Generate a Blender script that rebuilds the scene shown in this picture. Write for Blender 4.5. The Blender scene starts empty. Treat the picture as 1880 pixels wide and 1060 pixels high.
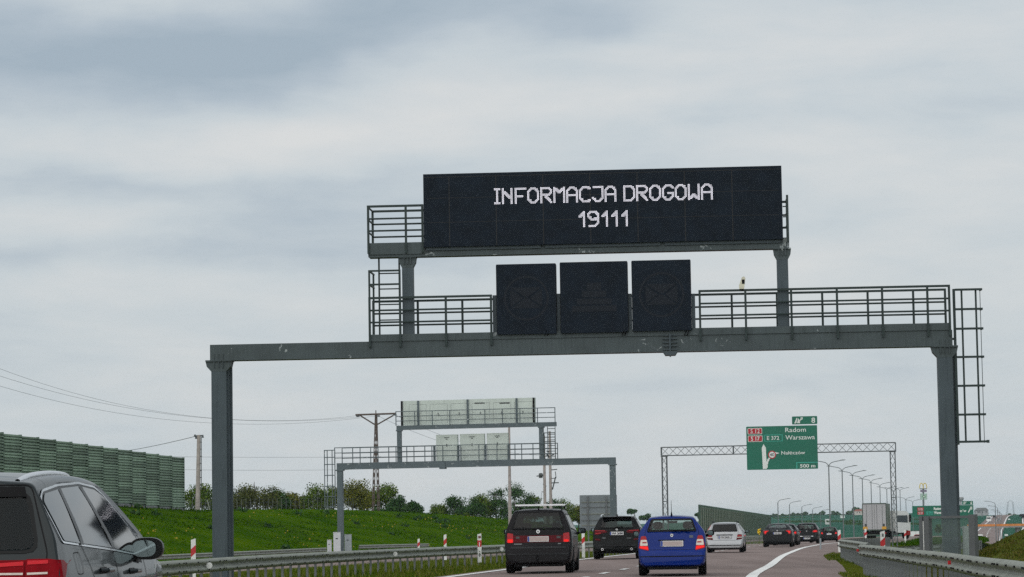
import bpy, bmesh, math, random
import numpy as np
from mathutils import Vector, Matrix
from mathutils.bvhtree import BVHTree
from mathutils.geometry import delaunay_2d_cdt

SC = bpy.context.scene
COL = SC.collection
R = random.Random(7)

# ------------------------------------------------------------------ camera
FPX = 5000.0
PITCH = math.atan((965 - 530) / FPX)
ROLL = 0.016
CAMZ = 1.2
cd = bpy.data.cameras.new('camera')
cd.sensor_width = 36.0
cd.lens = 36.0 * FPX / 1880.0
cd.clip_start = 0.5
cd.clip_end = 20000
cam = bpy.data.objects.new('camera', cd)
COL.objects.link(cam)
CM = Matrix.Rotation(math.pi / 2 + PITCH, 3, 'X') @ Matrix.Rotation(-ROLL, 3, 'Z')
cam.matrix_world = Matrix.Translation((0, 0, CAMZ)) @ CM.to_4x4()
SC.camera = cam


def P(px, py, d):
    """world point seen at photograph pixel (px, py) at distance d along the road axis"""
    r = CM @ Vector(((px - 940) / FPX, (530 - py) / FPX, -1.0))
    return Vector((0, 0, CAMZ)) + r * (d / r.y)


# ------------------------------------------------------------------ world / sun / exposure
SC.view_settings.view_transform = 'Standard'
SC.view_settings.look = 'None'
SC.view_settings.exposure = 0.0
SC.view_settings.gamma = 1.0
SC.view_settings.use_curve_mapping = False
SC.cycles.max_bounces = 8
SC.cycles.volume_bounces = 1
SC.cycles.transparent_max_bounces = 16
SC.cycles.use_denoising = False

SUN_EL, SUN_AZ = math.radians(42), math.radians(205)   # azimuth clockwise from +Y


class NT:
    def __init__(self, tree):
        self.t = tree
        self.n = tree.nodes
        self.l = tree.links

    def node(self, typ, **kw):
        nd = self.n.new(typ)
        for k, v in kw.items():
            setattr(nd, k, v)
        return nd

    def link(self, a, b):
        self.l.new(a, b)

    def math(self, op, a, b=None, c=None, clamp=False):
        nd = self.n.new('ShaderNodeMath')
        nd.operation = op
        nd.use_clamp = clamp
        for i, v in enumerate((a, b, c)):
            if v is None:
                continue
            if isinstance(v, (int, float)):
                nd.inputs[i].default_value = v
            else:
                self.l.new(v, nd.inputs[i])
        return nd.outputs[0]

    def noise(self, vec, scale, detail=4, rough=0.55, w=None, dist=0.0):
        nd = self.n.new('ShaderNodeTexNoise')
        if w is not None:
            nd.noise_dimensions = '4D'
            nd.inputs['W'].default_value = w
        nd.inputs['Scale'].default_value = scale
        nd.inputs['Detail'].default_value = detail
        nd.inputs['Roughness'].default_value = rough
        nd.inputs['Distortion'].default_value = dist
        if vec is not None:
            self.l.new(vec, nd.inputs['Vector'])
        return nd.outputs['Fac']

    def ramp(self, fac, stops):
        nd = self.n.new('ShaderNodeValToRGB')
        e = nd.color_ramp.elements
        while len(e) < len(stops):
            e.new(0.5)
        for el, (p, c) in zip(e, stops):
            el.position = p
            el.color = (c[0], c[1], c[2], 1) if not isinstance(c, (int, float)) else (c, c, c, 1)
        self.l.new(fac, nd.inputs[0])
        return nd.outputs[0]

    def mix(self, fac, a, b, typ='MIX'):
        nd = self.n.new('ShaderNodeMix')
        nd.data_type = 'RGBA'
        nd.blend_type = typ
        if isinstance(fac, (int, float)):
            nd.inputs[0].default_value = fac
        else:
            self.l.new(fac, nd.inputs[0])
        for i, v in ((6, a), (7, b)):
            if isinstance(v, (tuple, list)):
                nd.inputs[i].default_value = (v[0], v[1], v[2], 1)
            else:
                self.l.new(v, nd.inputs[i])
        return nd.outputs[2]


def make_world():
    w = bpy.data.worlds.new('World')
    SC.world = w
    w.use_nodes = True
    t = NT(w.node_tree)
    t.n.clear()
    out = t.node('ShaderNodeOutputWorld')
    bg = t.node('ShaderNodeBackground')
    bg.inputs['Strength'].default_value = 0.1
    sky = t.node('ShaderNodeTexSky')
    sky.sky_type = 'NISHITA'
    sky.sun_disc = False
    sky.sun_elevation = SUN_EL
    sky.sun_rotation = SUN_AZ
    sky.air_density = 1.2
    sky.dust_density = 2.5
    tc = t.node('ShaderNodeTexCoord')
    sep = t.node('ShaderNodeSeparateXYZ')
    t.link(tc.outputs['Generated'], sep.inputs[0])
    x, y, z = sep.outputs
    az = t.math('ARCTAN2', x, t.math('ABSOLUTE', y))
    el = t.math('ARCSINE', z)
    # domain warp so that every cloud edge is ragged
    wn = t.noise(tc.outputs['Generated'], 9.0, 5, 0.55, w=3.1)
    wn2 = t.noise(tc.outputs['Generated'], 7.0, 5, 0.55, w=8.7)
    azw = t.math('ADD', az, t.math('MULTIPLY', t.math('SUBTRACT', wn, 0.5), 0.14))
    elw = t.math('ADD', el, t.math('MULTIPLY', t.math('SUBTRACT', wn2, 0.5), 0.055))
    # (px, py, half width px, half height px, amount): broad stratus banks, darker (-) or thinner (+)
    banks = [(150, 75, 620, 80, -0.56), (520, 75, 330, 40, -0.20), (780, 20, 500, 50, -0.28), (120, 330, 240, 26, -0.16), (700, 390, 300, 24, -0.10), (60, 215, 170, 40, -0.22),
             (640, 245, 360, 70, 0.25), (300, 235, 260, 50, 0.18), (1150, 130, 300, 60, 0.20), (1330, 20, 200, 40, 0.22),
             (1500, 210, 420, 32, -0.16), (1820, 160, 260, 40, -0.20), (1760, 60, 200, 40, 0.14),
             (210, 470, 420, 30, -0.22), (620, 440, 260, 30, -0.10), (110, 400, 220, 40, 0.12), (1650, 330, 300, 60, 0.12), (700, 560, 400, 40, 0.10), (1600, 560, 260, 60, 0.10),
             (1300, 790, 1100, 170, 0.10), (950, 100, 420, 22, 0.14), (430, 330, 500, 26, -0.14), (1000, 520, 700, 30, 0.08), (1450, 120, 420, 26, -0.10), (250, 610, 420, 36, -0.10)]
    acc = None
    for bx, by, sx, sy, am in banks:
        p = P(bx, by, 1.0) - Vector((0, 0, CAMZ))
        a0 = math.atan2(p.x, p.y)
        e0 = math.asin(p.normalized().z)
        da = t.math('DIVIDE', t.math('SUBTRACT', azw, a0), sx / FPX)
        de = t.math('DIVIDE', t.math('SUBTRACT', elw, e0), sy / FPX)
        g = t.math('EXPONENT', t.math('MULTIPLY', t.math('ADD', t.math('MULTIPLY', da, da), t.math('MULTIPLY', de, de)), -0.7))
        g = t.math('MULTIPLY', g, am)
        acc = g if acc is None else t.math('ADD', acc, g)
    mp = t.node('ShaderNodeMapping')
    mp.inputs['Scale'].default_value = (1.0, 1.0, 4.2)
    t.link(tc.outputs['Generated'], mp.inputs['Vector'])
    n1 = t.noise(mp.outputs[0], 8.0, 8, 0.58, w=1.7, dist=0.3)
    n2 = t.noise(mp.outputs[0], 2.2, 4, 0.5, w=5.3)
    v = t.math('ADD', acc, t.math('MULTIPLY', t.math('SUBTRACT', n1, 0.5), 1.15))
    v = t.math('ADD', v, t.math('MULTIPLY', t.math('SUBTRACT', n2, 0.5), 0.55))
    n3 = t.noise(mp.outputs[0], 26.0, 6, 0.6, w=6.1, dist=0.4)
    v = t.math('ADD', v, t.math('MULTIPLY', t.math('SUBTRACT', n3, 0.5), 0.24))
    v = t.math('ADD', v, 0.65, clamp=True)
    # overcast: grey-blue undersides to pale thin cloud (values before the 0.1 strength)
    cloud = t.ramp(v, [(0.0, (3.7, 4.5, 5.25)), (0.3, (4.6, 5.3, 5.95)), (0.6, (5.85, 6.4, 6.75)), (1.0, (7.15, 7.25, 7.25))])
    col = t.mix(0.93, sky.outputs[0], cloud)
    t.link(col, bg.inputs['Color'])
    t.link(bg.outputs[0], out.inputs[0])


make_world()
sl = bpy.data.lights.new('sun', 'SUN')
sl.energy = 1.5
sl.angle = math.radians(100)
sl.color = (1.0, 0.96, 0.9)
sun = bpy.data.objects.new('sun', sl)
COL.objects.link(sun)
sdir = Vector((math.sin(SUN_AZ) * math.cos(SUN_EL), math.cos(SUN_AZ) * math.cos(SUN_EL), math.sin(SUN_EL)))
sun.rotation_euler = sdir.to_track_quat('Z', 'Y').to_euler()
sun.location = (0, 0, 60)

# ------------------------------------------------------------------ materials
MATS = {}


def mat(name, col, rough=0.5, metal=0.0, var=0.18, scale=3.0, bump=0.0, coat=0.0, spec=0.5, objrand=0.0, emit=None, streak=None, stain=None):
    """procedural material: two octaves of colour variation, optional vertical streaks, stains, bump"""
    if name in MATS:
        return MATS[name]
    m = bpy.data.materials.new(name)
    m.use_nodes = True
    t = NT(m.node_tree)
    b = t.n['Principled BSDF']
    tc = t.node('ShaderNodeTexCoord')
    vec = tc.outputs['Object']
    n = t.noise(vec, scale, 6, 0.6)
    lo = tuple(c * (1 - var) for c in col)
    hi = tuple(min(c * (1 + var), 1) for c in col)
    c = t.ramp(n, [(0.3, lo), (0.7, hi)])
    if streak:
        mp = t.node('ShaderNodeMapping')
        mp.inputs['Scale'].default_value = (9, 9, 0.6)
        t.link(vec, mp.inputs['Vector'])
        s = t.noise(mp.outputs[0], 1.6, 5, 0.6)
        f = t.ramp(s, [(0.50, 0.0), (0.72, streak[1])])
        c = t.mix(f, c, streak[0])
    if stain:
        s = t.noise(vec, stain[2], 6, 0.7, dist=1.2)
        big = t.noise(vec, stain[3], 2, 0.5)
        f = t.math('MULTIPLY', t.math('GREATER_THAN', s, stain[1]), t.math('GREATER_THAN', big, 0.56))
        c = t.mix(t.math('MULTIPLY', f, 0.8), c, stain[0])
    if objrand:
        oi = t.node('ShaderNodeObjectInfo')
        k = t.math('ADD', t.math('MULTIPLY', oi.outputs['Random'], 2 * objrand), 1 - objrand)
        hs = t.node('ShaderNodeHueSaturation')
        t.link(k, hs.inputs['Value'])
        t.link(c, hs.inputs['Color'])
        c = hs.outputs[0]
    t.link(c, b.inputs['Base Color'])
    b.inputs['Roughness'].default_value = rough
    b.inputs['Metallic'].default_value = metal
    b.inputs['Specular IOR Level'].default_value = spec
    b.inputs['Coat Weight'].default_value = coat
    b.inputs['Coat Roughness'].default_value = 0.04
    if bump:
        bp = t.node('ShaderNodeBump')
        bp.inputs['Strength'].default_value = bump
        bp.inputs['Distance'].default_value = 0.02
        t.link(t.noise(vec, scale * 6, 5, 0.6), bp.inputs['Height'])
        t.link(bp.outputs[0], b.inputs['Normal'])
    if emit:
        b.inputs['Emission Color'].default_value = (*emit[0], 1)
        b.inputs['Emission Strength'].default_value = emit[1]
    MATS[name] = m
    return m


def glass(name, tint, refl=1.0, milk=0.0, rough=0.03):
    if name in MATS:
        return MATS[name]
    m = bpy.data.materials.new(name)
    m.use_nodes = True
    t = NT(m.node_tree)
    t.n.clear()
    out = t.node('ShaderNodeOutputMaterial')
    tr = t.node('ShaderNodeBsdfTransparent')
    tr.inputs[0].default_value = (*tint, 1)
    gl = t.node('ShaderNodeBsdfGlossy')
    gl.inputs['Roughness'].default_value = rough
    gl.inputs['Color'].default_value = (refl, refl, refl, 1)
    lw = t.node('ShaderNodeLayerWeight')
    lw.inputs['Blend'].default_value = 0.5
    fr = t.math('ADD', t.math('MULTIPLY', t.math('POWER', lw.outputs['Facing'], 3.4), 0.9), 0.032, clamp=True)
    tc = t.node('ShaderNodeTexCoord')
    mx = t.node('ShaderNodeMixShader')
    t.link(fr, mx.inputs[0])
    t.link(tr.outputs[0], mx.inputs[1])
    t.link(gl.outputs[0], mx.inputs[2])
    res = mx.outputs[0]
    if milk:
        df = t.node('ShaderNodeBsdfDiffuse')
        df.inputs[0].default_value = (0.5, 0.55, 0.55, 1)
        m2 = t.node('ShaderNodeMixShader')
        t.link(t.math('ADD', t.math('MULTIPLY', t.noise(tc.outputs['Object'], 3, 4), milk * 0.5), milk * 0.75), m2.inputs[0])
        t.link(res, m2.inputs[1])
        t.link(df.outputs[0], m2.inputs[2])
        res = m2.outputs[0]
    t.link(res, out.inputs[0])
    MATS[name] = m
    return m


STEEL = mat('painted grey steel', (0.066, 0.086, 0.092), 0.55, 0.0, 0.16, 1.2, 0.1, spec=0.3, streak=((0.036, 0.050, 0.054), 0.6), stain=((0.36, 0.40, 0.41), 0.585, 4.0, 0.7))
STEEL2 = mat('painted grey steel column', (0.064, 0.086, 0.100), 0.55, 0.0, 0.14, 1.0, 0.1, spec=0.3, streak=((0.038, 0.054, 0.064), 0.7))
RAILM = mat('grey green railing steel', (0.026, 0.042, 0.042), 0.55, 0.0, 0.2, 4.0, spec=0.3)
GALV = mat('galvanised steel', (0.245, 0.262, 0.228), 0.6, 0.1, 0.2, 2.5, 0.05, spec=0.3, streak=((0.17, 0.18, 0.155), 0.6))
GALVD = mat('dull galvanised posts', (0.16, 0.172, 0.178), 0.65, 0.1, 0.2, 6.0, spec=0.3)
LEDB = mat('black display face', (0.0065, 0.0125, 0.0215), 0.6, 0, 0.25, 3.0, spec=0.15)
LEDB2 = mat('faint unlit lamps', (0.0145, 0.019, 0.0265), 0.6, 0, 0.3, 30.0, spec=0.15)
LEDB3 = mat('display seam', (0.005, 0.006, 0.008), 0.6)
LEDW = mat('lit white diodes', (0.8, 0.8, 0.8), 0.4, 0, 0.1, 60, emit=((0.90, 0.87, 1.0), 1.35))
CREAM = mat('cream plastic', (0.62, 0.60, 0.48), 0.5)
WHITEB = mat('pale back sheet', (0.55, 0.62, 0.58), 0.5, 0, 0.08, 1.4, streak=((0.42, 0.47, 0.44), 0.5))
DARKP = mat('dark print', (0.05, 0.06, 0.06), 0.6)
BLACKM = mat('black trim', (0.007, 0.007, 0.008), 0.5, var=0.3, spec=0.12)
BLACKG = mat('black gloss trim', (0.004, 0.005, 0.0055), 0.25, var=0.2, spec=0.2)
TYRE = mat('tyre rubber', (0.010, 0.010, 0.011), 0.9, var=0.3, scale=14, bump=0.2, spec=0.1)
RIMM = mat('alloy rim', (0.42, 0.43, 0.45), 0.3, 0.8)
CHROME = mat('chrome trim', (0.75, 0.76, 0.78), 0.18, 1.0, 0.06)
ALU = mat('brushed aluminium rail', (0.74, 0.75, 0.78), 0.34, 0.85, 0.05)
WHITEP = mat('white paint', (0.78, 0.79, 0.78), 0.45, var=0.07, scale=4)
REDP = mat('red reflective band', (0.52, 0.02, 0.025), 0.4, var=0.12)
SIGNG = mat('green sign sheet', (0.0, 0.135, 0.085), 0.42, 0, 0.1, 0.8)
SIGNR = mat('red sign sheet', (0.42, 0.008, 0.022), 0.42, 0, 0.1, 1.0)
SIGNW = mat('white sign letters', (0.72, 0.76, 0.74), 0.45, 0, 0.06, 3.0)
SIGNT = mat('turquoise sign line', (0.05, 0.45, 0.36), 0.45, 0, 0.06, 3.0)
SIGNK = mat('black sign digits', (0.015, 0.015, 0.02), 0.5)
PLATE = mat('plate white', (0.72, 0.73, 0.73), 0.4, var=0.05)
PLATEB = mat('plate beige', (0.46, 0.38, 0.36), 0.5, var=0.05)
PLATEU = mat('plate blue band', (0.02, 0.06, 0.32), 0.4)
INKP = mat('plate ink', (0.03, 0.03, 0.05), 0.5)
LAMPR = mat('red lamp lens', (0.34, 0.008, 0.014), 0.25, 0, 0.12, 18, coat=0.15, spec=0.2)
LAMPD = mat('dark red lamp lens', (0.085, 0.004, 0.008), 0.3, 0, 0.2, 18, coat=0.05, spec=0.08)
LAMPL = mat('lit red lamp', (0.6, 0.012, 0.012), 0.3, 0, 0.15, 20, spec=0.15, emit=((1.0, 0.012, 0.008), 0.5))
LAMPB = mat('bright red lens', (0.58, 0.010, 0.02), 0.25, 0, 0.1, 20, spec=0.2)
LAMPW = mat('clear lamp lens', (0.62, 0.55, 0.48), 0.15, 0, 0.2, 20, coat=0.6)
SEATM = mat('grey seat cloth', (0.055, 0.055, 0.06), 0.8)
GL_DARK = glass('privacy glass', (0.16, 0.22, 0.20), 0.7)
GL_MID = glass('tinted glass', (0.74, 0.84, 0.80), 1.0)
GL_CLEAR = glass('clear screen', (0.84, 0.88, 0.87), 0.9, milk=0.07)
MIRR = mat('mirror glass', (0.15, 0.19, 0.20), 0.03, 1.0, 0.03)
CONC = mat('grey concrete', (0.30, 0.30, 0.30), 0.85, 0, 0.15, 2.0, 0.2)
POLEM = mat('weathered pole', (0.36, 0.32, 0.30), 0.85, 0, 0.25, 2.5, 0.2)
POLEB = mat('brown lattice pole', (0.105, 0.080, 0.070), 0.85, 0, 0.3, 3.0)
LAMPOST = mat('lamp post steel', (0.17, 0.19, 0.2), 0.5, 0.3)
WIREM = mat('wire', (0.09, 0.10, 0.11), 0.6)
CABW = mat('white cabinet', (0.58, 0.60, 0.63), 0.5, var=0.07, streak=((0.45, 0.46, 0.48), 0.4))
CABG = mat('grey cabinet', (0.30, 0.34, 0.36), 0.5, var=0.1, streak=((0.2, 0.23, 0.24), 0.5))
ORANGE = mat('orange parapet', (0.62, 0.22, 0.05), 0.6, 0, 0.25, 1.2)
YELLOWF = mat('yellow petals', (0.75, 0.52, 0.01), 0.6)
WMARK = mat('white road paint', (0.78, 0.78, 0.76), 0.6, 0, 0.06, 5.0)


def car_paint(name, col, coat=0.5, rough=0.4, metal=0.2):
    return mat(name, col, rough, metal, 0.05, 1.0, 0, coat=coat, spec=0.06)


def asphalt():
    m = bpy.data.materials.new('old asphalt')
    m.use_nodes = True
    t = NT(m.node_tree)
    b = t.n['Principled BSDF']
    tc = t.node('ShaderNodeTexCoord')
    vec = tc.outputs['Object']
    mp = t.node('ShaderNodeMapping')
    mp.inputs['Scale'].default_value = (1.0, 0.06, 1.0)
    mp.inputs['Rotation'].default_value = (0, 0, 0.115)
    t.link(vec, mp.inputs['Vector'])
    lane = t.noise(mp.outputs[0], 0.9, 4, 0.55)
    fine = t.noise(vec, 16, 4, 0.7)
    patch = t.noise(vec, 0.16, 5, 0.6)
    k = t.math('ADD', t.math('ADD', t.math('MULTIPLY', lane, 0.5), t.math('MULTIPLY', fine, 0.25)), t.math('MULTIPLY', patch, 0.4))
    c = t.ramp(k, [(0.40, (0.155, 0.118, 0.108)), (0.58, (0.218, 0.170, 0.158)), (0.78, (0.275, 0.218, 0.204))])
    t.link(c, b.inputs['Base Color'])
    b.inputs['Roughness'].default_value = 0.86
    b.inputs['Specular IOR Level'].default_value = 0.12
    bp = t.node('ShaderNodeBump')
    bp.inputs['Strength'].default_value = 0.4
    bp.inputs['Distance'].default_value = 0.01
    t.link(t.noise(vec, 60, 3, 0.6), bp.inputs['Height'])
    t.link(bp.outputs[0], b.inputs['Normal'])
    return m


def grass_mat(name, dark, mid, light, dry, sc=1.0, flowers=True):
    m = bpy.data.materials.new(name)
    m.use_nodes = True
    t = NT(m.node_tree)
    b = t.n['Principled BSDF']
    tc = t.node('ShaderNodeTexCoord')
    vec = tc.outputs['Object']
    n1 = t.noise(vec, 0.16 * sc, 6, 0.62)
    n2 = t.noise(vec, 1.1 * sc, 6, 0.7)
    n3 = t.noise(vec, 7.0 * sc, 4, 0.7)
    k = t.math('ADD', t.math('ADD', t.math('MULTIPLY', n1, 0.55), t.math('MULTIPLY', n2, 0.5)), t.math('MULTIPLY', n3, 0.35))
    c = t.ramp(k, [(0.48, dark), (0.66, mid), (0.84, light)])
    d = t.noise(vec, 0.45 * sc, 5, 0.6, w=4.0)
    c = t.mix(t.ramp(d, [(0.58, 0.0), (0.75, 0.6)]), c, dry)
    if flowers:
        f = t.noise(vec, 3.3 * sc, 2, 0.5, w=2.0)
        f2 = t.noise(vec, 0.5 * sc, 3, 0.5, w=9.0)
        fm = t.math('MULTIPLY', t.math('GREATER_THAN', f, 0.705), t.math('GREATER_THAN', f2, 0.53))
        c = t.mix(t.math('MULTIPLY', fm, 0.75), c, (0.30, 0.22, 0.012))
    t.link(c, b.inputs['Base Color'])
    b.inputs['Roughness'].default_value = 0.9
    b.inputs['Specular IOR Level'].default_value = 0.0
    bp = t.node('ShaderNodeBump')
    bp.inputs['Strength'].default_value = 0.8
    bp.inputs['Distance'].default_value = 0.15
    t.link(t.math('ADD', n2, t.math('MULTIPLY', n3, 0.5)), bp.inputs['Height'])
    t.link(bp.outputs[0], b.inputs['Normal'])
    return m


ASPH = asphalt()
GRASS = grass_mat('verge grass', (0.03, 0.05, 0.004), (0.075, 0.10, 0.009), (0.12, 0.13, 0.02), (0.17, 0.13, 0.05), 2.0, False)
BANK = grass_mat('bank grass', (0.012, 0.042, 0.001), (0.033, 0.084, 0.0015), (0.066, 0.120, 0.002), (0.062, 0.084, 0.003), 1.0)
MOUNDM = grass_mat('mound grass', (0.03, 0.05, 0.008), (0.085, 0.10, 0.02), (0.10, 0.15, 0.02), (0.13, 0.085, 0.035), 1.4, False)
FIELD = grass_mat('far field', (0.014, 0.066, 0.046), (0.024, 0.092, 0.064), (0.042, 0.12, 0.08), (0.036, 0.09, 0.066), 0.02, False)  # field green shifted to teal: the tint of distant haze put into the colour


def leaf_mat(name, a, b_, c_):
    m = bpy.data.materials.new(name)
    m.use_nodes = True
    t = NT(m.node_tree)
    b = t.n['Principled BSDF']
    g = t.node('ShaderNodeNewGeometry')
    tc = t.node('ShaderNodeTexCoord')
    k = t.math('ADD', t.math('MULTIPLY', g.outputs['Random Per Island'], 0.5), t.math('MULTIPLY', t.noise(tc.outputs['Object'], 0.7, 4), 0.5))
    t.link(t.ramp(k, [(0.25, a), (0.5, b_), (0.8, c_)]), b.inputs['Base Color'])
    b.inputs['Roughness'].default_value = 0.75
    b.inputs['Specular IOR Level'].default_value = 0.0
    return m


LEAF = leaf_mat('green leaves', (0.035, 0.075, 0.010), (0.08, 0.135, 0.018), (0.15, 0.19, 0.03))
LEAFD = leaf_mat('deep green leaves', (0.016, 0.052, 0.016), (0.038, 0.092, 0.026), (0.075, 0.135, 0.04))
LEAFR = leaf_mat('reddish young leaves', (0.035, 0.05, 0.016), (0.075, 0.085, 0.026), (0.115, 0.125, 0.035))
LEAFY = leaf_mat('yellow green leaves', (0.055, 0.075, 0.010), (0.12, 0.13, 0.02), (0.18, 0.175, 0.035))
BLADE = leaf_mat('grass blades', (0.032, 0.072, 0.004), (0.085, 0.125, 0.010), (0.18, 0.17, 0.045))
BLADEB = leaf_mat('bank tufts', (0.013, 0.050, 0.001), (0.030, 0.082, 0.0015), (0.058, 0.110, 0.003))
BLADEM = leaf_mat('mound blades', (0.035, 0.05, 0.006), (0.085, 0.09, 0.014), (0.13, 0.10, 0.035))
BARK = mat('bark', (0.09, 0.07, 0.055), 0.9, 0, 0.3, 4, 0.3)

# ------------------------------------------------------------------ mesh helpers


class MB:
    def __init__(self):
        self.v = []
        self.f = []

    def quad(self, a, b, c, d):
        n = len(self.v)
        self.v += [tuple(a), tuple(b), tuple(c), tuple(d)]
        self.f.append((n, n + 1, n + 2, n + 3))

    def tri(self, a, b, c):
        n = len(self.v)
        self.v += [tuple(a), tuple(b), tuple(c)]
        self.f.append((n, n + 1, n + 2))

    def box(self, x0, x1, y0, y1, z0, z1):
        n = len(self.v)
        self.v += [(x0, y0, z0), (x1, y0, z0), (x1, y1, z0), (x0, y1, z0), (x0, y0, z1), (x1, y0, z1), (x1, y1, z1), (x0, y1, z1)]
        for f in ((0, 3, 2, 1), (4, 5, 6, 7), (0, 1, 5, 4), (1, 2, 6, 5), (2, 3, 7, 6), (3, 0, 4, 7)):
            self.f.append(tuple(n + i for i in f))

    def tube(self, a, b, r, r2=None, n=6, cap=True):
        a, b = Vector(a), Vector(b)
        r2 = r if r2 is None else r2
        d = (b - a).normalized()
        u = d.cross(Vector((0, 0, 1)) if abs(d.z) < 0.9 else Vector((1, 0, 0))).normalized()
        w = d.cross(u)
        k = len(self.v)
        for p, rr in ((a, r), (b, r2)):
            for i in range(n):
                an = 2 * math.pi * (i + 0.5) / n
                self.v.append(tuple(p + u * (rr * math.cos(an)) + w * (rr * math.sin(an))))
        for i in range(n):
            j = (i + 1) % n
            self.f.append((k + i, k + j, k + n + j, k + n + i))
        if cap:
            self.f.append(tuple(k + i for i in reversed(range(n))))
            self.f.append(tuple(k + n + i for i in range(n)))

    def path(self, pts, r, n=6):
        for a, b in zip(pts[:-1], pts[1:]):
            self.tube(a, b, r, None, n)

    def prism(self, poly, y0, y1):
        """poly in (x, z), extruded along y"""
        n = len(poly)
        k = len(self.v)
        for y in (y0, y1):
            for x, z in poly:
                self.v.append((x, y, z))
        self.f.append(tuple(k + i for i in range(n)))
        self.f.append(tuple(k + n + i for i in reversed(range(n))))
        for i in range(n):
            j = (i + 1) % n
            self.f.append((k + j, k + i, k + n + i, k + n + j))

    def lathe(self, prof, axis_x=True, n=24, c=(0, 0, 0)):
        """prof: (offset along axis, radius); axis = x"""
        k = len(self.v)
        m = len(prof)
        for i in range(n):
            a = 2 * math.pi * i / n
            for o, r in prof:
                self.v.append((c[0] + o, c[1] + r * math.cos(a), c[2] + r * math.sin(a)) if axis_x else (c[0] + r * math.cos(a), c[1] + o, c[2] + r * math.sin(a)))
        for i in range(n):
            j = (i + 1) % n
            for q in range(m - 1):
                self.f.append((k + i * m + q, k + i * m + q + 1, k + j * m + q + 1, k + j * m + q))

    def mesh(self, name, m, smooth=False, angle=0.7):
        me = bpy.data.meshes.new(name)
        me.from_pydata(self.v, [], self.f)
        me.materials.append(m)
        if smooth:
            for p in me.polygons:
                p.use_smooth = True
            me.set_sharp_from_angle(angle=angle)
        return me

    def build(self, name, m, parent=None, smooth=False, angle=0.7, fix=False):
        me = self.mesh(name, m, smooth, angle)
        if fix:
            bm = bmesh.new()
            bm.from_mesh(me)
            bmesh.ops.recalc_face_normals(bm, faces=bm.faces)
            bm.to_mesh(me)
            bm.free()
        return link(name, me, parent)


def link(name, me, parent=None, loc=None, rot=None):
    o = bpy.data.objects.new(name, me)
    COL.objects.link(o)
    if parent is not None:
        o.parent = parent
    if loc is not None:
        o.location = loc
    if rot is not None:
        o.rotation_euler = rot
    return o


def tag(o, label=None, cat=None, group=None, kind=None):
    if label:
        o['label'] = label
    if cat:
        o['category'] = cat
    if group:
        o['group'] = group
    if kind:
        o['kind'] = kind
    return o


def thing(name, label, cat, loc=(0, 0, 0), rz=0.0, group=None):
    o = link(name, None, None, loc, (0, 0, rz))
    return tag(o, label, cat, group)


def copy_tree(o, parent=None):
    c = o.copy()
    COL.objects.link(c)
    c.parent = parent
    for ch in list(o.children):
        copy_tree(ch, c)
    return c


def interp(tab, x):
    if x <= tab[0][0]:
        return tab[0][1]
    for (a, va), (b, vb) in zip(tab[:-1], tab[1:]):
        if x <= b:
            return va + (vb - va) * (x - a) / (b - a)
    return tab[-1][1]


def hermite(tab, x):
    """smooth interpolation through the table"""
    n = len(tab)
    if x <= tab[0][0]:
        return tab[0][1] + (x - tab[0][0]) * (tab[1][1] - tab[0][1]) / (tab[1][0] - tab[0][0])
    if x >= tab[-1][0]:
        return tab[-1][1] + (x - tab[-1][0]) * (tab[-1][1] - tab[-2][1]) / (tab[-1][0] - tab[-2][0])
    for i in range(n - 1):
        if x <= tab[i + 1][0]:
            break

    def sl_(j):
        if j == 0 or j == n - 1:
            k = min(max(j, 1), n - 1)
            return (tab[k][1] - tab[k - 1][1]) / (tab[k][0] - tab[k - 1][0])
        return (tab[j + 1][1] - tab[j - 1][1]) / (tab[j + 1][0] - tab[j - 1][0])
    h = tab[i + 1][0] - tab[i][0]
    t = (x - tab[i][0]) / h
    a, b = tab[i][1], tab[i + 1][1]
    m0, m1 = sl_(i) * h, sl_(i + 1) * h
    return (2 * t**3 - 3 * t**2 + 1) * a + (t**3 - 2 * t**2 + t) * m0 + (-2 * t**3 + 3 * t**2) * b + (t**3 - t**2) * m1


# ------------------------------------------------------------------ road geometry (distance along the view axis -> X, Z)
_XR = [(-60, 0.0), (0, 1.6), (30, 2.7), (63, 5.4), (82, 7.6), (109, 10.6), (126, 12.6), (162, 17.0), (186, 20.4), (208, 23.9), (278, 35), (294, 37.6), (350, 48), (500, 80), (700, 131), (1000, 193), (1560, 298), (2000, 390)]
_ZR = [(-60, 0.0), (0, 0.0), (65, -0.08), (90, -0.13), (110, -0.19), (130, -0.27), (150, -0.35), (171, -0.43), (208, -0.55), (278, -1.0), (300, -1.08), (350, -1.2), (420, -1.5), (500, -3.5), (560, -5.5), (640, -7.0), (700, -7.0), (850, -5.5), (1000, -3.4), (1350, -0.9), (1560, 1.8), (1800, 3.0), (2600, 3.0)]
_RL = [(-60, -13.5), (30, -10.2), (45, -8.5), (60, -7.0), (73, -5.45), (87, -3.1), (100, -0.4), (120, 2.9), (167, 8.7), (208, 14.8), (278, 25.5), (350, 38), (500, 69), (560, 83)]
_GR = [(-20, 1.0), (15, 4.5), (25, 5.5), (35, 6.55), (41, 7.0), (49, 7.72), (53.5, 7.95), (62, 8.5), (73, 9.24)]
_RR = [(-60, -62), (60, -43.5), (100, -36.5), (130, -30.6), (175, -22.4), (200, -17.8), (215, -15.0), (225, -13.0), (260, -8.0), (320, 2), (420, 20), (480, 32), (560, 50)]
_XT = [(-60, -85), (60, -64), (150, -48), (200, -39.0), (250, -30.0), (300, -21), (350, -12), (420, 0.6), (480, 11), (560, 27)]
_ZT = [(-60, 7), (60, 6.2), (150, 4.7), (200, 3.95), (250, 3.1), (280, 3.2), (300, 3.25), (330, 3.15), (350, 3.0), (420, 1.95), (480, 0.6), (560, -1.2)]
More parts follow.
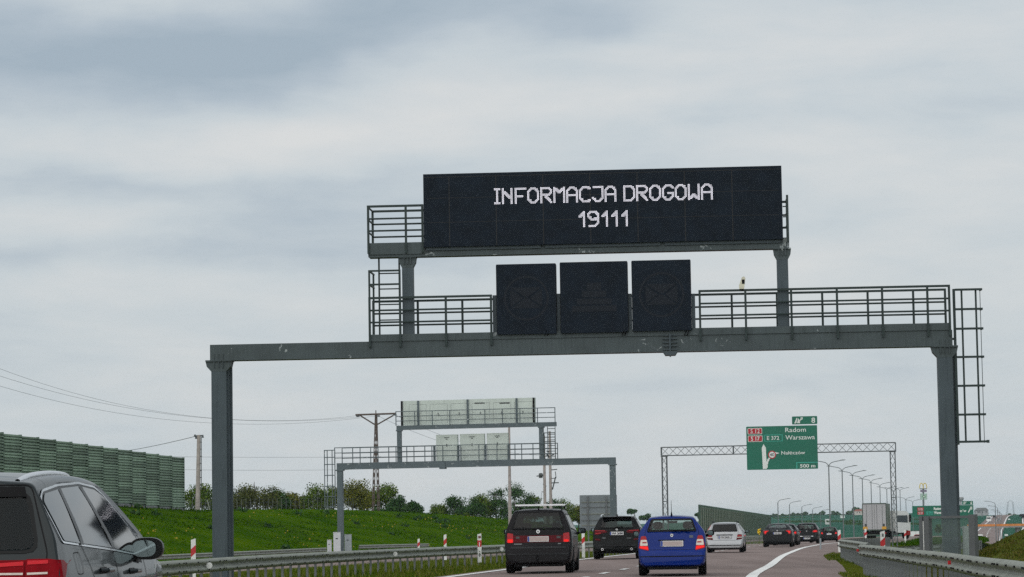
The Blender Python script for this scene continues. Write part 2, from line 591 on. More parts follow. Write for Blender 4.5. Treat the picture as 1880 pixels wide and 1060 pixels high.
XR = lambda d: hermite(_XR, d)
ZR = lambda d: hermite(_ZR, d)
RL = lambda d: hermite(_RL, d)
GR = lambda d: hermite(_GR, d)
RR = lambda d: hermite(_RR, d)
XT = lambda d: interp(_XT, d)
ZT = lambda d: hermite(_ZT, d)
ROADW = 7.85


def frange(a, b, s):
    out = []
    x = a
    while x < b - 1e-6:
        out.append(x)
        x += s
    out.append(b)
    return out


def strip(name, ds, cols, m, kind='structure', parent=None, jitter=0.0, smooth=True):
    """ds: distances; cols: list of functions d -> (x, z), left to right"""
    mb = MB()
    n = len(cols)
    for d in ds:
        for i, c in enumerate(cols):
            x, z = c(d)
            j = R.uniform(-jitter, jitter) if 0 < i < n - 1 else 0
            mb.v.append((x, d, z + j))
    for a in range(len(ds) - 1):
        for i in range(n - 1):
            k = a * n + i
            mb.f.append((k, k + 1, k + n + 1, k + n))
    o = mb.build(name, m, parent, smooth=smooth, angle=3.0)
    if kind:
        o['kind'] = kind
    return o


DS = frange(-60, 140, 4) + frange(150, 560, 10)
DF = frange(560, 2000, 20)


def rx_edge(d):
    """right edge of our asphalt (shoulder, then the exit lane)"""
    return XR(d) + interp([(60, 2.4), (85, 2.1), (109, 1.9), (135, 2.6), (170, 4.2), (215, 6.2), (520, 6.6), (560, 2.5)], d)


strip('highway', DS, [lambda d: (XR(d) - ROADW - 0.45, ZR(d)), lambda d: (XR(d) - 3.9, ZR(d) + 0.02), lambda d: (rx_edge(d), ZR(d) - 0.02)], ASPH)
strip('highway', DF, [lambda d: (XR(d) - ROADW - 0.45, ZR(d)), lambda d: (XR(d) + 2.5, ZR(d))], ASPH)
_zo = lambda d: ZR(d) - interp([(0, 0.8), (60, 0.8), (130, 0.7), (200, 0.52), (260, 0.25), (300, 0.12)], d)
med = lambda d: interp([(60, 24), (100, 23), (150, 20), (200, 13), (260, 9), (320, 7)], d)
# median between the carriageways
strip('median_grass', DS, [lambda d: (RL(d) - med(d), _zo(d) + 0.02), lambda d: (RL(d) - 2.5, ZR(d) - 0.22), lambda d: (RL(d) + 0.3, ZR(d) - 0.12),
                           lambda d: (XR(d) - ROADW - 0.9, ZR(d) - 0.03), lambda d: (XR(d) - ROADW - 0.44, ZR(d) - 0.008)], GRASS)
strip('opposite_carriageway', DS, [lambda d: (RR(d) - 2.0, _zo(d) - 0.06), lambda d: (RL(d) - med(d) + 0.1, _zo(d))], ASPH)
strip('embankment', DS, [lambda d: (XT(d) - 6, ZT(d) - 0.25), lambda d: (XT(d) - 1.5, ZT(d) - 0.05)] +
      [(lambda d, q=q: (XT(d) + (RR(d) - 1.9 - XT(d)) * q, ZT(d) + (_zo(d) - 0.05 - ZT(d)) * (q ** 1.12))) for q in (0.03, 0.12, 0.24, 0.36, 0.48, 0.6, 0.72, 0.84, 0.93, 1.0)], BANK, jitter=0.11)
strip('upland', DS, [lambda d: (XT(d) - 500, ZT(d) - 1), lambda d: (XT(d) - 60, ZT(d) - 0.6), lambda d: (XT(d) - 5.9, ZT(d) - 0.27)], BANK)
# right verge, falling away to the valley
_zv = lambda d: ZR(d) + interp([(40, -0.28), (110, -0.22), (190, -0.1), (240, 0.08), (300, 0.0), (400, -0.3), (560, -0.8)], d)
vw = lambda d: interp([(100, 11.5), (170, 9.2), (260, 8.0), (330, 8.5), (350, 8.0), (420, 4.0), (480, 0.6)], d)
strip('roadside', DS, [lambda d: (rx_edge(d) - 0.02, ZR(d) - 0.03), lambda d: (rx_edge(d) + 0.8, _zv(d) + 0.02), lambda d: (XR(d) + vw(d), _zv(d)), lambda d: (XR(d) + vw(d) + interp([(100, 15), (200, 5)], d), min(-6.6, _zv(d) - 5)), lambda d: (XR(d) + 140, -7.5)], GRASS, jitter=0.03)

# far land: gentle valley, then the opposite hillside with the road climbing it
_XO = [(480, 70), (560, 92), (700, 122.5), (1000, 177.6), (1560, 281), (2000, 370)]
XO = lambda d: hermite(_XO, d)


def zfar(x, d):
    u = x / d
    left = interp([(400, -2.2), (1000, -4.0), (1800, -2.5), (3000, -1), (6000, 0)], d)
    ridge = interp([(400, -2.6), (600, -3.2), (900, -3.4), (1500, -1.0), (2100, 4.5), (2600, 7.0), (3500, 5), (6000, 2)], d)
    val = interp([(400, -7), (600, -8.0), (700, -8.0), (850, -6.2), (1000, -3.9), (1350, -1.3), (1560, 1.2), (1800, 2.4), (2600, 2), (6000, 6)], d)
    if u < 0.085:
        z = left + (ridge - left) * max(0, (u - 0.055) / 0.03)
    elif u < 0.15:
        z = ridge
    else:
        z = ridge + (val - ridge) * min(1, (u - 0.15) / 0.017)
    if d > 560:
        a, b = XO(d) - 14, XR(d) + 8
        e = 0 if a <= x <= b else min(abs(x - a), abs(x - b))
        k = max(0.0, 1 - e / 30)
        z = z + (ZR(d) - 0.12 - z) * k
    return z


mb = MB()
us = frange(-0.35, 0.10, 0.03) + frange(0.11, 0.245, 0.0035) + frange(0.27, 0.6, 0.03)
dd = frange(470, 2000, 30) + frange(2100, 3600, 150) + [4200, 5000, 6500]
for d in dd:
    for u in us:
        mb.v.append((u * d, d, zfar(u * d, d)))
n_ = len(us)
for a in range(len(dd) - 1):
    for i in range(n_ - 1):
        k = a * n_ + i
        mb.f.append((k, k + 1, k + n_ + 1, k + n_))
o = mb.build('hillside', FIELD, None, smooth=True, angle=3)
o['kind'] = 'structure'
mb = MB()
mb.quad((-9000, -3000, -9), (9000, -3000, -9), (9000, 12000, -9), (-9000, 12000, -9))
o = mb.build('ground', FIELD)
o['kind'] = 'structure'
strip('far_carriageway', DF, [lambda d: (XO(d) - 11.0, ZR(d)), lambda d: (XO(d) + 0.6, ZR(d))], ASPH)


def line_strip(name, ds, fx, w, label=None, dz=0.006):
    mb = MB()
    for a, b in zip(ds[:-1], ds[1:]):
        mb.quad((fx(a) - w / 2, a, ZL(a, fx(a)) + dz), (fx(a) + w / 2, a, ZL(a, fx(a)) + dz), (fx(b) + w / 2, b, ZL(b, fx(b)) + dz), (fx(b) - w / 2, b, ZL(b, fx(b)) + dz))
    o = mb.build(name, WMARK)
    o['kind'] = 'structure'
    return o


def ZL(d, x):
    """height of the asphalt surface at x"""
    l, c, r = XR(d) - ROADW - 0.45, XR(d) - 3.9, rx_edge(d)
    if d > 560 or x < l or x > r:
        return ZR(d)
    # piecewise linear between stations exactly as the strip
    if x < c:
        return ZR(d) + 0.02 * (x - l) / (c - l)
    return ZR(d) + 0.02 - 0.04 * (x - c) / (r - c)


DL = DS
line_strip('road_marking_line', [d for d in DL if d <= 560], XR, 0.27, dz=0.012)
line_strip('road_marking_line', [d for d in DL if d <= 560], lambda d: XR(d) - ROADW, 0.24, dz=0.012)
line_strip('road_marking_line', DF, lambda d: XR(d) - ROADW, 0.5, dz=0.03)
line_strip('road_marking_line', DF, lambda d: XO(d), 0.5, dz=0.03)
line_strip('road_marking_line', DF, lambda d: XO(d) - 8.6, 0.4, dz=0.03)
mb = MB()
d = 38.5
while d < 300:
    a, b = d, d + 2.0
    mx = lambda q: XR(q) - 3.95
    mb.quad((mx(a) - 0.08, a, ZR(a) + 0.034), (mx(a) + 0.08, a, ZR(a) + 0.034), (mx(b) + 0.08, b, ZR(b) + 0.034), (mx(b) - 0.08, b, ZR(b) + 0.034))
    d += 6.2
o = mb.build('road_marking_dashes', WMARK)
o['kind'] = 'structure'
mb = MB()
d = 600
while d < 1800:
    for fx in (lambda q: XO(q) - 4.6, lambda q: XR(q) - 3.9):
        a, b = d, d + 9
        mb.quad((fx(a) - 0.2, a, ZR(a) + 0.04), (fx(a) + 0.2, a, ZR(a) + 0.04), (fx(b) + 0.2, b, ZR(b) + 0.04), (fx(b) - 0.2, b, ZR(b) + 0.04))
    d += 24
o = mb.build('road_marking_dashes', WMARK)
o['kind'] = 'structure'

# mound beside the right-hand guardrail
ridge = [P(1700, 1040, 71), P(1760, 1027, 74), P(1794, 1015, 76), P(1813, 1004, 77.5), P(1843, 989, 79), P(1880, 971.5, 81), P(1950, 944, 84), P(2100, 925, 92), P(2300, 925, 105)]
mb = MB()
rows = 9
for i, p in enumerate(ridge):
    fx_, fd = GR(max(30, 60 - i * 6)) + 0.9 + i * 0.25, max(30, 62 - i * 6)
    foot = Vector((fx_ + i * 0.3, fd, -0.35))
    for q in range(rows):
        t_ = q / 6
        if t_ <= 1:
            v = foot.lerp(p, t_)
            v.z = foot.z + (p.z - foot.z) * (t_ ** 0.8) + (R.uniform(-0.05, 0.05) if 0 < q < 6 else 0)
        else:
            v = p + Vector((3.5 * (t_ - 1) * 6, 9 * (t_ - 1) * 6, -0.9 * (t_ - 1) * 6))
        mb.v.append(tuple(v))
for i in range(len(ridge) - 1):
    for q in range(rows - 1):
        k = i * rows + q
        mb.f.append((k, k + rows, k + rows + 1, k + 1))
MOUND_V = list(mb.v)
o = mb.build('grass_mound_terrain', MOUNDM, None, smooth=True, angle=3, fix=True)
o['kind'] = 'structure'

# ------------------------------------------------------------------ grass blades


def blades(name, n, sampler, hmin, hmax, m, w=0.02, flowers=None):
    mb = MB()
    for _ in range(n):
        x, y, z, k = sampler()
        h = R.uniform(hmin, hmax) * k
        a = R.uniform(0, math.pi)
        dx, dy = math.cos(a) * w * (0.6 + k), math.sin(a) * w * (0.6 + k)
        lx, ly = R.gauss(0, 0.35) * h, R.gauss(0, 0.35) * h
        mb.tri((x - dx, y - dy, z - 0.02), (x + dx, y + dy, z - 0.02), (x + lx, y + ly, z + h))
    o = mb.build(name, m)
    tag(o, kind='stuff')
    return o


def s_left():
    d = R.uniform(46, 150) if R.random() < 0.8 else R.uniform(150, 330)
    a, b = RL(d) - (14 if d < 200 else 2.5), XR(d) - ROADW - 0.55
    q = R.random()
    x = a + (b - a) * q
    edge = min(1, (b - x) / 0.8 + 0.25)
    g = RL(d) + 0.3
    e = RL(d) - 2.5
    m_ = RL(d) - med(d)
    z = ZR(d) - 0.12 + (x - g) / (b - g) * 0.09 if x > g else (ZR(d) - 0.22 + (x - e) / (g - e) * 0.1 if x > e else _zo(d) + 0.02 + (ZR(d) - 0.24 - _zo(d)) * (x - m_) / (e - m_))
    return x, d, z, edge * (0.7 + 0.6 * math.sin(d * 0.9 + x) ** 2)


def s_right():
    q = R.random()
    d = R.uniform(55, 67) if q < 0.4 else (R.uniform(92, 120) if q < 0.85 else R.uniform(40, 125))
    a = rx_edge(d)
    x = a + R.random() ** 1.4 * (2.6 if q < 0.85 else 1.0) - (0.25 if q < 0.85 else -1.2)
    return x, d, ZR(d) - 0.06 - min(0.2, 0.2 * max(0, x - a)), (0.35 + 0.75 * math.sin(d * 0.9 + x) ** 2)


def s_right_far():
    d = R.uniform(180, 330)
    a = rx_edge(d)
    x = a + R.random() * 6
    return x, d, _zv(d) - 0.02, 1.0


def s_bank():
    d = R.uniform(120, 430)
    q = R.random()
    x0, x1 = XT(d), RR(d) - 1.9
    return x0 + (x1 - x0) * q, d, ZT(d) + (_zo(d) - 0.05 - ZT(d)) * (q ** 1.12) - 0.03, 0.5 + R.random() ** 3 * 1.8


def s_crest():
    d = R.uniform(170, 480)
    return XT(d) + R.uniform(-5, 0.5), d, ZT(d) - 0.1, 0.8 + R.random()


def s_mound():
    i, q = R.randrange(len(ridge) - 1), R.randrange(6)
    a, b = R.random(), R.random()
    v = [Vector(MOUND_V[(i + da) * rows + q + db]) for da, db in ((0, 0), (1, 0), (0, 1), (1, 1))]
    p = v[0].lerp(v[1], a).lerp(v[2].lerp(v[3], a), b)
    return p.x, p.y, p.z - 0.02, 0.4 + R.random()


blades('mound_grass', 40000, s_mound, 0.03, 0.075, BLADEM, 0.02)
blades('verge_grass', 90000, s_left, 0.06, 0.22, BLADE, 0.016)
blades('roadside_grass', 18000, s_right, 0.05, 0.13, BLADE, 0.016)
blades('far_verge_grass', 9000, s_right_far, 0.12, 0.35, BLADEB, 0.04)
blades('bank_grass', 45000, s_bank, 0.03, 0.08, BLADEB, 0.05)
mb = MB()
for _ in range(240):
    while True:
        x, y, z, k = s_bank()
        if math.sin(x * 0.35 + 1.3) * math.sin(y * 0.11 + 0.4) + R.gauss(0, 0.25) > 0.35:
            break
    q = R.uniform(0.03, 0.065)
    mb.quad((x - q, y, z + 0.1 - q), (x + q, y, z + 0.1 - q), (x + q, y + 0.02, z + 0.1 + q), (x - q, y + 0.02, z + 0.1 + q))
DAND = mat('dandelion yellow', (0.30, 0.23, 0.012), 0.8)
tag(mb.build('dandelion_flowers', DAND), kind='stuff')
mb = MB()
for _ in range(46):
    x, y, z, k = s_bank()
    for _ in range(40):
        a, q = R.uniform(0, 3.14), R.uniform(0.05, 0.12)
        c = Vector((x + R.gauss(0, 0.2), y + R.gauss(0, 0.2), z + abs(R.gauss(0, 0.16))))
        u, v = Vector((math.cos(a) * q, math.sin(a) * q, R.gauss(0, 0.3) * q)), Vector((0, R.gauss(0, 0.4) * q, q))
        mb.quad(c - u - v, c + u - v, c + u + v, c - u + v)
tag(mb.build('weed_foliage', LEAFD), kind='stuff')
blades('crest_grass', 12000, s_crest, 0.06, 0.17, BLADEB, 0.05)

# ------------------------------------------------------------------ gantries


class Plane:
    """vertical plane through two measured columns; maps a photograph pixel to (u along, z)"""

    def __init__(self, pa, da, pb, db):
        a, b = P(pa[0], pa[1], da), P(pb[0], pb[1], db)
        self.o = Vector((a.x, a.y, 0))
        u = Vector((b.x - a.x, b.y - a.y, 0))
        self.len = u.length
        self.u = u.normalized()
        self.v = Vector((-self.u.y, self.u.x, 0))
        self.rz = math.atan2(self.u.y, self.u.x)

    def __call__(self, px, py, off=0.0):
        r = CM @ Vector(((px - 940) / FPX, (530 - py) / FPX, -1.0))
        c = Vector((0, 0, CAMZ))
        t = ((self.o + self.v * off - c).dot(self.v)) / r.dot(self.v)
        q = c + r * t
        return (q - self.o).dot(self.u), q.z


def railing(parent, us_, z0, z1, v, m, levels=(1.0, 0.66, 0.33), r=0.026, foot=0.0, ends=True):
    """posts at us_, rails between first and last; the top rail is the part, posts and mid rails its sub-parts"""
    mb = MB()
    h = z1 - z0
    mb.box(us_[0] - 0.03, us_[-1] + 0.03, v - 0.03, v + 0.03, z1 - 0.03, z1 + 0.03)
    top = mb.build('railing', m, parent)
    for k in levels[1:]:
        b = MB()
        b.tube((us_[0], v, z0 + h * k), (us_[-1], v, z0 + h * k), r, n=6)
        b.build('mid_rail', m, top)
    for u in us_:
        b = MB()
        b.box(u - 0.03, u + 0.03, v - 0.035, v + 0.035, z0 - foot, z1 - 0.031)
        b.build('post', m, top)
    return top


def ladder(parent, u0, u1, v, z0, z1, m, step=0.3, r=0.018):
    mb = MB()
    for u in (u0, u1):
        mb.box(u - 0.022, u + 0.022, v - 0.03, v + 0.03, z0, z1)
    l = mb.build('ladder', m, parent)
    z = z0 + 0.15
    while z < z1 - 0.05:
        b = MB()
        b.tube((u0, v, z), (u1, v, z), r, n=6)
        b.build('rung', m, l)
        z += step
    return l


def head_plate(mb, u, w, v0, v1, z, side=0.16):
    """bolted flange and gussets where a column meets a beam"""
    mb.box(u - w / 2 - side, u + w / 2 + side, v0 - 0.05, v1 + 0.05, z - 0.02, z + 0.02)
    mb.prism([(u - w / 2 - side, z - 0.021), (u - w / 2 - side * 0.8, z - 0.16), (u - w / 2, z - 0.3), (u + w / 2, z - 0.3), (u + w / 2 + side * 0.8, z - 0.16), (u + w / 2 + side, z - 0.021)], v0 - 0.004, v1 - 0.06)
    for k in (-0.3, 0.0, 0.3):
        mb.box(u + k * w - 0.012, u + k * w + 0.012, v0 - 0.045, v0 - 0.003, z + 0.02, z + 0.2)
        mb.box(u + k * w - 0.012, u + k * w + 0.012, v0 - 0.045, v0 - 0.005, z - 0.2, z - 0.02)


G1 = Plane((404, 800), 76.3, (1739, 800), 75.0)
gan = thing('message_gantry', 'large grey steel gantry over the road carrying the black lit message board', 'gantry', G1.o, G1.rz)
avg = lambda *pts: sum(G1(*p)[1] for p in pts) / len(pts)
bz1 = avg((500, 631), (660, 628), (1400, 608.5), (1690, 605.5)) - 0.02
bz0 = avg((500, 658.5), (660, 656), (1230, 645.5), (1690, 634.5))
UEND = G1(1748, 600)[0]
mb = MB()
mb.box(-0.27, UEND, 0.0, 0.45, bz0, bz1)
mb.box(-0.272, UEND + 0.002, -0.035, 0.485, bz0 - 0.025, bz0)
beam = mb.build('beam', STEEL, gan)
mb = MB()
us0 = G1(1230, 630)[0]
mb.box(us0 - 0.02, us0 + 0.02, -0.07, 0.5, bz0 - 0.14, bz1 + 0.05)
for k in range(5):
    mb.box(us0 - 0.2, us0 + 0.2, -0.055, 0.0, bz0 + 0.02 + k * 0.1, bz0 + 0.04 + k * 0.1)
mb.prism([(us0 - 0.2, bz0 - 0.026), (us0 - 0.14, bz0 - 0.12), (us0 + 0.14, bz0 - 0.12), (us0 + 0.2, bz0 - 0.026)], -0.06, 0.45)
mb.build('splice_flange', STEEL2, beam)
for px, w in ((404, 0.42), (1739.5, 0.40)):
    u = G1(px, 800)[0]
    if px < 900:
        u -= 0.03
    mb = MB()
    mb.box(u - w / 2, u + w / 2, 0.02, 0.40, -1.0, bz0 - 0.046)
    mb.box(u + w / 2, u + w / 2 + 0.05, 0.18, 0.42, -1.0, bz0 - 0.046)
    mb.box(u + w / 2 + 0.05, u + w / 2 + 0.11, 0.36, 0.44, -1.0, bz0 - 0.046)
    c = mb.build('column', STEEL2, gan)
    mb = MB()
    head_plate(mb, u, w, 0.02, 0.42, bz0 - 0.026)
    mb.build('head_plate', STEEL, c)
# walkway and toe board
u_l, u_r = G1(677, 600)[0], G1(1744, 600)[0]
tz = bz1 + 0.19
mb = MB()
mb.box(u_l, u_r, -0.03, -0.012, bz1 - 0.005, tz)
mb.build('toe_board', STEEL, gan)
mb = MB()
mb.box(u_l, u_r, 0.0, 1.15, bz1 + 0.005, bz1 + 0.05)
mb.box(u_l, u_r, 1.15, 1.17, bz1 + 0.005, bz1 + 0.2)
mb.build('walkway', RAILM, gan)
rz_l = avg((690, 546.5), (890, 545))
rz_r = avg((1300, 535.5), (1500, 530), (1700, 526))
rzt = (rz_l + rz_r) / 2
left_posts = [G1(p, 580)[0] for p in (679, 735, 819, 902)]
right_posts = [G1(p, 570)[0] for p in (1285, 1369, 1453, 1537, 1620, 1703, 1743)]
railing(gan, left_posts, tz, rzt, -0.05, RAILM, foot=0.36)
railing(gan, right_posts, tz, rzt, -0.05, RAILM, foot=0.36)
bp = frange(u_l, u_r, 1.27)
railing(gan, bp[:-1] + [u_r], tz, rzt, 1.16, RAILM)
# lower lane panels
for px0, px1, py0, py1, sym in ((912.5, 1021, 485.5, 614, 'x'), (1029.5, 1152.5, 481.5, 611.5, 't'), (1161, 1268.5, 478.5, 608, 'x')):
    u0, za = G1(px0, (py0 + py1) / 2)[0], G1((px0 + px1) / 2, py0)[1]
    u1, zb = G1(px1, (py0 + py1) / 2)[0], G1((px0 + px1) / 2, py1)[1]
    mb = MB()
    mb.box(u0, u1, -0.12, 0.28, zb, za)
    pn = mb.build('lane_panel', LEDB, gan)
    for ea, eb in ((u0 - 0.012, u0 - 0.001), (u1 + 0.001, u1 + 0.012)):
        mb = MB()
        mb.box(ea, eb, -0.1, 0.25, zb + 0.02, za - 0.02)
        mb.build('panel_edge', BLACKM, pn)
    cu, cz = (u0 + u1) / 2, (za + zb) / 2 + 0.02
    mb = MB()
    y = -0.124
    if sym == 'x':
        ro, ri = 0.63, 0.57
        for i in range(48):
            a0, a1 = 2 * math.pi * i / 48, 2 * math.pi * (i + 1) / 48
            mb.quad(*[(cu + r_ * math.cos(a), y, cz + r_ * math.sin(a)) for r_, a in ((ro, a0), (ro, a1), (ri, a1), (ri, a0))])
        mb.quad((cu - 0.42, y, cz - 0.28), (cu + 0.42, y, cz - 0.28), (cu + 0.05, y, cz), (cu - 0.05, y, cz))
        mb.quad((cu - 0.05, y, cz + 0.04), (cu + 0.05, y, cz + 0.04), (cu + 0.42, y, cz + 0.3), (cu - 0.42, y, cz + 0.3))
        mb.quad((cu - 0.44, y, cz + 0.26), (cu - 0.44, y, cz - 0.24), (cu - 0.1, y, cz), (cu - 0.12, y, cz + 0.02))
        mb.quad((cu + 0.1, y, cz), (cu + 0.44, y, cz - 0.24), (cu + 0.44, y, cz + 0.26), (cu + 0.12, y, cz + 0.02))
    else:
        for k, (w_, h_) in enumerate(((0.62, 0.16), (0.48, 0.16), (0.34, 0.18), (0.2, 0.2))):
            zz = cz - 0.42 + k * 0.2
            mb.quad((cu - w_, y, zz), (cu + w_, y, zz), (cu + w_, y, zz + h_), (cu - w_, y, zz + h_))
    mb.build('dark_symbol', LEDB2, pn)
for pa, pb in ((904.5, 911.5), (1022.5, 1028.5), (1154, 1160), (1270, 1276.5)):
    u0, u1 = G1(pa, 570)[0], G1(pb, 570)[0]
    mb = MB()
    mb.box(u0, u1, 0.02, 0.25, bz1 + 0.052, G1(pa, 541 if pa < 1000 else 538)[1] - 0.02)
    mb.build('panel_support', STEEL2, gan)
for px in (1004, 1009, 1146, 1151, 1260, 1265):
    u, z = G1(px, 612)
    mb = MB()
    mb.tube((u, -0.13, z + 0.06), (u - 0.06, -0.06, z - 0.07), 0.014, n=5)
    mb.build('panel_cable', BLACKM, gan)
# upper frame
ub1 = avg((850, 449), (1400, 440.5))
ub0 = avg((850, 465), (1400, 459.5))
ua, ue = G1(676, 460)[0], G1(1449, 450)[0]
mb = MB()
mb.box(ua, ue, 0.0, 0.36, ub0, ub1)
mb.box(ua + 0.02, ue - 0.02, -0.03, 0.39, ub0 - 0.02, ub0)
ubm = mb.build('upper_beam', STEEL, gan)
for px in (748.5, 1438):
    u = G1(px, 540)[0]
    w = 0.31
    mb = MB()
    mb.box(u - w / 2, u + w / 2, 0.03, 0.33, bz1 + 0.051, ub0 - 0.042)
    c = mb.build('upper_column', STEEL2, gan)
    mb = MB()
    head_plate(mb, u, w, 0.03, 0.33, ub0 - 0.021, 0.09)
    mb.build('head_plate', STEEL, c)
# message board
mu0, mu1 = G1(778.5, 390)[0], G1(1436, 380)[0]
mz1, mz0 = avg((778, 321), (1435, 306)), avg((780, 454), (1437, 441))
mb = MB()
mb.box(mu0, mu1, -0.14, 0.4, mz0, mz1)
board = mb.build('message_board', LEDB, gan)
mb = MB()
W_ = mu1 - mu0
for k in range(1, 8):
    u = mu0 + W_ * (k - 0.45) / 7.6
    mb.box(u - 0.011, u + 0.011, -0.1425, -0.139, mz0 + 0.01, mz1 - 0.1)
for k in (1, 2):
    z = mz0 + (mz1 - mz0) * k / 3
    mb.box(mu0 + 0.1, mu1 - 0.1, -0.1424, -0.139, z - 0.006, z + 0.006)
mb.box(mu0 + 0.02, mu1 - 0.02, -0.1426, -0.139, mz1 - 0.10, mz1 - 0.085)
mb.build('module_seam', LEDB3, board)
mb = MB()
for k in range(3):
    a = mu0 + 0.05 + k * (W_ / 3)
    mb.box(a, a + W_ / 3 - 0.12, -0.05, 0.3, mz0 - 0.09, mz0 - 0.003)
mb.build('board_bracket', STEEL2, board)

GLY = {
    'I': [[(0, 0), (4, 0)], [(0, 13), (4, 13)], [(2, 0), (2, 13)]],
    'N': [[(0, 0), (0, 13)], [(8, 0), (8, 13)], [(0, 11), (8, 4)]],
    'F': [[(0, 0), (0, 13)], [(0, 13), (9, 13)], [(0, 6.5), (6, 6.5)]],
    'O': [[(3, 0), (6, 0), (9, 3), (9, 10), (6, 13), (3, 13), (0, 10), (0, 3), (3, 0)]],
    'R': [[(0, 0), (0, 13)], [(0, 13), (7, 13), (9, 11), (9, 9), (7, 7), (0, 7)], [(3, 7), (9, 0)]],
    'M': [[(0, 0), (0, 13)], [(9, 0), (9, 13)], [(0, 13), (4.5, 9), (9, 13)]],
    'A': [[(0, 0), (0, 10), (3, 13), (6, 13), (9, 10), (9, 0)], [(0, 6.5), (9, 6.5)]],
    'C': [[(9, 12), (7, 13), (3, 13), (0, 10), (0, 3), (3, 0), (7, 0), (9, 1)]],
    'J': [[(1, 13), (9, 13), (9, 3), (6, 0), (3, 0), (0, 3)]],
    'D': [[(0, 0), (0, 13), (6, 13), (9, 10), (9, 3), (6, 0), (0, 0)]],
    'G': [[(9, 11), (7, 13), (3, 13), (0, 10), (0, 3), (3, 0), (6, 0), (9, 3), (9, 6), (5, 6)]],
    'W': [[(0, 13), (0, 0), (4.5, 4), (9, 0), (9, 13)]],
    '1': [[(0, 9), (4, 13), (4, 0)], [(1, 9), (3, 11)]],
    '9': [[(8, 7), (3, 6), (0, 9), (0, 11), (2, 13), (6, 13), (9, 11), (9, 3), (6, 0), (1, 0)], [(3, 6), (9, 6)]],
}


def led_letter(ch, px, py, cell):
    lit = set()
    for pl in GLY[ch]:
        for (x0, y0), (x1, y1) in zip(pl[:-1], pl[1:]):
            n = int(max(abs(x1 - x0), abs(y1 - y0)) * 3) + 1
            for i in range(n + 1):
                x, y = x0 + (x1 - x0) * i / n, y0 + (y1 - y0) * i / n
                for ax in (0, 1):
                    for ay in (0, 1):
                        lit.add((int(round(x)) + ax, int(round(y)) + ay))
    u, z = G1(px, py, -0.146)
    mb = MB()
    g = cell * 0.27
    for x, y in lit:
        cu, cz = u + (x + 0.5) * cell, z + (y + 0.5) * cell
        mb.quad((cu - g, -0.146, cz - g), (cu + g, -0.146, cz - g), (cu + g, -0.146, cz + g), (cu - g, -0.146, cz + g))
    mb.build('lit_letter', LEDW, board)


for ch, px in zip('INFORMACJADROGOWA', (907, 921.5, 945, 968, 992, 1016, 1039.5, 1063, 1086.5, 1110, 1144.5, 1168, 1192, 1215.5, 1239, 1263, 1287)):
    led_letter(ch, px, 375.6 - (px - 907) * (8.4 / 380), 0.0303)
for ch, px in zip('19111', (1062.5, 1078.5, 1104.5, 1122.5, 1141)):
    led_letter(ch, px, 417.7 - (px - 1062) * (1.7 / 80), 0.0303)
# upper walkway on the left with its railing, and the end rail on the right
mb = MB()
mb.box(ua, mu0 + 0.02, -0.03, -0.012, ub0 + 0.06, ub1 + 0.12)
mb.build('toe_board', STEEL, gan)
mb = MB()
mb.box(ua, ue, 0.3, 1.2, ub1 + 0.005, ub1 + 0.05)
mb.build('walkway', RAILM, gan)
zr_ = G1(700, 379.5)[1]
p_ = [G1(676.5, 420)[0], G1(745.5, 420)[0], G1(776, 420)[0]]
railing(gan, p_, ub1 + 0.12, zr_, -0.05, RAILM, foot=0.3)
railing(gan, frange(ua, ue, 1.5)[:-1] + [ue], ub1 + 0.05, zr_, 1.16, RAILM)
mb = MB()
for k in (0.33, 0.66, 1.0):
    z = ub1 + 0.1 + (zr_ - ub1 - 0.1) * k
    mb.tube((ua, -0.05, z), (ua, 1.16, z), 0.026)
    mb.tube((ue - 0.02, -0.05, z), (ue - 0.02, 1.16, z), 0.026)
mb.box(ue - 0.06, ue, -0.09, -0.03, ub1 - 0.1, zr_ + 0.05)
for k in (0.25, 0.5, 0.75):
    z = ub1 + (zr_ - ub1) * k
    mb.box(mu1 + 0.01, ue - 0.06, -0.08, -0.05, z, z + 0.03)
mb.build('end_rail', RAILM, gan)
# inner ladder with its guard rail
lu0, lu1 = G1(692, 560)[0], G1(729.5, 560)[0]
ladder(gan, lu0, lu1, 0.62, bz1 + 0.051, ub1, RAILM, 0.44)
gz = G1(690, 498)[1]
ring = MB()
for py in (498, 523):
    z = G1(690, py)[1]
    ring.box(left_posts[0], left_posts[1], -0.07, -0.03, z - 0.025, z + 0.025)
    ring.box(left_posts[0] - 0.02, left_posts[0] + 0.02, -0.03, 1.13, z - 0.02, z + 0.02)
for u in left_posts[:2]:
    ring.box(u - 0.025, u + 0.025, -0.075, -0.02, rzt + 0.031, gz + 0.024)
ring.box(left_posts[0] - 0.025, left_posts[0] + 0.025, 0.95, 1.0, tz, gz - 0.026)
ring.build('ladder_guard', RAILM, gan)
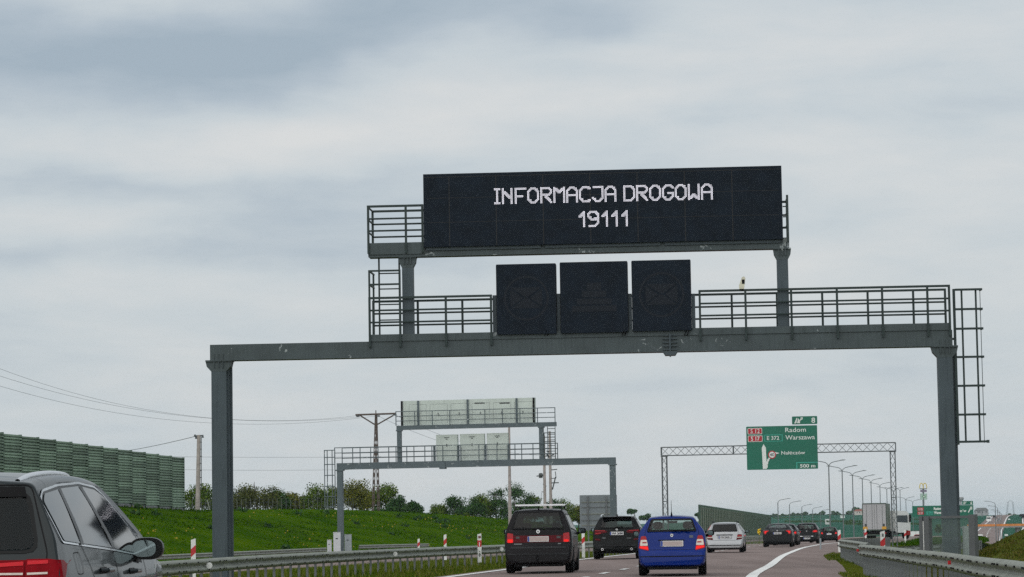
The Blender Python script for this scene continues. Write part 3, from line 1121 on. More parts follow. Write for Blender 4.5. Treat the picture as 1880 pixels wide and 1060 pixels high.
# cage ladder hung outside the right-hand column
cu = [G1(px, py)[0] for px, py in ((1752.5, 560), (1767, 560), (1793, 560), (1803, 560))]
ztop, zbot = G1(1770, 531)[1], G1(1776, 813)[1]
cage = MB()
cage.box(cu[0] - 0.035, cu[0] + 0.035, 0.1, 0.17, zbot - 0.05, ztop + 0.02)
ck = cage.build('cage_ladder', RAILM, gan)
for u, w_ in ((cu[1], 0.05), (cu[2], 0.05)):
    b = MB()
    b.box(u - w_ / 2, u + w_ / 2, 0.16, 0.2, zbot, ztop)
    b.build('cage_bar', RAILM, ck)
b = MB()
b.box(cu[3] - 0.008, cu[3] + 0.008, 0.46, 0.48, zbot, ztop)
b.build('cage_bar', RAILM, ck)
for py in (531, 567, 603, 655, 708, 761, 811):
    z = G1(1780, py)[1]
    b = MB()
    b.box(cu[0] + 0.036, cu[3] + 0.03, 0.11, 0.15, z - 0.03, z + 0.03)
    b.box(cu[3] - 0.02, cu[3] + 0.03, 0.151, 0.5, z - 0.02, z + 0.02)
    b.build('cage_hoop', RAILM, ck)
b = MB()
for py in (622, 796):
    z = G1(1750, py)[1]
    b.box(G1(1750, 700)[0] - 0.12, cu[0] - 0.036, 0.11, 0.16, z - 0.03, z + 0.03)
b.box(cu[3] + 0.03, cu[3] + 0.1, 0.1, 0.2, zbot - 0.01, zbot + 0.07)
b.build('cage_bracket', RAILM, ck)
# cctv camera on the rail
u, z = G1(1362, 521)
mb = MB()
mb.prism([(-0.075, -0.16), (0.055, -0.16), (0.1, 0.13), (0.06, 0.19), (0.0, 0.16), (-0.08, -0.05)], -0.1, 0.12)
cc = mb.build('traffic_camera', CREAM, gan, fix=True)
cc.location = (u, -0.06, z)
mb = MB()
mb.box(0.0, 0.075, -0.108, -0.101, -0.02, 0.1)
mb.build('camera_lens', BLACKM, cc)
mb = MB()
mb.box(-0.03, 0.05, -0.06, 0.04, -0.2, -0.161)
mb.build('camera_foot', BLACKM, cc)

# ------------------------------------------------------------------ second gantry, seen from behind
G2 = Plane((623, 900), 221, (1124.5, 900), 216)
g2 = thing('message_gantry', 'far grey gantry over the oncoming carriageway showing pale backs of its boards', 'gantry', G2.o, G2.rz)
B2 = mat('blue grey gantry steel', (0.085, 0.115, 0.13), 0.55, 0, 0.12, 1.5, stain=((0.5, 0.54, 0.55), 0.60, 4.0, 1.0))
avg2 = lambda *pts: sum(G2(*p)[1] for p in pts) / len(pts)
z1, z0 = avg2((640, 849), (1110, 841.5)), avg2((640, 862), (1110, 852.5))
mb = MB()
mb.box(G2(618, 855)[0], G2(1129, 848)[0], 0, 0.45, z0, z1)
b_ = mb.build('beam', B2, g2)
mb = MB()
us0 = G2(812, 855)[0]
mb.box(us0 - 0.24, us0 + 0.24, -0.07, 0.5, z0 - 0.12, z0 + 0.42)
mb.build('splice_flange', B2, b_)
for px in (623.3, 1124.5):
    u = G2(px, 900)[0]
    mb = MB()
    mb.box(u - 0.22, u + 0.22, 0.02, 0.42, -2.2, z0 - 0.1)
    mb.box(u - 0.32, u + 0.32, -0.03, 0.47, z0 - 0.1, z0 - 0.002)
    mb.build('column', B2, g2)
zr1, zr0 = avg2((620, 822), (1015, 814)), z1
railing(g2, [G2(615 + 33.1 * k, 830)[0] for k in range(13)], zr0, zr1, -0.1, B2, r=0.03)
railing(g2, [G2(622 + 33.1 * k, 830)[0] for k in range(13)], zr0, zr1, 0.95, B2, r=0.03)
ub1, ub0 = avg2((740, 782), (1010, 775)), avg2((740, 789.5), (1010, 783))
mb = MB()
mb.box(G2(727.7, 785)[0], G2(1020.4, 780)[0], 0, 0.36, ub0, ub1)
mb.build('upper_beam', B2, g2)
for px in (732.3, 993.3):
    u = G2(px, 810)[0]
    mb = MB()
    mb.box(u - 0.17, u + 0.17, 0.03, 0.33, z1 + 0.002, ub0 - 0.1)
    mb.box(u - 0.24, u + 0.24, -0.02, 0.38, ub0 - 0.1, ub0 - 0.002)
    mb.build('upper_column', B2, g2)
bu0, bu1 = G2(733.6, 760)[0], G2(979.6, 752)[0]
bt, bb = avg2((735, 736), (978, 730)), ub1
mb = MB()
mb.box(bu0, bu1, 0.45, 0.85, bb + 0.01, bt)
bd = mb.build('message_board', WHITEB, g2)
mb = MB()
for px, w_ in ((735.3, 0.15), (978, 0.14)):
    u = G2(px, 757)[0]
    mb.box(u - w_ / 2, u + w_ / 2, 0.36, 0.449, bb + 0.01, bt - 0.005)
mb.build('board_edge', BLACKM, bd)
for px in (765.5, 856.5, 946.5):
    u = G2(px, 757)[0]
    mb = MB()
    mb.box(u - 0.07, u + 0.07, 0.33, 0.449, bb + 0.01, bt - 0.01)
    mb.build('board_rib', B2, bd)
wd = bu1 - bu0
for k in range(6):
    a = bu0 + wd * (0.06 + 0.158 * k)
    mb = MB()
    for (x0, x1, za_, zb_) in ((a, a + wd * 0.13, bt - 0.32, bt - 0.305), (a, a + 0.015, bb + 0.2, bt - 0.32), (a + wd * 0.13, a + wd * 0.13 + 0.015, bb + 0.2, bt - 0.305)):
        mb.box(x0, x1, 0.444, 0.449, za_, zb_)
    mb.box(a + wd * 0.06, a + wd * 0.06 + 0.05, 0.40, 0.449, bb + 0.75, bb + 0.98)
    mb.build('service_door', GALVD, bd)
for px in (878, 924):
    u, z = G2(px, 740)
    mb = MB()
    mb.box(u - 0.42, u + 0.42, 0.442, 0.449, z - 0.05, z + 0.05)
    mb.build('print_strip', DARKP, bd)
railing(g2, [G2(727.5, 770)[0]] + [G2(762 + 32.2 * k, 770)[0] for k in range(8)] + [G2(1019.5, 770)[0]], ub1, avg2((727, 756), (1019, 749)), -0.1, B2, r=0.028)
for (a, b, t0, t1) in ((797.5, 838.6, 798, 845), (841.3, 888, 796.5, 843), (890.7, 931.4, 795, 842)):
    u0, u1 = G2(a, 820)[0] + 0.04, G2(b, 820)[0] - 0.04
    mb = MB()
    mb.box(u0, u1, 0.4, 0.75, z1 + 0.01, G2((a + b) / 2, t0)[1])
    q = mb.build('lane_panel', WHITEB, g2)
    zt_ = G2((a + b) / 2, t0)[1]
    mb = MB()
    for k in (0.24, 0.36):
        mb.box((u0 + u1) / 2 - 0.45 + k, (u0 + u1) / 2 + 0.45 - k, 0.392, 0.399, zt_ - k - 0.03, zt_ - k + 0.03)
    mb.build('print_strip', DARKP, q)
    mb = MB()
    mb.box((u0 + u1) / 2 - 0.03, (u0 + u1) / 2 + 0.03, 0.35, 0.399, zt_ - 0.95, zt_ - 0.75)
    mb.build('door_handle', DARKP, q)
for px in (796, 840, 889.7, 932.5):
    u = G2(px, 835)[0]
    mb = MB()
    mb.box(u - 0.08, u + 0.08, 0.2, 0.38, z1 + 0.01, zr1 - 0.05)
    mb.build('panel_support', B2, g2)
ladder(g2, G2(1002, 800)[0], G2(1016, 800)[0], 0.7, z1 + 0.01, ub0, RAILM, 0.45, 0.025)
mb = MB()
for py in (795, 803, 811):
    z = G2(1008, py)[1]
    mb.box(G2(999, 800)[0], G2(1020, 800)[0], -0.12, -0.07, z - 0.03, z + 0.03)
for px in (999.5, 1019.5):
    mb.box(G2(px, 800)[0] - 0.03, G2(px, 800)[0] + 0.03, -0.12, -0.07, z1, G2(1008, 795)[1])
mb.build('ladder_guard', RAILM, g2)
cu = [G2(px, 850)[0] for px in (594.5, 599.5, 608.5, 614)]
zt_, zb_ = G2(604, 827)[1], G2(604, 932)[1]
mb = MB()
mb.box(cu[3] - 0.03, cu[3] + 0.03, 0.1, 0.16, zb_, zt_)
ck = mb.build('cage_ladder', B2, g2)
for u in cu[:3]:
    b = MB()
    b.box(u - 0.03, u + 0.03, 0.17, 0.23, zb_, zt_)
    b.build('cage_bar', B2, ck)
for py in (827, 840, 853, 873, 893, 912, 931):
    z = G2(604, py)[1]
    b = MB()
    b.box(cu[0] - 0.02, cu[3] - 0.031, 0.1, 0.14, z - 0.035, z + 0.035)
    b.build('cage_hoop', B2, ck)

# ------------------------------------------------------------------ lattice sign gantry
G3 = Plane((1219.5, 880), 173, (1640, 880), 170.5)
g3 = thing('sign_gantry', 'slim lattice gantry holding the big green direction sign above the road', 'gantry', G3.o, G3.rz)
LAT = mat('lattice steel', (0.11, 0.125, 0.135), 0.5, 0.1, 0.15, 2)


def lattice(name, a0, a1, b0, b1, vertical, bay, parent, depth=0.4, r=0.028, rb=0.015):
    """box lattice: a = long axis range, b = short axis range; four chords, X bracing front and back"""
    ch = MB()
    pt = (lambda a, b, v: (b, v, a)) if vertical else (lambda a, b, v: (a, v, b))
    for b in (b0, b1):
        for v in (0, depth):
            ch.tube(pt(a0, b, v), pt(a1, b, v), r, n=6)
    c = ch.build(name, LAT, parent)
    n = max(1, round((a1 - a0) / bay))
    br = MB()
    for i in range(n):
        s, e = a0 + (a1 - a0) * i / n, a0 + (a1 - a0) * (i + 1) / n
        br.tube(pt(s, b0, 0), pt(e, b1, 0), rb, n=5)
        br.tube(pt(s, b1, 0.03), pt(e, b0, 0.03), rb, n=5)
        br.tube(pt(s, b0, 0), pt(e, b0, depth), rb, n=5)
        br.tube(pt(s, b1, depth), pt(e, b1, 0), rb, n=5)
    for k in (0, n // 3, (2 * n) // 3, n):
        s = a0 + (a1 - a0) * k / n
        for v in (0, depth):
            br.tube(pt(s, b0, v), pt(s, b1, v), r, n=5)
    o = br.build('bracing', LAT, c)
    o['kind'] = 'stuff'
    return c


tz0 = (G3(1230, 835.5)[1] + G3(1640, 829)[1]) / 2
tz1 = (G3(1230, 820.5)[1] + G3(1640, 813.5)[1]) / 2
lattice('truss', G3(1213.5, 828)[0], G3(1644, 820)[0], tz0, tz1, False, 0.5, g3)
for px in (1219.8, 1639.8):
    u = G3(px, 880)[0]
    lattice('lattice_column', -2.0, tz0 - 0.05, u - 0.15, u + 0.15, True, 0.55, g3, 0.36)
    mb = MB()
    mb.box(u - 0.22, u + 0.22, -0.04, 0.42, tz0 - 0.06, tz0 - 0.03)
    mb.build('head_plate', LAT, g3)


def ftext(body, x, z, h, y, m, parent, width=None, bold=0.0, name='lettering'):
    """flat lettering in the (x, z) plane of the parent, facing -y; h is the capital height"""
    cu_ = bpy.data.curves.new(name, 'FONT')
    cu_.body = body
    cu_.size = h / 0.70
    cu_.offset = bold
    cu_.resolution_u = 3
    cu_.materials.append(m)
    o = link(name, cu_, parent, (x, y, z), (math.pi / 2, 0, 0))
    dg_ = bpy.context.evaluated_depsgraph_get()
    me = bpy.data.meshes.new_from_object(o.evaluated_get(dg_))
    bpy.data.objects.remove(o)
    bpy.data.curves.remove(cu_)
    me.name = name
    if width and me.vertices:
        xs_ = [v.co.x for v in me.vertices]
        k = width / (max(xs_) - min(xs_))
        lo = min(xs_)
        for v in me.vertices:
            v.co.x = (v.co.x - lo) * k
    return link(name, me, parent, (x, y, z), (math.pi / 2, 0, 0))


OFF = -0.16
su0, su1 = G3(1370.7, 822, OFF)[0], G3(1501, 820, OFF)[0]
sz1, sz0 = (G3(1371, 783.5, OFF)[1] + G3(1500, 781, OFF)[1]) / 2, (G3(1373, 863, OFF)[1] + G3(1502, 861, OFF)[1]) / 2
SGN_EDGE = mat('grey sign edge', (0.28, 0.36, 0.33), 0.5)


def rounded(x0, x1, z0, z1, r, n=4):
    pts = []
    for cx, cz, a0 in ((x1 - r, z0 + r, -90), (x1 - r, z1 - r, 0), (x0 + r, z1 - r, 90), (x0 + r, z0 + r, 180)):
        for i in range(n + 1):
            a = math.radians(a0 + 90 * i / n)
            pts.append((cx + r * math.cos(a), cz + r * math.sin(a)))
    return pts


def ngon(name, poly, y, m, parent):
    mb = MB()
    mb.v = [(x, y, z) for x, z in poly]
    mb.f = [tuple(range(len(poly)))]
    return mb.build(name, m, parent)


mb = MB()
mb.prism(rounded(su0, su1, sz0, sz1, 0.05), OFF, OFF + 0.05)
sp = mb.build('sign_panel', SIGNG, g3)
ts = (su1 - su0) / (1155 - 97)
TX = lambda x: su0 + (x - 97 + 6 * ((x - 97) / 1000 * 0)) * ts
TZ = lambda y: sz1 - (y - 258) * ts * 1.0
Y1, Y2, Y3 = OFF - 0.006, OFF - 0.011, OFF - 0.016
for (a, b, c_, d_) in ((118, 335, 282, 374), (120, 338, 394, 487)):
    ngon('route_badge_border', rounded(TX(a), TX(b), TZ(d_), TZ(c_), 0.05), Y1, SIGNW, sp)
    ngon('route_badge', rounded(TX(a + 7), TX(b - 7), TZ(d_ - 7), TZ(c_ + 7), 0.04), Y2, SIGNR, sp)
ftext('S 12', TX(162), TZ(357), 62 * ts, Y3, SIGNW, sp, (298 - 162) * ts, 0.001)
ftext('S 17', TX(166), TZ(470), 62 * ts, Y3, SIGNW, sp, (296 - 166) * ts, 0.006)
ngon('route_badge_border', rounded(TX(365), TX(636), TZ(487), TZ(386), 0.03), Y1, SIGNT, sp)
ngon('route_badge', rounded(TX(372), TX(629), TZ(480), TZ(393), 0.02), Y2, SIGNG, sp)
ftext('E 372', TX(405), TZ(463), 55 * ts, Y3, SIGNW, sp, (588 - 405) * ts, 0.003)
ftext('Radom', TX(680), TZ(352), 66 * ts, Y1, SIGNW, sp, (988 - 680) * ts, 0.002)
ftext('Warszawa', TX(680), TZ(465), 66 * ts, Y1, SIGNW, sp, (1118 - 680) * ts, 0.002)
ftext('Nałęczów', TX(614), TZ(685), 50 * ts, Y1, SIGNW, sp, (968 - 614) * ts, 0.002)
ftext('500 m', TX(888), TZ(885), 50 * ts, Y1, SIGNW, sp, (1115 - 888) * ts, 0.005)
mb = MB()
for (x0, x1, y0, y1) in ((835, 845, 806, 912), (846, 1152, 806, 815)):
    mb.quad((TX(x0), Y1, TZ(y1)), (TX(x1), Y1, TZ(y1)), (TX(x1), Y1, TZ(y0)), (TX(x0), Y1, TZ(y0)))
mb.build('distance_frame', SIGNT, sp)
ngon('route_arrow', [(TX(333), TZ(895)), (TX(392), TZ(895)), (TX(385), TZ(580)), (TX(351), TZ(525)), (TX(324), TZ(580))], Y1, SIGNW, sp)
mb = MB()
arc = [(386, 880, 34), (392, 830, 32), (402, 790, 30), (420, 752, 28), (450, 715, 26)]
for (x0, y0, w0), (x1, y1, w1) in zip(arc[:-1], arc[1:]):
    mb.quad((TX(x0 - w0 * 0.3), Y2, TZ(y0)), (TX(x0 + w0 * 0.5), Y2, TZ(y0)), (TX(x1 + w1 * 0.5), Y2, TZ(y1 + 8)), (TX(x1 - w1 * 0.5), Y2, TZ(y1 - 10)))
mb.tri((TX(520), Y2, TZ(645)), (TX(525), Y2, TZ(682)), (TX(586), Y2, TZ(662)))
mb.build('exit_arrow', SIGNW, sp)
circ = lambda cx, cy, r, n=28: [(TX(cx) + r * ts * math.cos(2 * math.pi * i / n), TZ(cy) + r * ts * math.sin(2 * math.pi * i / n)) for i in range(n)]
ngon('limit_ring', circ(475, 685, 60), Y3, SIGNR, sp)
ngon('limit_disc', circ(475, 685, 45), Y3 - 0.005, SIGNW, sp)
ftext('40', TX(441), TZ(707), 46 * ts, Y3 - 0.01, SIGNK, sp, (508 - 441) * ts, 0.002)
# tab with exit number
a0, a1 = G3(1454, 771, OFF)[0], G3(1500.3, 770, OFF)[0]
c1_, c0_ = G3(1476, 764.5, OFF)[1], G3(1476, 779.2, OFF)[1]
mb = MB()
mb.prism(rounded(a0, a1, c0_, c1_, 0.05), OFF, OFF + 0.05)
tb = mb.build('exit_tab', SIGNG, g3)
hh = c1_ - c0_
X_ = lambda f: a0 + (a1 - a0) * f
mb = MB()
mb.quad((X_(0.09), Y1, c0_ + hh * 0.14), (X_(0.17), Y1, c0_ + hh * 0.14), (X_(0.22), Y1, c0_ + hh * 0.8), (X_(0.18), Y1, c0_ + hh * 0.8))
mb.quad((X_(0.20), Y1, c0_ + hh * 0.14), (X_(0.33), Y1, c0_ + hh * 0.14), (X_(0.30), Y1, c0_ + hh * 0.45), (X_(0.25), Y1, c0_ + hh * 0.8))
mb.quad((X_(0.27), Y1, c0_ + hh * 0.45), (X_(0.31), Y1, c0_ + hh * 0.38), (X_(0.40), Y1, c0_ + hh * 0.68), (X_(0.37), Y1, c0_ + hh * 0.76))
mb.tri((X_(0.33), Y1, c0_ + hh * 0.84), (X_(0.40), Y1, c0_ + hh * 0.52), (X_(0.44), Y1, c0_ + hh * 0.86))
mb.build('exit_symbol', SIGNW, tb)
ftext('8', X_(0.77), c0_ + hh * 0.16, hh * 0.64, Y1, SIGNW, tb, (a1 - a0) * 0.15, 0.008)

# smaller green sign far ahead, on its own two posts
G4 = Plane((1700, 940), 312, (1785, 940), 311)
s4 = thing('direction_sign', 'wide green direction sign ahead, partly hidden by the right gantry column', 'sign', G4.o, G4.rz)
u0, u1 = G4(1675, 940)[0], G4(1787.3, 938)[0]
z1 = (G4(1675, 929)[1] + G4(1787, 927.8)[1]) / 2
z0 = (G4(1675, 950.5)[1] + G4(1787, 947)[1]) / 2
mb = MB()
mb.prism(rounded(u0, u1, z0, z1, 0.06), -0.1, -0.02)
sp4 = mb.build('sign_panel', SIGNG, s4)
mb = MB()
for px in (1697, 1784):
    u = G4(px, 950)[0]
    mb.tube((u, 0.1, -5), (u, 0.1, z1 - 0.1), 0.11, n=8)
mb.build('sign_post', GALVD, s4)
H_ = z1 - z0
FX = lambda px: G4(px, 940)[0]
for k in (0, 1):
    ngon('route_badge', rounded(FX(1684.5), FX(1696), z1 - H_ * (0.47 + k * 0.36) + 0.05, z1 - H_ * (0.15 + k * 0.36), 0.05), -0.106, SIGNR, sp4)
ftext('S 12', FX(1686.5), z1 - H_ * 0.40, H_ * 0.2, -0.112, SIGNW, sp4, FX(1694) - FX(1686.5), 0.01)
ftext('S 17', FX(1686.5), z1 - H_ * 0.76, H_ * 0.2, -0.112, SIGNW, sp4, FX(1694) - FX(1686.5), 0.01)
ngon('route_badge_border', rounded(FX(1700), FX(1712.5), z1 - H_ * 0.82, z1 - H_ * 0.52, 0.05), -0.106, SIGNT, sp4)
ngon('route_badge', rounded(FX(1700.6), FX(1711.9), z1 - H_ * 0.79, z1 - H_ * 0.55, 0.04), -0.112, SIGNG, sp4)
ftext('E 372', FX(1702), z1 - H_ * 0.76, H_ * 0.18, -0.118, SIGNT, sp4, FX(1710.5) - FX(1702), 0.01)
ftext('Radom', FX(1714.5), z1 - H_ * 0.38, H_ * 0.22, -0.106, SIGNW, sp4, FX(1730) - FX(1714.5), 0.02)
ftext('Warszawa', FX(1714.5), z1 - H_ * 0.74, H_ * 0.22, -0.106, SIGNW, sp4, FX(1736) - FX(1714.5), 0.02)
ftext('Nałęczów', FX(1748), z1 - H_ * 0.60, H_ * 0.2, -0.106, SIGNW, sp4, FX(1774.5) - FX(1748), 0.02)
mb = MB()
mb.quad((FX(1777), -0.106, z1 - H_ * 0.62), (FX(1778.4), -0.106, z1 - H_ * 0.70), (FX(1783.6), -0.106, z1 - H_ * 0.28), (FX(1782.4), -0.106, z1 - H_ * 0.2))
mb.tri((FX(1780.6), -0.106, z1 - H_ * 0.17), (FX(1784.6), -0.106, z1 - H_ * 0.45), (FX(1785.4), -0.106, z1 - H_ * 0.14))
mb.build('exit_arrow', SIGNW, sp4)
mb = MB()
a0, a1 = FX(1766.8), FX(1787)
mb.prism(rounded(a0, a1, z1 + 0.03, z1 + 0.47, 0.04), -0.1, -0.02)
tb = mb.build('exit_tab', SIGNG, s4)
ftext('8', a0 + (a1 - a0) * 0.76, z1 + 0.1, 0.28, -0.106, SIGNW, tb, 0.17, 0.015)
mb = MB()
X_ = lambda f: a0 + (a1 - a0) * f
mb.quad((X_(0.10), -0.106, z1 + 0.09), (X_(0.17), -0.106, z1 + 0.09), (X_(0.2), -0.106, z1 + 0.4), (X_(0.16), -0.106, z1 + 0.4))
mb.quad((X_(0.20), -0.106, z1 + 0.09), (X_(0.28), -0.106, z1 + 0.09), (X_(0.28), -0.106, z1 + 0.4), (X_(0.24), -0.106, z1 + 0.4))
mb.quad((X_(0.28), -0.106, z1 + 0.25), (X_(0.31), -0.106, z1 + 0.22), (X_(0.4), -0.106, z1 + 0.38), (X_(0.38), -0.106, z1 + 0.42))
mb.build('exit_symbol', SIGNW, tb)

# ------------------------------------------------------------------ guardrails
WPROF = [(0.0, 0.0), (0.02, -0.012), (0.075, -0.045), (0.083, -0.07), (0.075, -0.095), (0.01, -0.13), (0.0, -0.155), (0.01, -0.18), (0.075, -0.215), (0.083, -0.24), (0.075, -0.265), (0.02, -0.298), (0.0, -0.31)]


def guardrail(label, fx, fz, d0, d1, face, step=1.0, beam_len=4.0, group='guardrails along the road', post_h=0.75, nose=None, post_mat=GALVD, bolts=True):
    root = thing('guardrail', label, 'guardrail', (fx(d0), d0, 0), 0, group)
    ox, oy = fx(d0), d0
    d = d0
    while d < d1 - 0.3:
        e = min(d + beam_len, d1)
        mb = MB()
        m = len(WPROF)
        ks = 5
        for i in range(ks):
            q = d + (e - d - 0.012) * i / (ks - 1)
            tx = (fx(q + 0.2) - fx(q - 0.2)) / 0.4
            nx, ny = 1 / math.hypot(1, tx), -tx / math.hypot(1, tx)
            if face < 0:
                nx, ny = -nx, -ny
            for o_, z_ in WPROF:
                mb.v.append((fx(q) + nx * (o_ + 0.05) - ox, q + ny * (o_ + 0.05) - oy, fz(q) + z_))
        for i in range(ks - 1):
            for j in range(m - 1):
                k = i * m + j
                mb.f.append((k, k + 1, k + m + 1, k + m))
        bm_ = mb.build('rail_beam', GALV, root, smooth=True, angle=0.9)
        if bolts:
            bb_ = MB()
            for q in (d + 0.12, d + 0.35, d + 1.5, d + 2.6, d + 3.7):
                if q < e:
                    for z_ in (-0.07, -0.24):
                        s = face * 0.142
                        bb_.box(fx(q) + s - 0.012 - ox, fx(q) + s + 0.012 - ox, q - 0.03 - oy, q + 0.03 - oy, fz(q) + z_ - 0.013, fz(q) + z_ + 0.013)
            if bb_.v:
                q = bb_.build('bolts', BLACKM, bm_)
                q['kind'] = 'stuff'
        d = e
    pb = MB()
    pb.box(-0.03, 0.03, -0.05, 0.05, -post_h - 0.1, -0.03)
    pb.box(0.03 if face > 0 else -0.055, 0.055 if face > 0 else -0.03, -0.03, 0.03, -0.2, -0.1)
    pm = pb.mesh('post', post_mat)
    d = d0 + 0.4
    while d < d1:
        link('post', pm, root, (fx(d) - ox, d - oy, fz(d)))
        d += step
    return root


zl_top = lambda d: 0.58 + min(0, ZR(d) + 0.08) * 0.9
guardrail('long double ridged guardrail along the median, left of the black minivan', RL, zl_top, 34, 118, 1, 1.0)
guardrail('guardrail section along the median between the minivan and the black suv', RL, zl_top, 118.3, 300, 1, 2.0, bolts=False, post_mat=GALVD)
zr_top = lambda d: hermite([(15, 0.66), (35, 0.635), (49, 0.60), (62, 0.585), (73, 0.55)], d)
guardrail('near guardrail sweeping past the foot of the right gantry column', GR, zr_top, 18, 73, -1, 1.0)
_G5 = [(82, 10.75), (86, 11.0), (92, 11.45), (98, 11.86), (103, 12.25), (106, 12.62), (112, 13.6), (130, 17.2), (150, 20.5)]
guardrail('guardrail beginning behind the near one, where the shoulder grass tapers out', lambda d: hermite(_G5, d), lambda d: 0.50 - max(0, d - 100) * 0.005, 84, 150, -1, 1.0)
_G6 = [(105, 14.0), (112, 16.2), (125, 20.5), (140, 24)]
guardrail('low far guardrail behind the right column, seen above the near rail', lambda d: hermite(_G6, d), lambda d: 0.12, 104, 138, -1, 2.0, bolts=False)
guardrail('rear guardrail along the foot of the green bank, near stretch', RR, lambda d: -0.30, 120, 215, 1, 4.0, bolts=False, group='guardrails at the foot of the bank')
guardrail('rear guardrail at the foot of the bank, stretch right of the white cabinets', RR, lambda d: hermite([(225, -0.2), (260, -0.38)], d), 225, 258, 1, 4.0, bolts=False, group='guardrails at the foot of the bank')
# red-white reflectors on the near right-hand rails
for d, f, z_ in ((72.6, GR, zr_top), (46.5, GR, zr_top)):
    mb = MB()
    mb.box(-0.18, -0.13, -0.015, 0.015, -0.185, -0.12)
    o = mb.build('rail_reflector', REDP)
    o.location = (f(d), d, z_(d))
    tag(o, 'small red reflector on the start of the near right guardrail' if d > 60 else 'small red reflector midway along the near right guardrail', 'reflector', group='red reflectors on the guardrail')
for px, py, d in ((361, 1042, 60.5), (712, 1017, 83), (908, 1005, 98.5)):
    p = P(px, py, d)
    mb = MB()
    mb.lathe([(0, 0.0), (0, 0.07), (0.03, 0.07), (0.03, 0.0)], False, 12)
    o = mb.build('rail_reflector', WHITEP)
    o.location = (RL(d) + 0.16, d - 0.05, zl_top(d) - 0.155)
    tag(o, {361: 'round white reflector on the median rail below the left gantry column', 712: 'round white reflector on the median rail beside a yellow flower', 908: 'round white reflector on the median rail next to the minivan'}[px], 'reflector', group='round reflectors on the median rail')

# ------------------------------------------------------------------ delineator posts


def delineator(px, py_top, d, h, label, front=False, small=False, w=0.13):
    p = P(px, py_top, d)
    root = thing('delineator_post', label, 'road post', (p.x, p.y, p.z - h), 0, 'red and white road posts')
    mb = MB()
    mb.prism([(-w / 2, 0), (w / 2, 0), (w / 2, h), (-w / 2, h - 0.035)], -0.03, 0.03)
    mb.build('post_body', WHITEP, root, fix=True)
    a, b = h - 0.24, h - 0.46
    mb = MB()
    s = 0.06 if not front else 0.0
    mb.prism([(-w / 2 - 0.002, b - s), (w / 2 + 0.002, b + s), (w / 2 + 0.002, a + s), (-w / 2 - 0.002, a - s)], -0.033, 0.033)
    mb.build('red_band', REDP, root, fix=True)
    if front:
        mb = MB()
        mb.box(-0.012, 0.014, -0.038, -0.0335, b + 0.015, a - 0.06)
        mb.build('white_stripe', WHITEP, root)
        mb = MB()
        mb.box(-0.042, 0.05, -0.036, -0.0305, h - 0.17, h - 0.085)
        mb.build('reflector', mat('brown reflector', (0.16, 0.05, 0.045), 0.3), root)
        ftext('0', -0.03, h - 0.79, 0.105, -0.0335, SIGNK, root, 0.065, 0.005, 'digit')
        mb = MB()
        mb.box(-0.012, 0.03, -0.0335, -0.0305, h - 0.635, h - 0.615)
        mb.build('dash', SIGNK, root)
    if small:
        mb = MB()
        mb.box(-0.025, 0.03, -0.036, -0.0305, h - 0.17, h - 0.08)
        mb.build('reflector', GALVD, root)
    return root


delineator(880, 979.5, 94.5, 1.0, 'white road post with red band and number 0 in the grass left of the minivan', True, w=0.135)
delineator(355, 989, 77, 1.3, 'slant striped road post in front of the left gantry column')
delineator(817, 981, 128, 1.2, 'red and white road post behind the median rail, left of the numbered post')
delineator(768.5, 989, 168, 1.1, 'smallest red and white road post at the foot of the bank')
delineator(1070.5, 977, 118, 1.1, 'red and white road post between the minivan and the black suv')
delineator(1620, 974.7, 79, 1.15, 'tall red and white road post behind the curved guardrail on the right', small=True)
delineator(1588.8, 971, 190, 1.5, 'red and white road post in front of the truck, at its left rear corner')
delineator(1540.5, 973, 128, 1.2, 'red and white road post just right of the farthest dark hatchback')
delineator(1661.5, 973, 200, 1.4, 'slim red and white road post right of the white truck cab')
p = P(1506, 985, 150)
mb = MB()
mb.tube((0, 0, 0), (0, 0, 0.62), 0.05, n=8)
o = mb.build('verge_marker', CABG)
o.location = (p.x, p.y, ZR(150) - 0.05)
tag(o, 'thin pale marker post on the asphalt beside the end of the curved guardrail', 'marker post')

# ------------------------------------------------------------------ noise barrier on the bank (left)
BARR = mat('green barrier plank', (0.24, 0.325, 0.25), 0.75, 0, 0.2, 1.6, 0.1, spec=0.2, objrand=0.32, streak=((0.10, 0.15, 0.105), 0.4))
BARP = mat('dark green barrier post', (0.035, 0.075, 0.05), 0.6, 0, 0.2, 3)
PLIN = mat('grey plinth slab', (0.20, 0.205, 0.215), 0.8, 0, 0.1, 1.0, objrand=0.1)
e0 = P(336.5, 938.6, 250)
nb = thing('noise_barrier', 'tall green panelled noise barrier on top of the left bank', 'noise barrier', (e0.x, e0.y, 0))
dirv = Vector((-0.172, -1, 0)).normalized()
ang = math.atan2(-dirv.y, -dirv.x)
pl = MB()
Lp = 3.9
pl.box(0.07, Lp - 0.07, -0.02, 0.06, 0.0, 0.458)
pl.box(0.09, Lp - 0.09, -0.17, -0.021, 0.10, 0.225)
pl.box(0.09, Lp - 0.09, -0.17, -0.021, 0.305, 0.43)
plm = pl.mesh('plank', BARR)
po = MB()
po.box(-0.07, 0.07, -0.13, 0.1, 0, 5.25)
pom = po.mesh('post', BARP)
sl_ = MB()
sl_.box(0.07, Lp - 0.07, -0.05, 0.05, -0.7, 0.40)
slm = sl_.mesh('plinth', PLIN)
zt0 = P(336.5, 841, 250).z
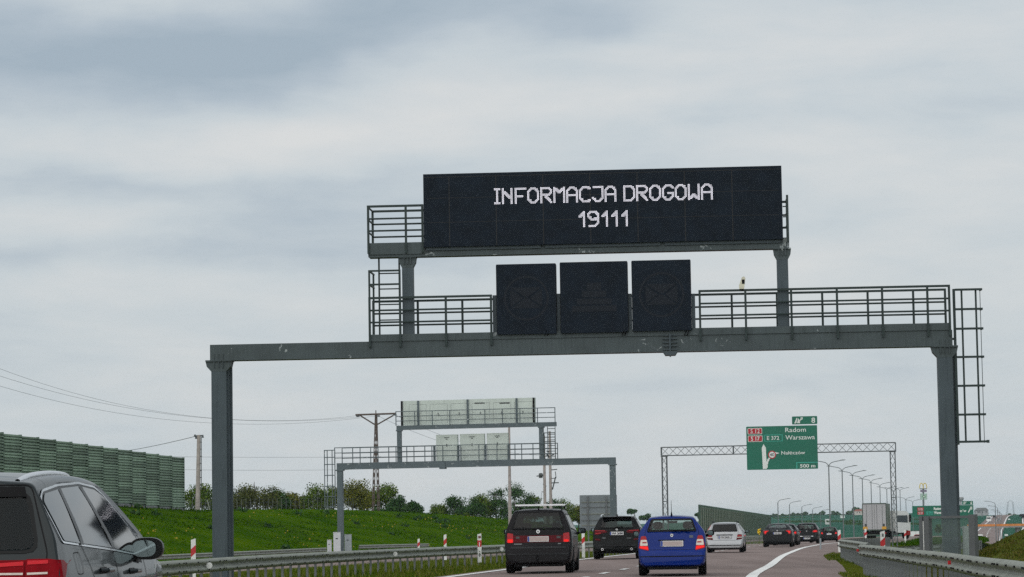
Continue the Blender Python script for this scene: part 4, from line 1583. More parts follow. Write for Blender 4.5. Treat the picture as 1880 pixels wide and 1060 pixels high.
for k in range(15):
    a = dirv * (Lp * k)
    zb = zt0 + 0.072 * k - 10 * 0.456 - 0.02
    a2 = dirv * (Lp * (k + 1))
    po_ = link('post', pom, nb, (a.x, a.y, zb - 0.62), (0, 0, ang))
    if k == 14:
        break
    link('plinth', slm, nb, (a2.x, a2.y, zb - 0.41), (0, 0, ang))
    for q in range(10):
        link('plank', plm, nb, (a2.x, a2.y, zb + 0.46 * q), (0, 0, ang))

# second noise barrier in the middle distance
fa, fb = P(1284, 928.5, 330), P(1415, 947.2, 640)
nb2 = thing('noise_barrier', 'distant green noise barrier running back behind the silver estate car', 'noise barrier', (0, 0, 0))
BAR2 = mat('far barrier panel', (0.15, 0.185, 0.125), 0.8, 0, 0.3, 0.35, 0)
pan, pst = MB(), MB()
nn = 66
for k in range(nn):
    t0, t1 = k / nn, (k + 1) / nn
    bow = lambda t_: 0.0
    p0, p1 = fa.lerp(fb, t0), fa.lerp(fb, t1)
    dv = (p1 - p0)
    nrm = Vector((dv.y, -dv.x, 0)).normalized() * 0.06
    for q in range(8):
        zz0, zz1 = 0.56 * q, 0.56 * q + 0.50
        top = (p0.z + p1.z) / 2 - 4.6
        c = [p0 + nrm, p1 + nrm]
        pan.quad((c[0].x, c[0].y, top + zz0), (c[1].x, c[1].y, top + zz0), (c[1].x, c[1].y, top + zz1), (c[0].x, c[0].y, top + zz1))
        pan.quad((c[0].x, c[0].y, top + zz1), (c[1].x, c[1].y, top + zz1), (p1.x, p1.y, top + zz1 + 0.03), (p0.x, p0.y, top + zz1 + 0.03))
    pst.box(p0.x - 0.14, p0.x + 0.14, p0.y - 0.1, p0.y + 0.1, p0.z - 5.5, p0.z + 0.12)
    pan.box(min(p0.x, p1.x) - 0.02, max(p0.x, p1.x), p0.y, p1.y, p0.z - 5.5, p0.z - 4.9)
o = pan.build('panel', BAR2, nb2)
o['kind'] = 'stuff'
o = pst.build('post', BARP, nb2)
o['kind'] = 'stuff'

# ------------------------------------------------------------------ cabinets, back of a road sign, screen by the right column
for px0, px1, py, d, m, lab in ((600.5, 608.5, 992, 219, CABW, 'short white service cabinet, leftmost at the far gantry foot'), (612, 625, 978, 218, CABW, 'tall white service cabinet against the far gantry column'), (632.5, 645, 982, 219, CABG, 'grey service cabinet right of the far gantry column')):
    a, b = P(px0, py, d), P(px1, py, d)
    root = thing('service_cabinet', lab, 'cabinet', (a.x, d, -1.15), 0, 'service cabinets')
    w, h = b.x - a.x, a.z + 1.15
    mb = MB()
    mb.box(0, w, 0, 0.35, 0, h)
    mb.build('cabinet_body', m, root)
    mb = MB()
    mb.box(-0.02, w + 0.02, -0.02, 0.37, h, h + 0.03)
    mb.build('cabinet_lid', m, root)
    mb = MB()
    mb.box(w * 0.3, w * 0.62, -0.012, -0.001, h * 0.74, h * 0.78)
    mb.build('vent', DARKP, root)

a, b = P(1064, 910, 232), P(1132.5, 908, 232)
root = thing('road_sign', 'large grey road sign seen from behind, right of the minivan roof', 'sign', (a.x, 232, 0))
w = b.x - a.x
zt_, zb_ = (a.z + b.z) / 2, P(1098, 974, 232).z
mb = MB()
mb.box(0, w, 0.05, 0.075, zb_, zt_)
mb.build('sign_panel', mat('sign back sheet', (0.20, 0.23, 0.25), 0.5, 0.2, 0.1, 1), root)
for py in (921.5, 931, 943.5, 955, 964):
    z = P(1098, py, 232).z
    mb = MB()
    mb.box(0.15, w - 0.1, -0.01, 0.048, z - 0.05, z + 0.02)
    mb.build('sign_rail', GALV if py in (921.5, 943.5, 964) else GALVD, root)
for f in (0.22, 0.72):
    mb = MB()
    mb.tube((w * f, -0.09, -1.6), (w * f, -0.09, zt_ - 0.1), 0.07, n=8)
    mb.build('sign_post', GALVD, root)

G5 = Plane((1699, 990), 72.6, (1787, 990), 71.6)
fr = thing('glazed_screen', 'grey steel portal frame with a hazy glass pane before the right gantry column', 'screen', G5.o, G5.rz)
FRM = mat('dark frame steel', (0.105, 0.112, 0.118), 0.55, 0.1, 0.12, 2)
zt_ = (G5(1700, 947.5)[1] + G5(1787, 946.5)[1]) / 2
zl_ = zt_ - 0.06
for px0, px1, dz in ((1691, 1697, 0), (1699.5, 1709, 0.0), (1782, 1793, 0.02)):
    mb = MB()
    mb.box(G5(px0, 990)[0], G5(px1, 990)[0], -0.08, 0.08, -0.4, zt_ + dz)
    mb.build('frame_post', FRM, fr)
mb = MB()
mb.box(G5(1697.2, 990)[0], G5(1699.3, 990)[0], -0.06, -0.04, -0.3, G5(1698, 957)[1])
mb.build('reflective_strip', WHITEP, fr)
mb = MB()
mb.box(G5(1709.2, 950)[0], G5(1781.8, 950)[0], -0.07, 0.07, zt_ - 0.07, zt_ - 0.005)
mb.build('frame_beam', FRM, fr)
mb = MB()
mb.box(G5(1709.2, 950)[0], G5(1781.8, 950)[0], -0.01, 0.01, -0.3, zt_ - 0.072)
mb.build('glass_pane', GL_CLEAR, fr)
p = P(1763.5, 966, 74)
p2 = P(1782, 966, 74)
root = thing('service_cabinet', 'pale grey service cabinet at the foot of the right gantry column', 'cabinet', (p.x, 73.4, -0.4), 0, 'service cabinets')
mb = MB()
mb.box(0, p2.x - p.x, 0, 0.3, 0, p.z + 0.4)
mb.build('cabinet_body', mat('pale grey cabinet', (0.36, 0.38, 0.38), 0.5, 0, 0.08, 2), root)
mb = MB()
mb.box(0.0, p2.x - p.x, -0.004, -0.001, 0.34, 0.355)
mb.build('door_joint', DARKP, root)

# ------------------------------------------------------------------ utility poles and wires


def wire(name_label, pts, r=0.022, sag=None):
    cu_ = bpy.data.curves.new('overhead_wire', 'CURVE')
    cu_.dimensions = '3D'
    cu_.bevel_depth = r
    cu_.bevel_resolution = 0
    cu_.materials.append(WIREM)
    sp_ = cu_.splines.new('POLY')
    sp_.points.add(len(pts) - 1)
    for q, p in zip(sp_.points, pts):
        q.co = (p.x, p.y, p.z, 1)
    o = link('overhead_wire', cu_)
    me = bpy.data.meshes.new_from_object(o.evaluated_get(bpy.context.evaluated_depsgraph_get()))
    bpy.data.objects.remove(o)
    me.name = 'overhead_wire'
    o = link('overhead_wire', me)
    return tag(o, name_label, 'wire', group='overhead wires')


def hang(a, b, sag, n=24):
    return [a.lerp(b, i / n) - Vector((0, 0, sag * 4 * (i / n) * (1 - i / n))) for i in range(n + 1)]


DP = 335
root = thing('utility_pole', 'tall brown A shaped power pole with a wide crossarm on the bank', 'power pole', P(690, 940, DP))
o0 = root.location.copy()
rel = lambda px, py, d=DP: P(px, py, d) - o0
top = rel(690.5, 760)
for px in (684.5, 695.5):
    mb = MB()
    bt_ = rel(px, 945)
    n = 14
    for i in range(n):
        q0, q1 = bt_.lerp(top, i / n), bt_.lerp(top, (i + 1) / n)
        for s in (-0.11, 0.11):
            mb.tube(q0 + Vector((s, 0, 0)), q1 + Vector((s * 0.95, 0, 0)), 0.055, n=5)
        mb.tube(q0 + Vector((-0.11, 0, 0)), q1 + Vector((0.11, 0, 0)), 0.045, n=5)
        mb.tube(q0 + Vector((0.11, 0, 0)), q1 + Vector((-0.11, 0, 0)), 0.045, n=5)
    mb.build('pole_leg', POLEB, root)
mb = MB()
mb.tube(top - Vector((0, 0, 3.2)), rel(690, 753.5), 0.13, 0.06, 8)
mb.build('pole_head', POLEB, root)
mb = MB()
mb.tube(rel(652.5, 762), rel(726, 759.5), 0.11, n=6)
mb.build('crossarm', POLEB, root)
for px, px2 in ((661, 687.5), (722, 693)):
    mb = MB()
    mb.tube(rel(px, 763), rel(px2, 779.5), 0.085, n=6)
    mb.build('brace', POLEB, root)
for px, py in ((657, 764.5), (694.5, 764), (725, 762)):
    mb = MB()
    mb.lathe([(-0.22, 0.0), (-0.2, 0.1), (-0.1, 0.06), (0, 0.12), (0.1, 0.06), (0.2, 0.1), (0.22, 0.0)], True, 10, tuple(rel(px, py)))
    mb.build('insulator', WIREM, root)

root = thing('utility_pole', 'short weathered concrete power pole at the end of the green barrier', 'power pole', P(364, 942, 300))
o0 = root.location.copy()
R3 = lambda px, py: P(px, py, 300) - o0
mb = MB()
mb.tube(R3(363, 942), R3(365, 799), 0.27, 0.2, 10)
mb.build('pole', POLEM, root)
mb = MB()
mb.tube(R3(357.5, 801), R3(373.5, 800), 0.09, n=6)
mb.tube(R3(372, 800), R3(373.5, 804), 0.06, n=6)
mb.build('crossarm', WIREM, root)
mb = MB()
mb.tube(R3(369.5, 803), R3(369.5, 900), 0.05, n=5)
for k in range(7):
    mb.tube(R3(366, 812 + 13 * k), R3(370.5, 812 + 13 * k), 0.05, n=5)
mb.build('climbing_rail', WIREM, root)
for py, x0 in ((800, 358), (802, 372), (804, 360)):
    mb = MB()
    mb.lathe([(-0.1, 0.0), (-0.1, 0.12), (0.1, 0.12), (0.1, 0.0)], True, 8, tuple(R3(x0, py)))
    mb.build('insulator', WIREM, root)

root = thing('utility_pole', 'plain pale round pole standing just left of the minivan', 'power pole', P(935.5, 962, 300))
o0 = root.location.copy()
mb = MB()
mb.tube(P(936.5, 968, 300) - o0, P(934.5, 772, 300) - o0, 0.2, 0.11, 10)
mb.build('pole', POLEM, root)

root = thing('utility_pole', 'twin weathered poles carrying a transformer behind the minivan', 'power pole', P(1005, 962, 360))
o0 = root.location.copy()
R4 = lambda px, py: P(px, py, 360) - o0
for a, b in (((1001, 962), (998.5, 800)), ((1012, 962), (1009, 792))):
    mb = MB()
    mb.tube(R4(*a), R4(*b), 0.21, 0.15, 10)
    mb.build('pole', POLEM, root)
mb = MB()
c = R4(993, 873)
mb.lathe([(-0.28, 0.0), (-0.28, 0.24), (-0.1, 0.3), (0.16, 0.3), (0.26, 0.18), (0.26, 0.0)], True, 12, tuple(c))
mb.box(c.x - 0.26, c.x + 0.22, c.y - 0.2, c.y + 0.2, c.z - 0.35, c.z + 0.25)
mb.build('transformer', DARKP, root)
for (x0, y0, x1, y1, r) in ((985, 874.5, 1000, 873, 0.07), (1008, 887, 1026, 886.5, 0.07), (1012, 863, 1023, 862, 0.06), (1012, 879, 1020, 878, 0.05), (994, 903.5, 1002, 903, 0.04), (1020, 876, 1015, 896, 0.08), (1019.5, 866, 1021, 878, 0.05), (994, 905, 993, 925, 0.02), (998, 888, 1002, 894, 0.14), (1015, 896, 1013, 899, 0.12), (1000, 838, 1016, 836, 0.07), (1003, 828, 1018, 836, 0.06), (1004, 834, 1012, 844, 0.12)):
    mb = MB()
    mb.tube(R4(x0, y0), R4(x1, y1), r, n=6)
    mb.build('bracket', DARKP, root)

near_end = Vector(P(-260, 560, 150))
for lab, p0, mid, p1 in (('topmost overhead wire crossing the sky left of the gantry', (-2, 676.5), (388, 767.8), (652, 764)), ('second overhead wire from the top, left of the gantry', (-2, 690), (388, 768.5), (660, 766)), ('lowest overhead wire of the three left of the gantry', (-2, 708.5), (388, 777), (690, 764))):
    d0, dm, d1 = 215, 290, DP
    pts = []
    for i in range(41):
        t_ = -0.25 + 1.25 * i / 40
        # quadratic through the three measured points, parameter by pixel column
        px = p0[0] + (p1[0] - p0[0]) * t_
        xa, xb, xc = p0[0], mid[0], p1[0]
        py = p0[1] * (px - xb) * (px - xc) / ((xa - xb) * (xa - xc)) + mid[1] * (px - xa) * (px - xc) / ((xb - xa) * (xb - xc)) + p1[1] * (px - xa) * (px - xb) / ((xc - xa) * (xc - xb))
        pts.append(P(px, py, d0 + (d1 - d0) * t_))
    wire(lab, pts, 0.012)
wire('faint overhead wire running left from the short concrete pole', hang(P(360, 801, 300), P(40, 840, 420), 0.9), 0.03)
wire('thin wire level with the barrier top, behind the left gantry column', hang(P(300, 838.5, 320), P(700, 838.5, 370), 0.1), 0.014)
wire('lower thin wire behind the left gantry column', hang(P(300, 862, 320), P(640, 862.5, 370), 0.1), 0.014)
wire('wire dropping right from the crossarm behind the far gantry', hang(P(726, 762, DP), P(1000, 836, 360), 1.2), 0.016)
wire('second wire dropping right from the crossarm behind the far gantry', hang(P(694, 764, DP), P(1010, 850, 360), 1.2), 0.016)

# ------------------------------------------------------------------ wire fence on top of the bank
root = thing('wire_fence', 'thin post and wire fence along the top of the left bank', 'fence', P(420, 940, 292))
o0 = root.location.copy()
fp = [P(345 + 8.2 * k, 939 - 0.1 * k, 292 + 0.7 * k) - o0 for k in range(38)]
mb = MB()
mb.tube((0, 0, 0), (0, 0, 1.3), 0.02, n=6)
pm = mb.mesh('post', GALVD)
for p in fp:
    link('post', pm, root, p)
for h in (0.5, 0.9, 1.25):
    mb = MB()
    mb.path([p + Vector((0, 0, h)) for p in fp], 0.012, 4)
    mb.build('wire', WIREM, root)
p = P(385, 940, 285)
mb = MB()
mb.tube(P(385.5, 938, 285) - p, P(380.5, 918, 285) - p, 0.06, n=6)
o = mb.build('leaning_stake', GALV)
o.location = p
tag(o, 'pale stake leaning on the bank just left of the gantry column', 'stake')

# ------------------------------------------------------------------ trees


def crown_mesh(name, w, h, seed, m, n=1100, leaf=0.3, blobs=9, gap=0.0, base=0.0, flat=1.0):
    r = random.Random(seed)
    mb = MB()
    cl = []
    for i in range(blobs):
        a, q = r.uniform(0, 2 * math.pi), r.random() ** 0.6
        cx, cy = math.cos(a) * q * w * 0.36, math.sin(a) * q * w * 0.36
        lim = 1 - 0.75 * (q ** 2)
        cz = base + (h - base) * (0.18 + 0.62 * r.random() * lim)
        rr = r.uniform(0.14, 0.27) * min(w, h * 1.3)
        rr = min(rr, h - cz + 0.02) if h - cz > 0.15 else 0.2
        cl.append((cx, cy, cz, max(rr, 0.12 * h)))
    tot = sum(c[3] ** 2 for c in cl)
    for cx, cy, cz, rr in cl:
        k = int(n * rr * rr / tot)
        for _ in range(k):
            v = Vector((r.gauss(0, 1), r.gauss(0, 1), r.gauss(0, 1))).normalized()
            q = rr * (r.random() ** 0.45) * r.uniform(0.8, 1.12)
            p = Vector((cx, cy, cz)) + Vector((v.x * q * 1.05, v.y * q * 1.05, v.z * q * 0.85 * flat))
            if p.z < base * 0.3:
                continue
            nrm = (v + Vector((r.gauss(0, 0.7), r.gauss(0, 0.7), r.gauss(0.4, 0.7)))).normalized()
            t1 = nrm.orthogonal().normalized()
            t1.rotate(Matrix.Rotation(r.uniform(0, 6.28), 3, nrm))
            t2 = nrm.cross(t1)
            s = leaf * r.uniform(0.6, 1.3)
            mb.quad(p - t1 * s, p - t2 * s * 0.6, p + t1 * s, p + t2 * s * 0.6)
    return mb.mesh(name, m)


def trunk_mesh(h, r0, seed, limbs=6, w=2.0):
    r = random.Random(seed)
    mb = MB()
    pts = [Vector((0, 0, -0.6))]
    for i in range(1, 5):
        pts.append(Vector((r.gauss(0, 0.03) * h, r.gauss(0, 0.03) * h, h * 0.7 * i / 4)))
    for i in range(4):
        mb.tube(pts[i], pts[i + 1], r0 * (1 - 0.2 * i), r0 * (1 - 0.2 * (i + 1)), 7)
    for _ in range(limbs):
        t_ = r.uniform(0.25, 0.9)
        b = pts[0].lerp(pts[-1], t_)
        a = r.uniform(0, 6.28)
        l = min(w, h) * r.uniform(0.12, 0.26)
        e = b + Vector((math.cos(a) * l, math.sin(a) * l, l * r.uniform(0.5, 1.1)))
        mb.tube(b, e, r0 * 0.35, r0 * 0.1, 5)
    return mb.mesh('trunk', BARK)


def tree(px, ytop, ybase, wpx, d, m, seed, label, cat='tree', name='tree', n=1100, leaf=0.26, blobs=9, base=0.15, group='trees beyond the bank', flat=1.0):
    b = P(px, ybase, d)
    h = (P(px, ytop, d).z - b.z) * ((1.36 if cat == 'tree' else 1.1) if d < 500 else 1.05)
    w = wpx * d / FPX * (1.3 if d < 500 else 1.15)
    root = thing(name, label, cat, b, 0, group)
    link('crown', crown_mesh('crown', w, h, seed, m, n, leaf, blobs, base=base * h, flat=flat), root)
    link('trunk', trunk_mesh(h, max(0.06, 0.022 * h), seed, 6, w), root)
    return root


TL = [
    (365, 884, 942, 58, 330, LEAF, 'round green tree behind the short concrete pole'),
    (408, 898, 942, 46, 335, LEAFD, 'green tree half hidden by the left gantry column'),
    (470, 882, 945, 92, 330, LEAFR, 'reddish spiky tree right of the left gantry column'),
    (447, 896, 945, 50, 345, LEAFR, 'small reddish tree at the left edge of the spiky tree'),
    (506, 904, 945, 50, 345, LEAFD, 'dark green shrub right of the reddish spiky tree'),
    (540, 911, 945, 46, 350, LEAFY, 'low yellow green shrub right of the reddish tree'),
    (578, 896, 945, 60, 350, LEAF, 'loose green tree behind the far gantry ladder cage'),
    (612, 892, 945, 56, 365, LEAF, 'green tree behind the far gantry left column'),
    (645, 884, 945, 60, 360, LEAFY, 'tall yellow green tree left of the brown A shaped pole'),
    (675, 882, 945, 56, 375, LEAFY, 'yellow green tree right behind the brown A shaped pole'),
    (707, 893, 945, 56, 370, LEAF, 'green tree right of the brown A shaped pole'),
    (731, 914, 945, 38, 365, LEAFD, 'dark low tree ending the left tree row'),
    (763, 922, 946, 26, 372, LEAFD, 'tiny pointed shrub in the gap of the tree rows'),
    (806, 929, 952, 34, 420, LEAF, 'small pale shrub beginning the right tree row'),
    (834, 919, 952, 44, 420, LEAFD, 'rounded dark tree second in the right tree row'),
    (866, 920, 955, 44, 428, LEAFD, 'broad dark shrub left of the tall right hand trees'),
    (888, 908, 957, 46, 430, LEAF, 'airy green tree left of the forked tree top'),
    (911, 899, 958, 40, 432, LEAFD, 'narrow tall dark tree left of the plain pale pole'),
    (944, 899, 960, 58, 430, LEAFD, 'largest dark tree behind the plain pale pole'),
    (966, 903, 962, 46, 440, LEAFD, 'dark tree just right of the plain pale pole'),
    (983, 914, 963, 30, 440, LEAF, 'small round green tree above the minivan roof'),
    (1018, 914, 966, 40, 445, LEAFD, 'dark tree behind the transformer poles'),
    (1043, 921, 968, 44, 445, LEAF, 'green tree between the minivan roof and the grey sign back'),
    (1062, 930, 970, 30, 445, LEAFY, 'low yellowish bush beside the grey sign back'),
]
for i, (px, yt, yb, w, d, m, lab) in enumerate(TL):
    tree(px, yt, yb, w, d, m, 100 + i, lab, n=4200, leaf=0.125, blobs=18, base=0.0)
for i in range(9):
    px = 395 + i * 76 + R.uniform(-14, 14)
    if 740 < px < 800:
        continue
    yb = 941 + max(0, (px - 760)) * 0.085
    tree(px, yb - R.uniform(5, 11), yb + 3, R.uniform(36, 60), 345 if px < 750 else 415, [LEAF, LEAFD, LEAFY][i % 3], 300 + i, 'low leafy bush in the scrub along the top of the bank', 'bush', 'bush', 700, 0.18, 8, 0.0, 'low bushes along the bank top')
# far trees
tree(1160, 934.5, 947.5, 21, 900, LEAFD, 401, 'flat topped distant tree above the black suv roof', n=700, leaf=0.36, blobs=10, base=0.3, group='distant trees')
tree(1187, 941, 958, 27, 900, LEAFD, 402, 'low domed distant tree left of the blue hatchback roof', n=800, leaf=0.36, blobs=10, base=0.0, group='distant trees')
tree(1283, 938, 956, 14, 800, LEAFD, 403, 'small distant tree at the left end of the far noise barrier', n=400, leaf=0.4, group='distant trees')
tree(1722, 960, 983, 16, 700, LEAFD, 404, 'slim distant tree seen through the glazed screen', n=500, leaf=0.36, group='distant trees')
tree(1856, 943, 953, 26, 2100, LEAFD, 405, 'hazy dark tree clump on the median at the crest', n=500, leaf=0.9, group='distant trees')
tree(1572, 931.5, 948, 22, 2300, LEAFD, 406, 'biggest tree on the ridge beside a red roofed house', n=700, leaf=1.0, group='distant trees')
tree(1456, 941, 950, 9, 2300, LEAFD, 407, 'round single tree on the ridge above the dark sedan', n=350, leaf=0.9, group='distant trees')
tree(1530, 936.5, 948, 9, 2300, LEAFD, 408, 'spiky ridge tree left of the second tall street lamp', n=350, leaf=0.8, group='distant trees')
tree(1538, 938, 948, 8, 2300, LEAFD, 409, 'narrow ridge tree by the second tall street lamp', n=300, leaf=0.8, group='distant trees')
tree(1562, 954, 966, 16, 1500, LEAFD, 410, 'dark hedge tree in the fields left of the truck', n=400, leaf=0.7, group='distant trees')
proto = tree(1420, 943, 951, 9, 2350, LEAFD, 411, 'small hazy tree in the row along the far ridge', n=260, leaf=0.9, group='small trees along the ridge')
proto2 = tree(1432, 944.5, 951, 9, 2350, LEAFD, 412, 'small hazy tree in the row along the far ridge', n=260, leaf=0.9, group='small trees along the ridge')
for i in range(26):
    c = copy_tree([proto, proto2][i % 2])
    px = 1408 + i * 7.4 + R.uniform(-3, 3)
    b = P(px, 949.5 - (px - 1400) * 0.011, 2350)
    c.location = b
    s = R.uniform(0.6, 1.25) * (0.75 if px < 1470 else 1.0)
    c.scale = (s * 1.2, s, s)
    c.rotation_euler = (0, 0, R.uniform(0, 6))
    if 1480 < px < 1600:
        c['label'] = 'small hazy ridge tree between the tall twin armed lamps and the truck'
        c['group'] = 'ridge trees among the lamps'
# hedges across the far hillside
for i, (px0, px1, py, d) in enumerate(((1420, 1600, 951.5, 2000), (1440, 1660, 957.5, 1500), (1640, 1760, 955, 1700), (1550, 1700, 962, 1200))):
    mb = MB()
    r = random.Random(60 + i)
    for _ in range(900):
        p = P(r.uniform(px0, px1), py + r.gauss(0, 0.8), d + r.uniform(-15, 15))
        s = d / FPX * r.uniform(0.5, 1.4)
        a = r.uniform(0, 3.14)
        u = Vector((math.cos(a), math.sin(a), r.gauss(0, 0.4))) * s
        v = Vector((r.gauss(0, 0.3), r.gauss(0, 0.3), 1)) * s * 0.8
        mb.quad(p - u - v, p + u - v, p + u + v, p - u + v)
    o = mb.build('hedge_foliage', LEAFD)
    tag(o, kind='stuff')

# ------------------------------------------------------------------ street lamps


def lamp(double, h=11.5, arm=2.45):
    root = thing('street_lamp', 'grey street lamp', 'street lamp')
    mb = MB()
    mb.tube((0, 0, -1.5), (0, 0, h), 0.125, 0.085, 8)
    mb.build('pole', LAMPOST, root)
    for s in ((1, -1) if double else (1,)):
        mb = MB()
        pts = [Vector((0, 0, h - 0.05)), Vector((s * 0.12, 0, h + 0.28)), Vector((s * 0.45, 0, h + 0.55)), Vector((s * 0.95, 0, h + 0.68)), Vector((s * arm * 0.72, 0, h + 0.83))]
        mb.path(pts, 0.055, 6)
        a = mb.build('lamp_arm', LAMPOST, root)
        mb = MB()
        mb.prism([(s * arm * 0.7, h + 0.80), (s * arm * 0.86, h + 0.80), (s * arm * 1.02, h + 0.88), (s * arm * 1.02, h + 0.93), (s * arm * 0.8, h + 0.95), (s * arm * 0.7, h + 0.9)], -0.12, 0.12)
        mb.build('lamp_head', LAMPOST, a, fix=True)
    return root


dbl = lamp(True)
sng = lamp(False)
JD = [(1521.4, 856.4, 400), (1546, 865.6, 440), (1565, 873.8, 482), (1583, 881, 525), (1599, 886.4, 570), (1615.4, 893.5, 615), (1628, 900.5, 665), (1640.5, 902, 690), (1652.3, 902, 720), (1663, 918.5, 770), (1675.5, 923, 830)]
JL = ['nearest and tallest twin armed street lamp, next to the green sign', 'second tallest twin armed street lamp', 'third twin armed street lamp of the row, left of the truck', 'twin armed street lamp over the left edge of the truck box', 'twin armed street lamp over the middle of the truck box',
      'twin armed street lamp over the right half of the truck box', 'twin armed street lamp at the right edge of the truck box', 'twin armed street lamp behind the lattice column', 'twin armed street lamp just right of the lattice column', 'lower twin armed street lamp right of the lattice column', 'farthest twin armed street lamp beside the tall restaurant sign']
for i, (px, py, d) in enumerate(JD):
    o = dbl if i == 0 else copy_tree(dbl)
    p = P(px, py, d)
    o.location = (p.x, p.y, p.z - 11.5)
    o.rotation_euler = (0, 0, -0.15)
    s = 28 - i * 0.55
    o['label'] = JL[i]
    o['group'] = 'street lamps'
SD = [(1428, 923, 500, 1), (1449.3, 927, 540, 1), (1472, 932.5, 590, 1), (1491.8, 936.5, 640, 1), (1506.5, 941, 700, 1), (1827, 926, 600, -1), (1831.5, 934, 660, -1), (1835.5, 941, 720, -1), (1839, 944.5, 770, -1)]
SLB = ['leftmost single armed street lamp above the dark sedan', 'second single armed street lamp from the left', 'third single armed street lamp from the left', 'fourth single armed street lamp from the left', 'smallest single armed street lamp by the tall twin lamp', 'topmost single armed lamp on the far right motorway', 'second of the arched lamps on the far right motorway', 'third of the arched lamps on the far right motorway', 'lowest of the arched lamps on the far right motorway']
for i, (px, py, d, s) in enumerate(SD):
    o = sng if i == 0 else copy_tree(sng)
    p = P(px, py, d)
    k = 0.8
    o.location = (p.x, p.y, p.z - 11.5 * k)
    o.rotation_euler = (0, 0, -0.1 if s > 0 else math.pi - 0.1)
    o.scale = (0.95, k, k)
    o['label'] = SLB[i]
    o['group'] = 'street lamps'

# ------------------------------------------------------------------ far landmarks
DM = 1000
root = thing('restaurant_totem', 'tall roadside totem with yellow arches above a dark plate and a pale square', 'totem sign', P(1695, 950, DM))
o0 = root.location.copy()
Rt = lambda px, py: P(px, py, DM) - o0
mb = MB()
mb.tube(Rt(1696, 965), Rt(1695, 898), 0.35, n=8)
mb.build('totem_pole', LAMPOST, root)
AR = mat('yellow arches', (0.75, 0.56, 0.06), 0.5)
mb = MB()
for s in (-1, 1):
    prev = None
    for i in range(15):
        a = math.pi * i / 14
        c = Rt(1695 + s * 3.15, 897)
        q = c + Vector((-math.cos(a) * 0.68, 0, math.sin(a) ** 0.8 * 1.9))
        if prev is not None:
            mb.tube(prev, q, 0.15, n=6)
        prev = q
mb.build('arches', AR, root)
for (x0, x1, y0, y1, m, nm) in ((1688.7, 1701.5, 897, 898.6, mat('teal dark plate', (0.03, 0.07, 0.07), 0.5), 'name_plate'), (1690, 1701.3, 899.6, 903.8, mat('purple grey plate', (0.22, 0.17, 0.25), 0.5), 'lower_plate'), (1689.8, 1702, 906.2, 918, mat('pale green square', (0.42, 0.55, 0.48), 0.5), 'square_board')):
    a, b = Rt(x0, y1), Rt(x1, y0)
    mb = MB()
    mb.box(a.x, b.x, -0.3 + a.y, 0.3 + a.y, a.z, b.z)
    q = mb.build(nm, m, root)
    if nm == 'square_board':
        c = Rt(1696, 911.8)
        ngon('green_disc', [(c.x + 0.55 * math.cos(t_ * math.pi / 10), c.z + 0.55 * math.sin(t_ * math.pi / 10)) for t_ in range(20)], a.y - 0.32, mat('green disc', (0.10, 0.35, 0.14), 0.5), q)
        ngon('white_dot', [(c.x + 0.25 * math.cos(t_ * math.pi / 10), c.z + 0.25 * math.sin(t_ * math.pi / 10)) for t_ in range(20)], a.y - 0.36, WHITEP, q)
root = thing('water_tower', 'faint distant mushroom shaped water tower above the wide green sign', 'water tower', P(1764, 945, 2600))
o0 = root.location.copy()
mb = MB()
mb.tube((0, 0, -2), P(1764, 921, 2600) - o0, 1.0, 0.8, 10)
mb.build('tower_shaft', CONC, root)
mb = MB()
c = P(1764, 917, 2600) - o0
mb.lathe([(0, 0)], True, 4)
mb = MB()
k = c.z
mb.v = []
prof = [(0.9, k - 2.2), (2.6, k - 0.4), (3.0, k + 1.0), (2.6, k + 1.9), (0.2, k + 2.2)]
for i in range(14):
    a = 2 * math.pi * i / 14
    for r_, z in prof:
        mb.v.append((c.x + r_ * math.cos(a), c.y + r_ * math.sin(a), z))
for i in range(14):
    j = (i + 1) % 14
    for q in range(4):
        mb.f.append((i * 5 + q, j * 5 + q, j * 5 + q + 1, i * 5 + q + 1))
mb.build('tank', CONC, root, smooth=True)

# hazy power-line mast pair on the crest
root = thing('transmission_mast', 'very faint tall twin legged lattice mast on the horizon at right', 'pylon', P(1855, 950, 3200))
o0 = root.location.copy()
M_ = lambda px, py, dy=0: P(px, py, 3200) - o0 + Vector((0, dy, 0))
mb = MB()
for dx in (-6, -4.5, 4.5, 6):
    mb.tube(M_(1855 + dx * 1.5, 952), M_(1855 + dx * 0.75, 922), 0.16, n=5)
for y in (926, 931, 936, 941):
    mb.tube(M_(1848, y), M_(1851, y + 5), 0.12, n=5)
    mb.tube(M_(1862, y), M_(1859, y + 5), 0.12, n=5)
mb.build('mast_legs', LAMPOST, root)
mb = MB()
prev = None
for i in range(9):
    q = M_(1849 + 12 * i / 8, 923 - 3.2 * math.sin(math.pi * i / 8))
    if prev is not None:
        mb.tube(prev, q, 0.16, n=5)
    prev = q
mb.build('mast_crossarm', LAMPOST, root)
# overpass with orange parapet
DO = 640
a, b = P(1776, 965, DO), P(1960, 963, DO)
root = thing('overpass', 'distant overpass with an orange parapet crossing the far motorway', 'bridge', (a.x, a.y, 0))
zt_ = P(1830, 962.5, DO).z
zm = P(1830, 966.5, DO).z
w = b.x - a.x
mb = MB()
mb.box(0, w, 0, 0.2, zm, zt_)
mb.build('parapet', ORANGE, root)
mb = MB()
mb.box(-1, w, 0.05, 5, zm - 0.35, zm - 0.01)
mb.build('bridge_deck', CONC, root)
for f in (0.0, 0.52, 1.0):
    mb = MB()
    mb.box(w * f - 0.4, w * f + 0.4, 1.5, 3.5, -9, zm - 0.351)
    mb.build('bridge_pier', CONC, root)
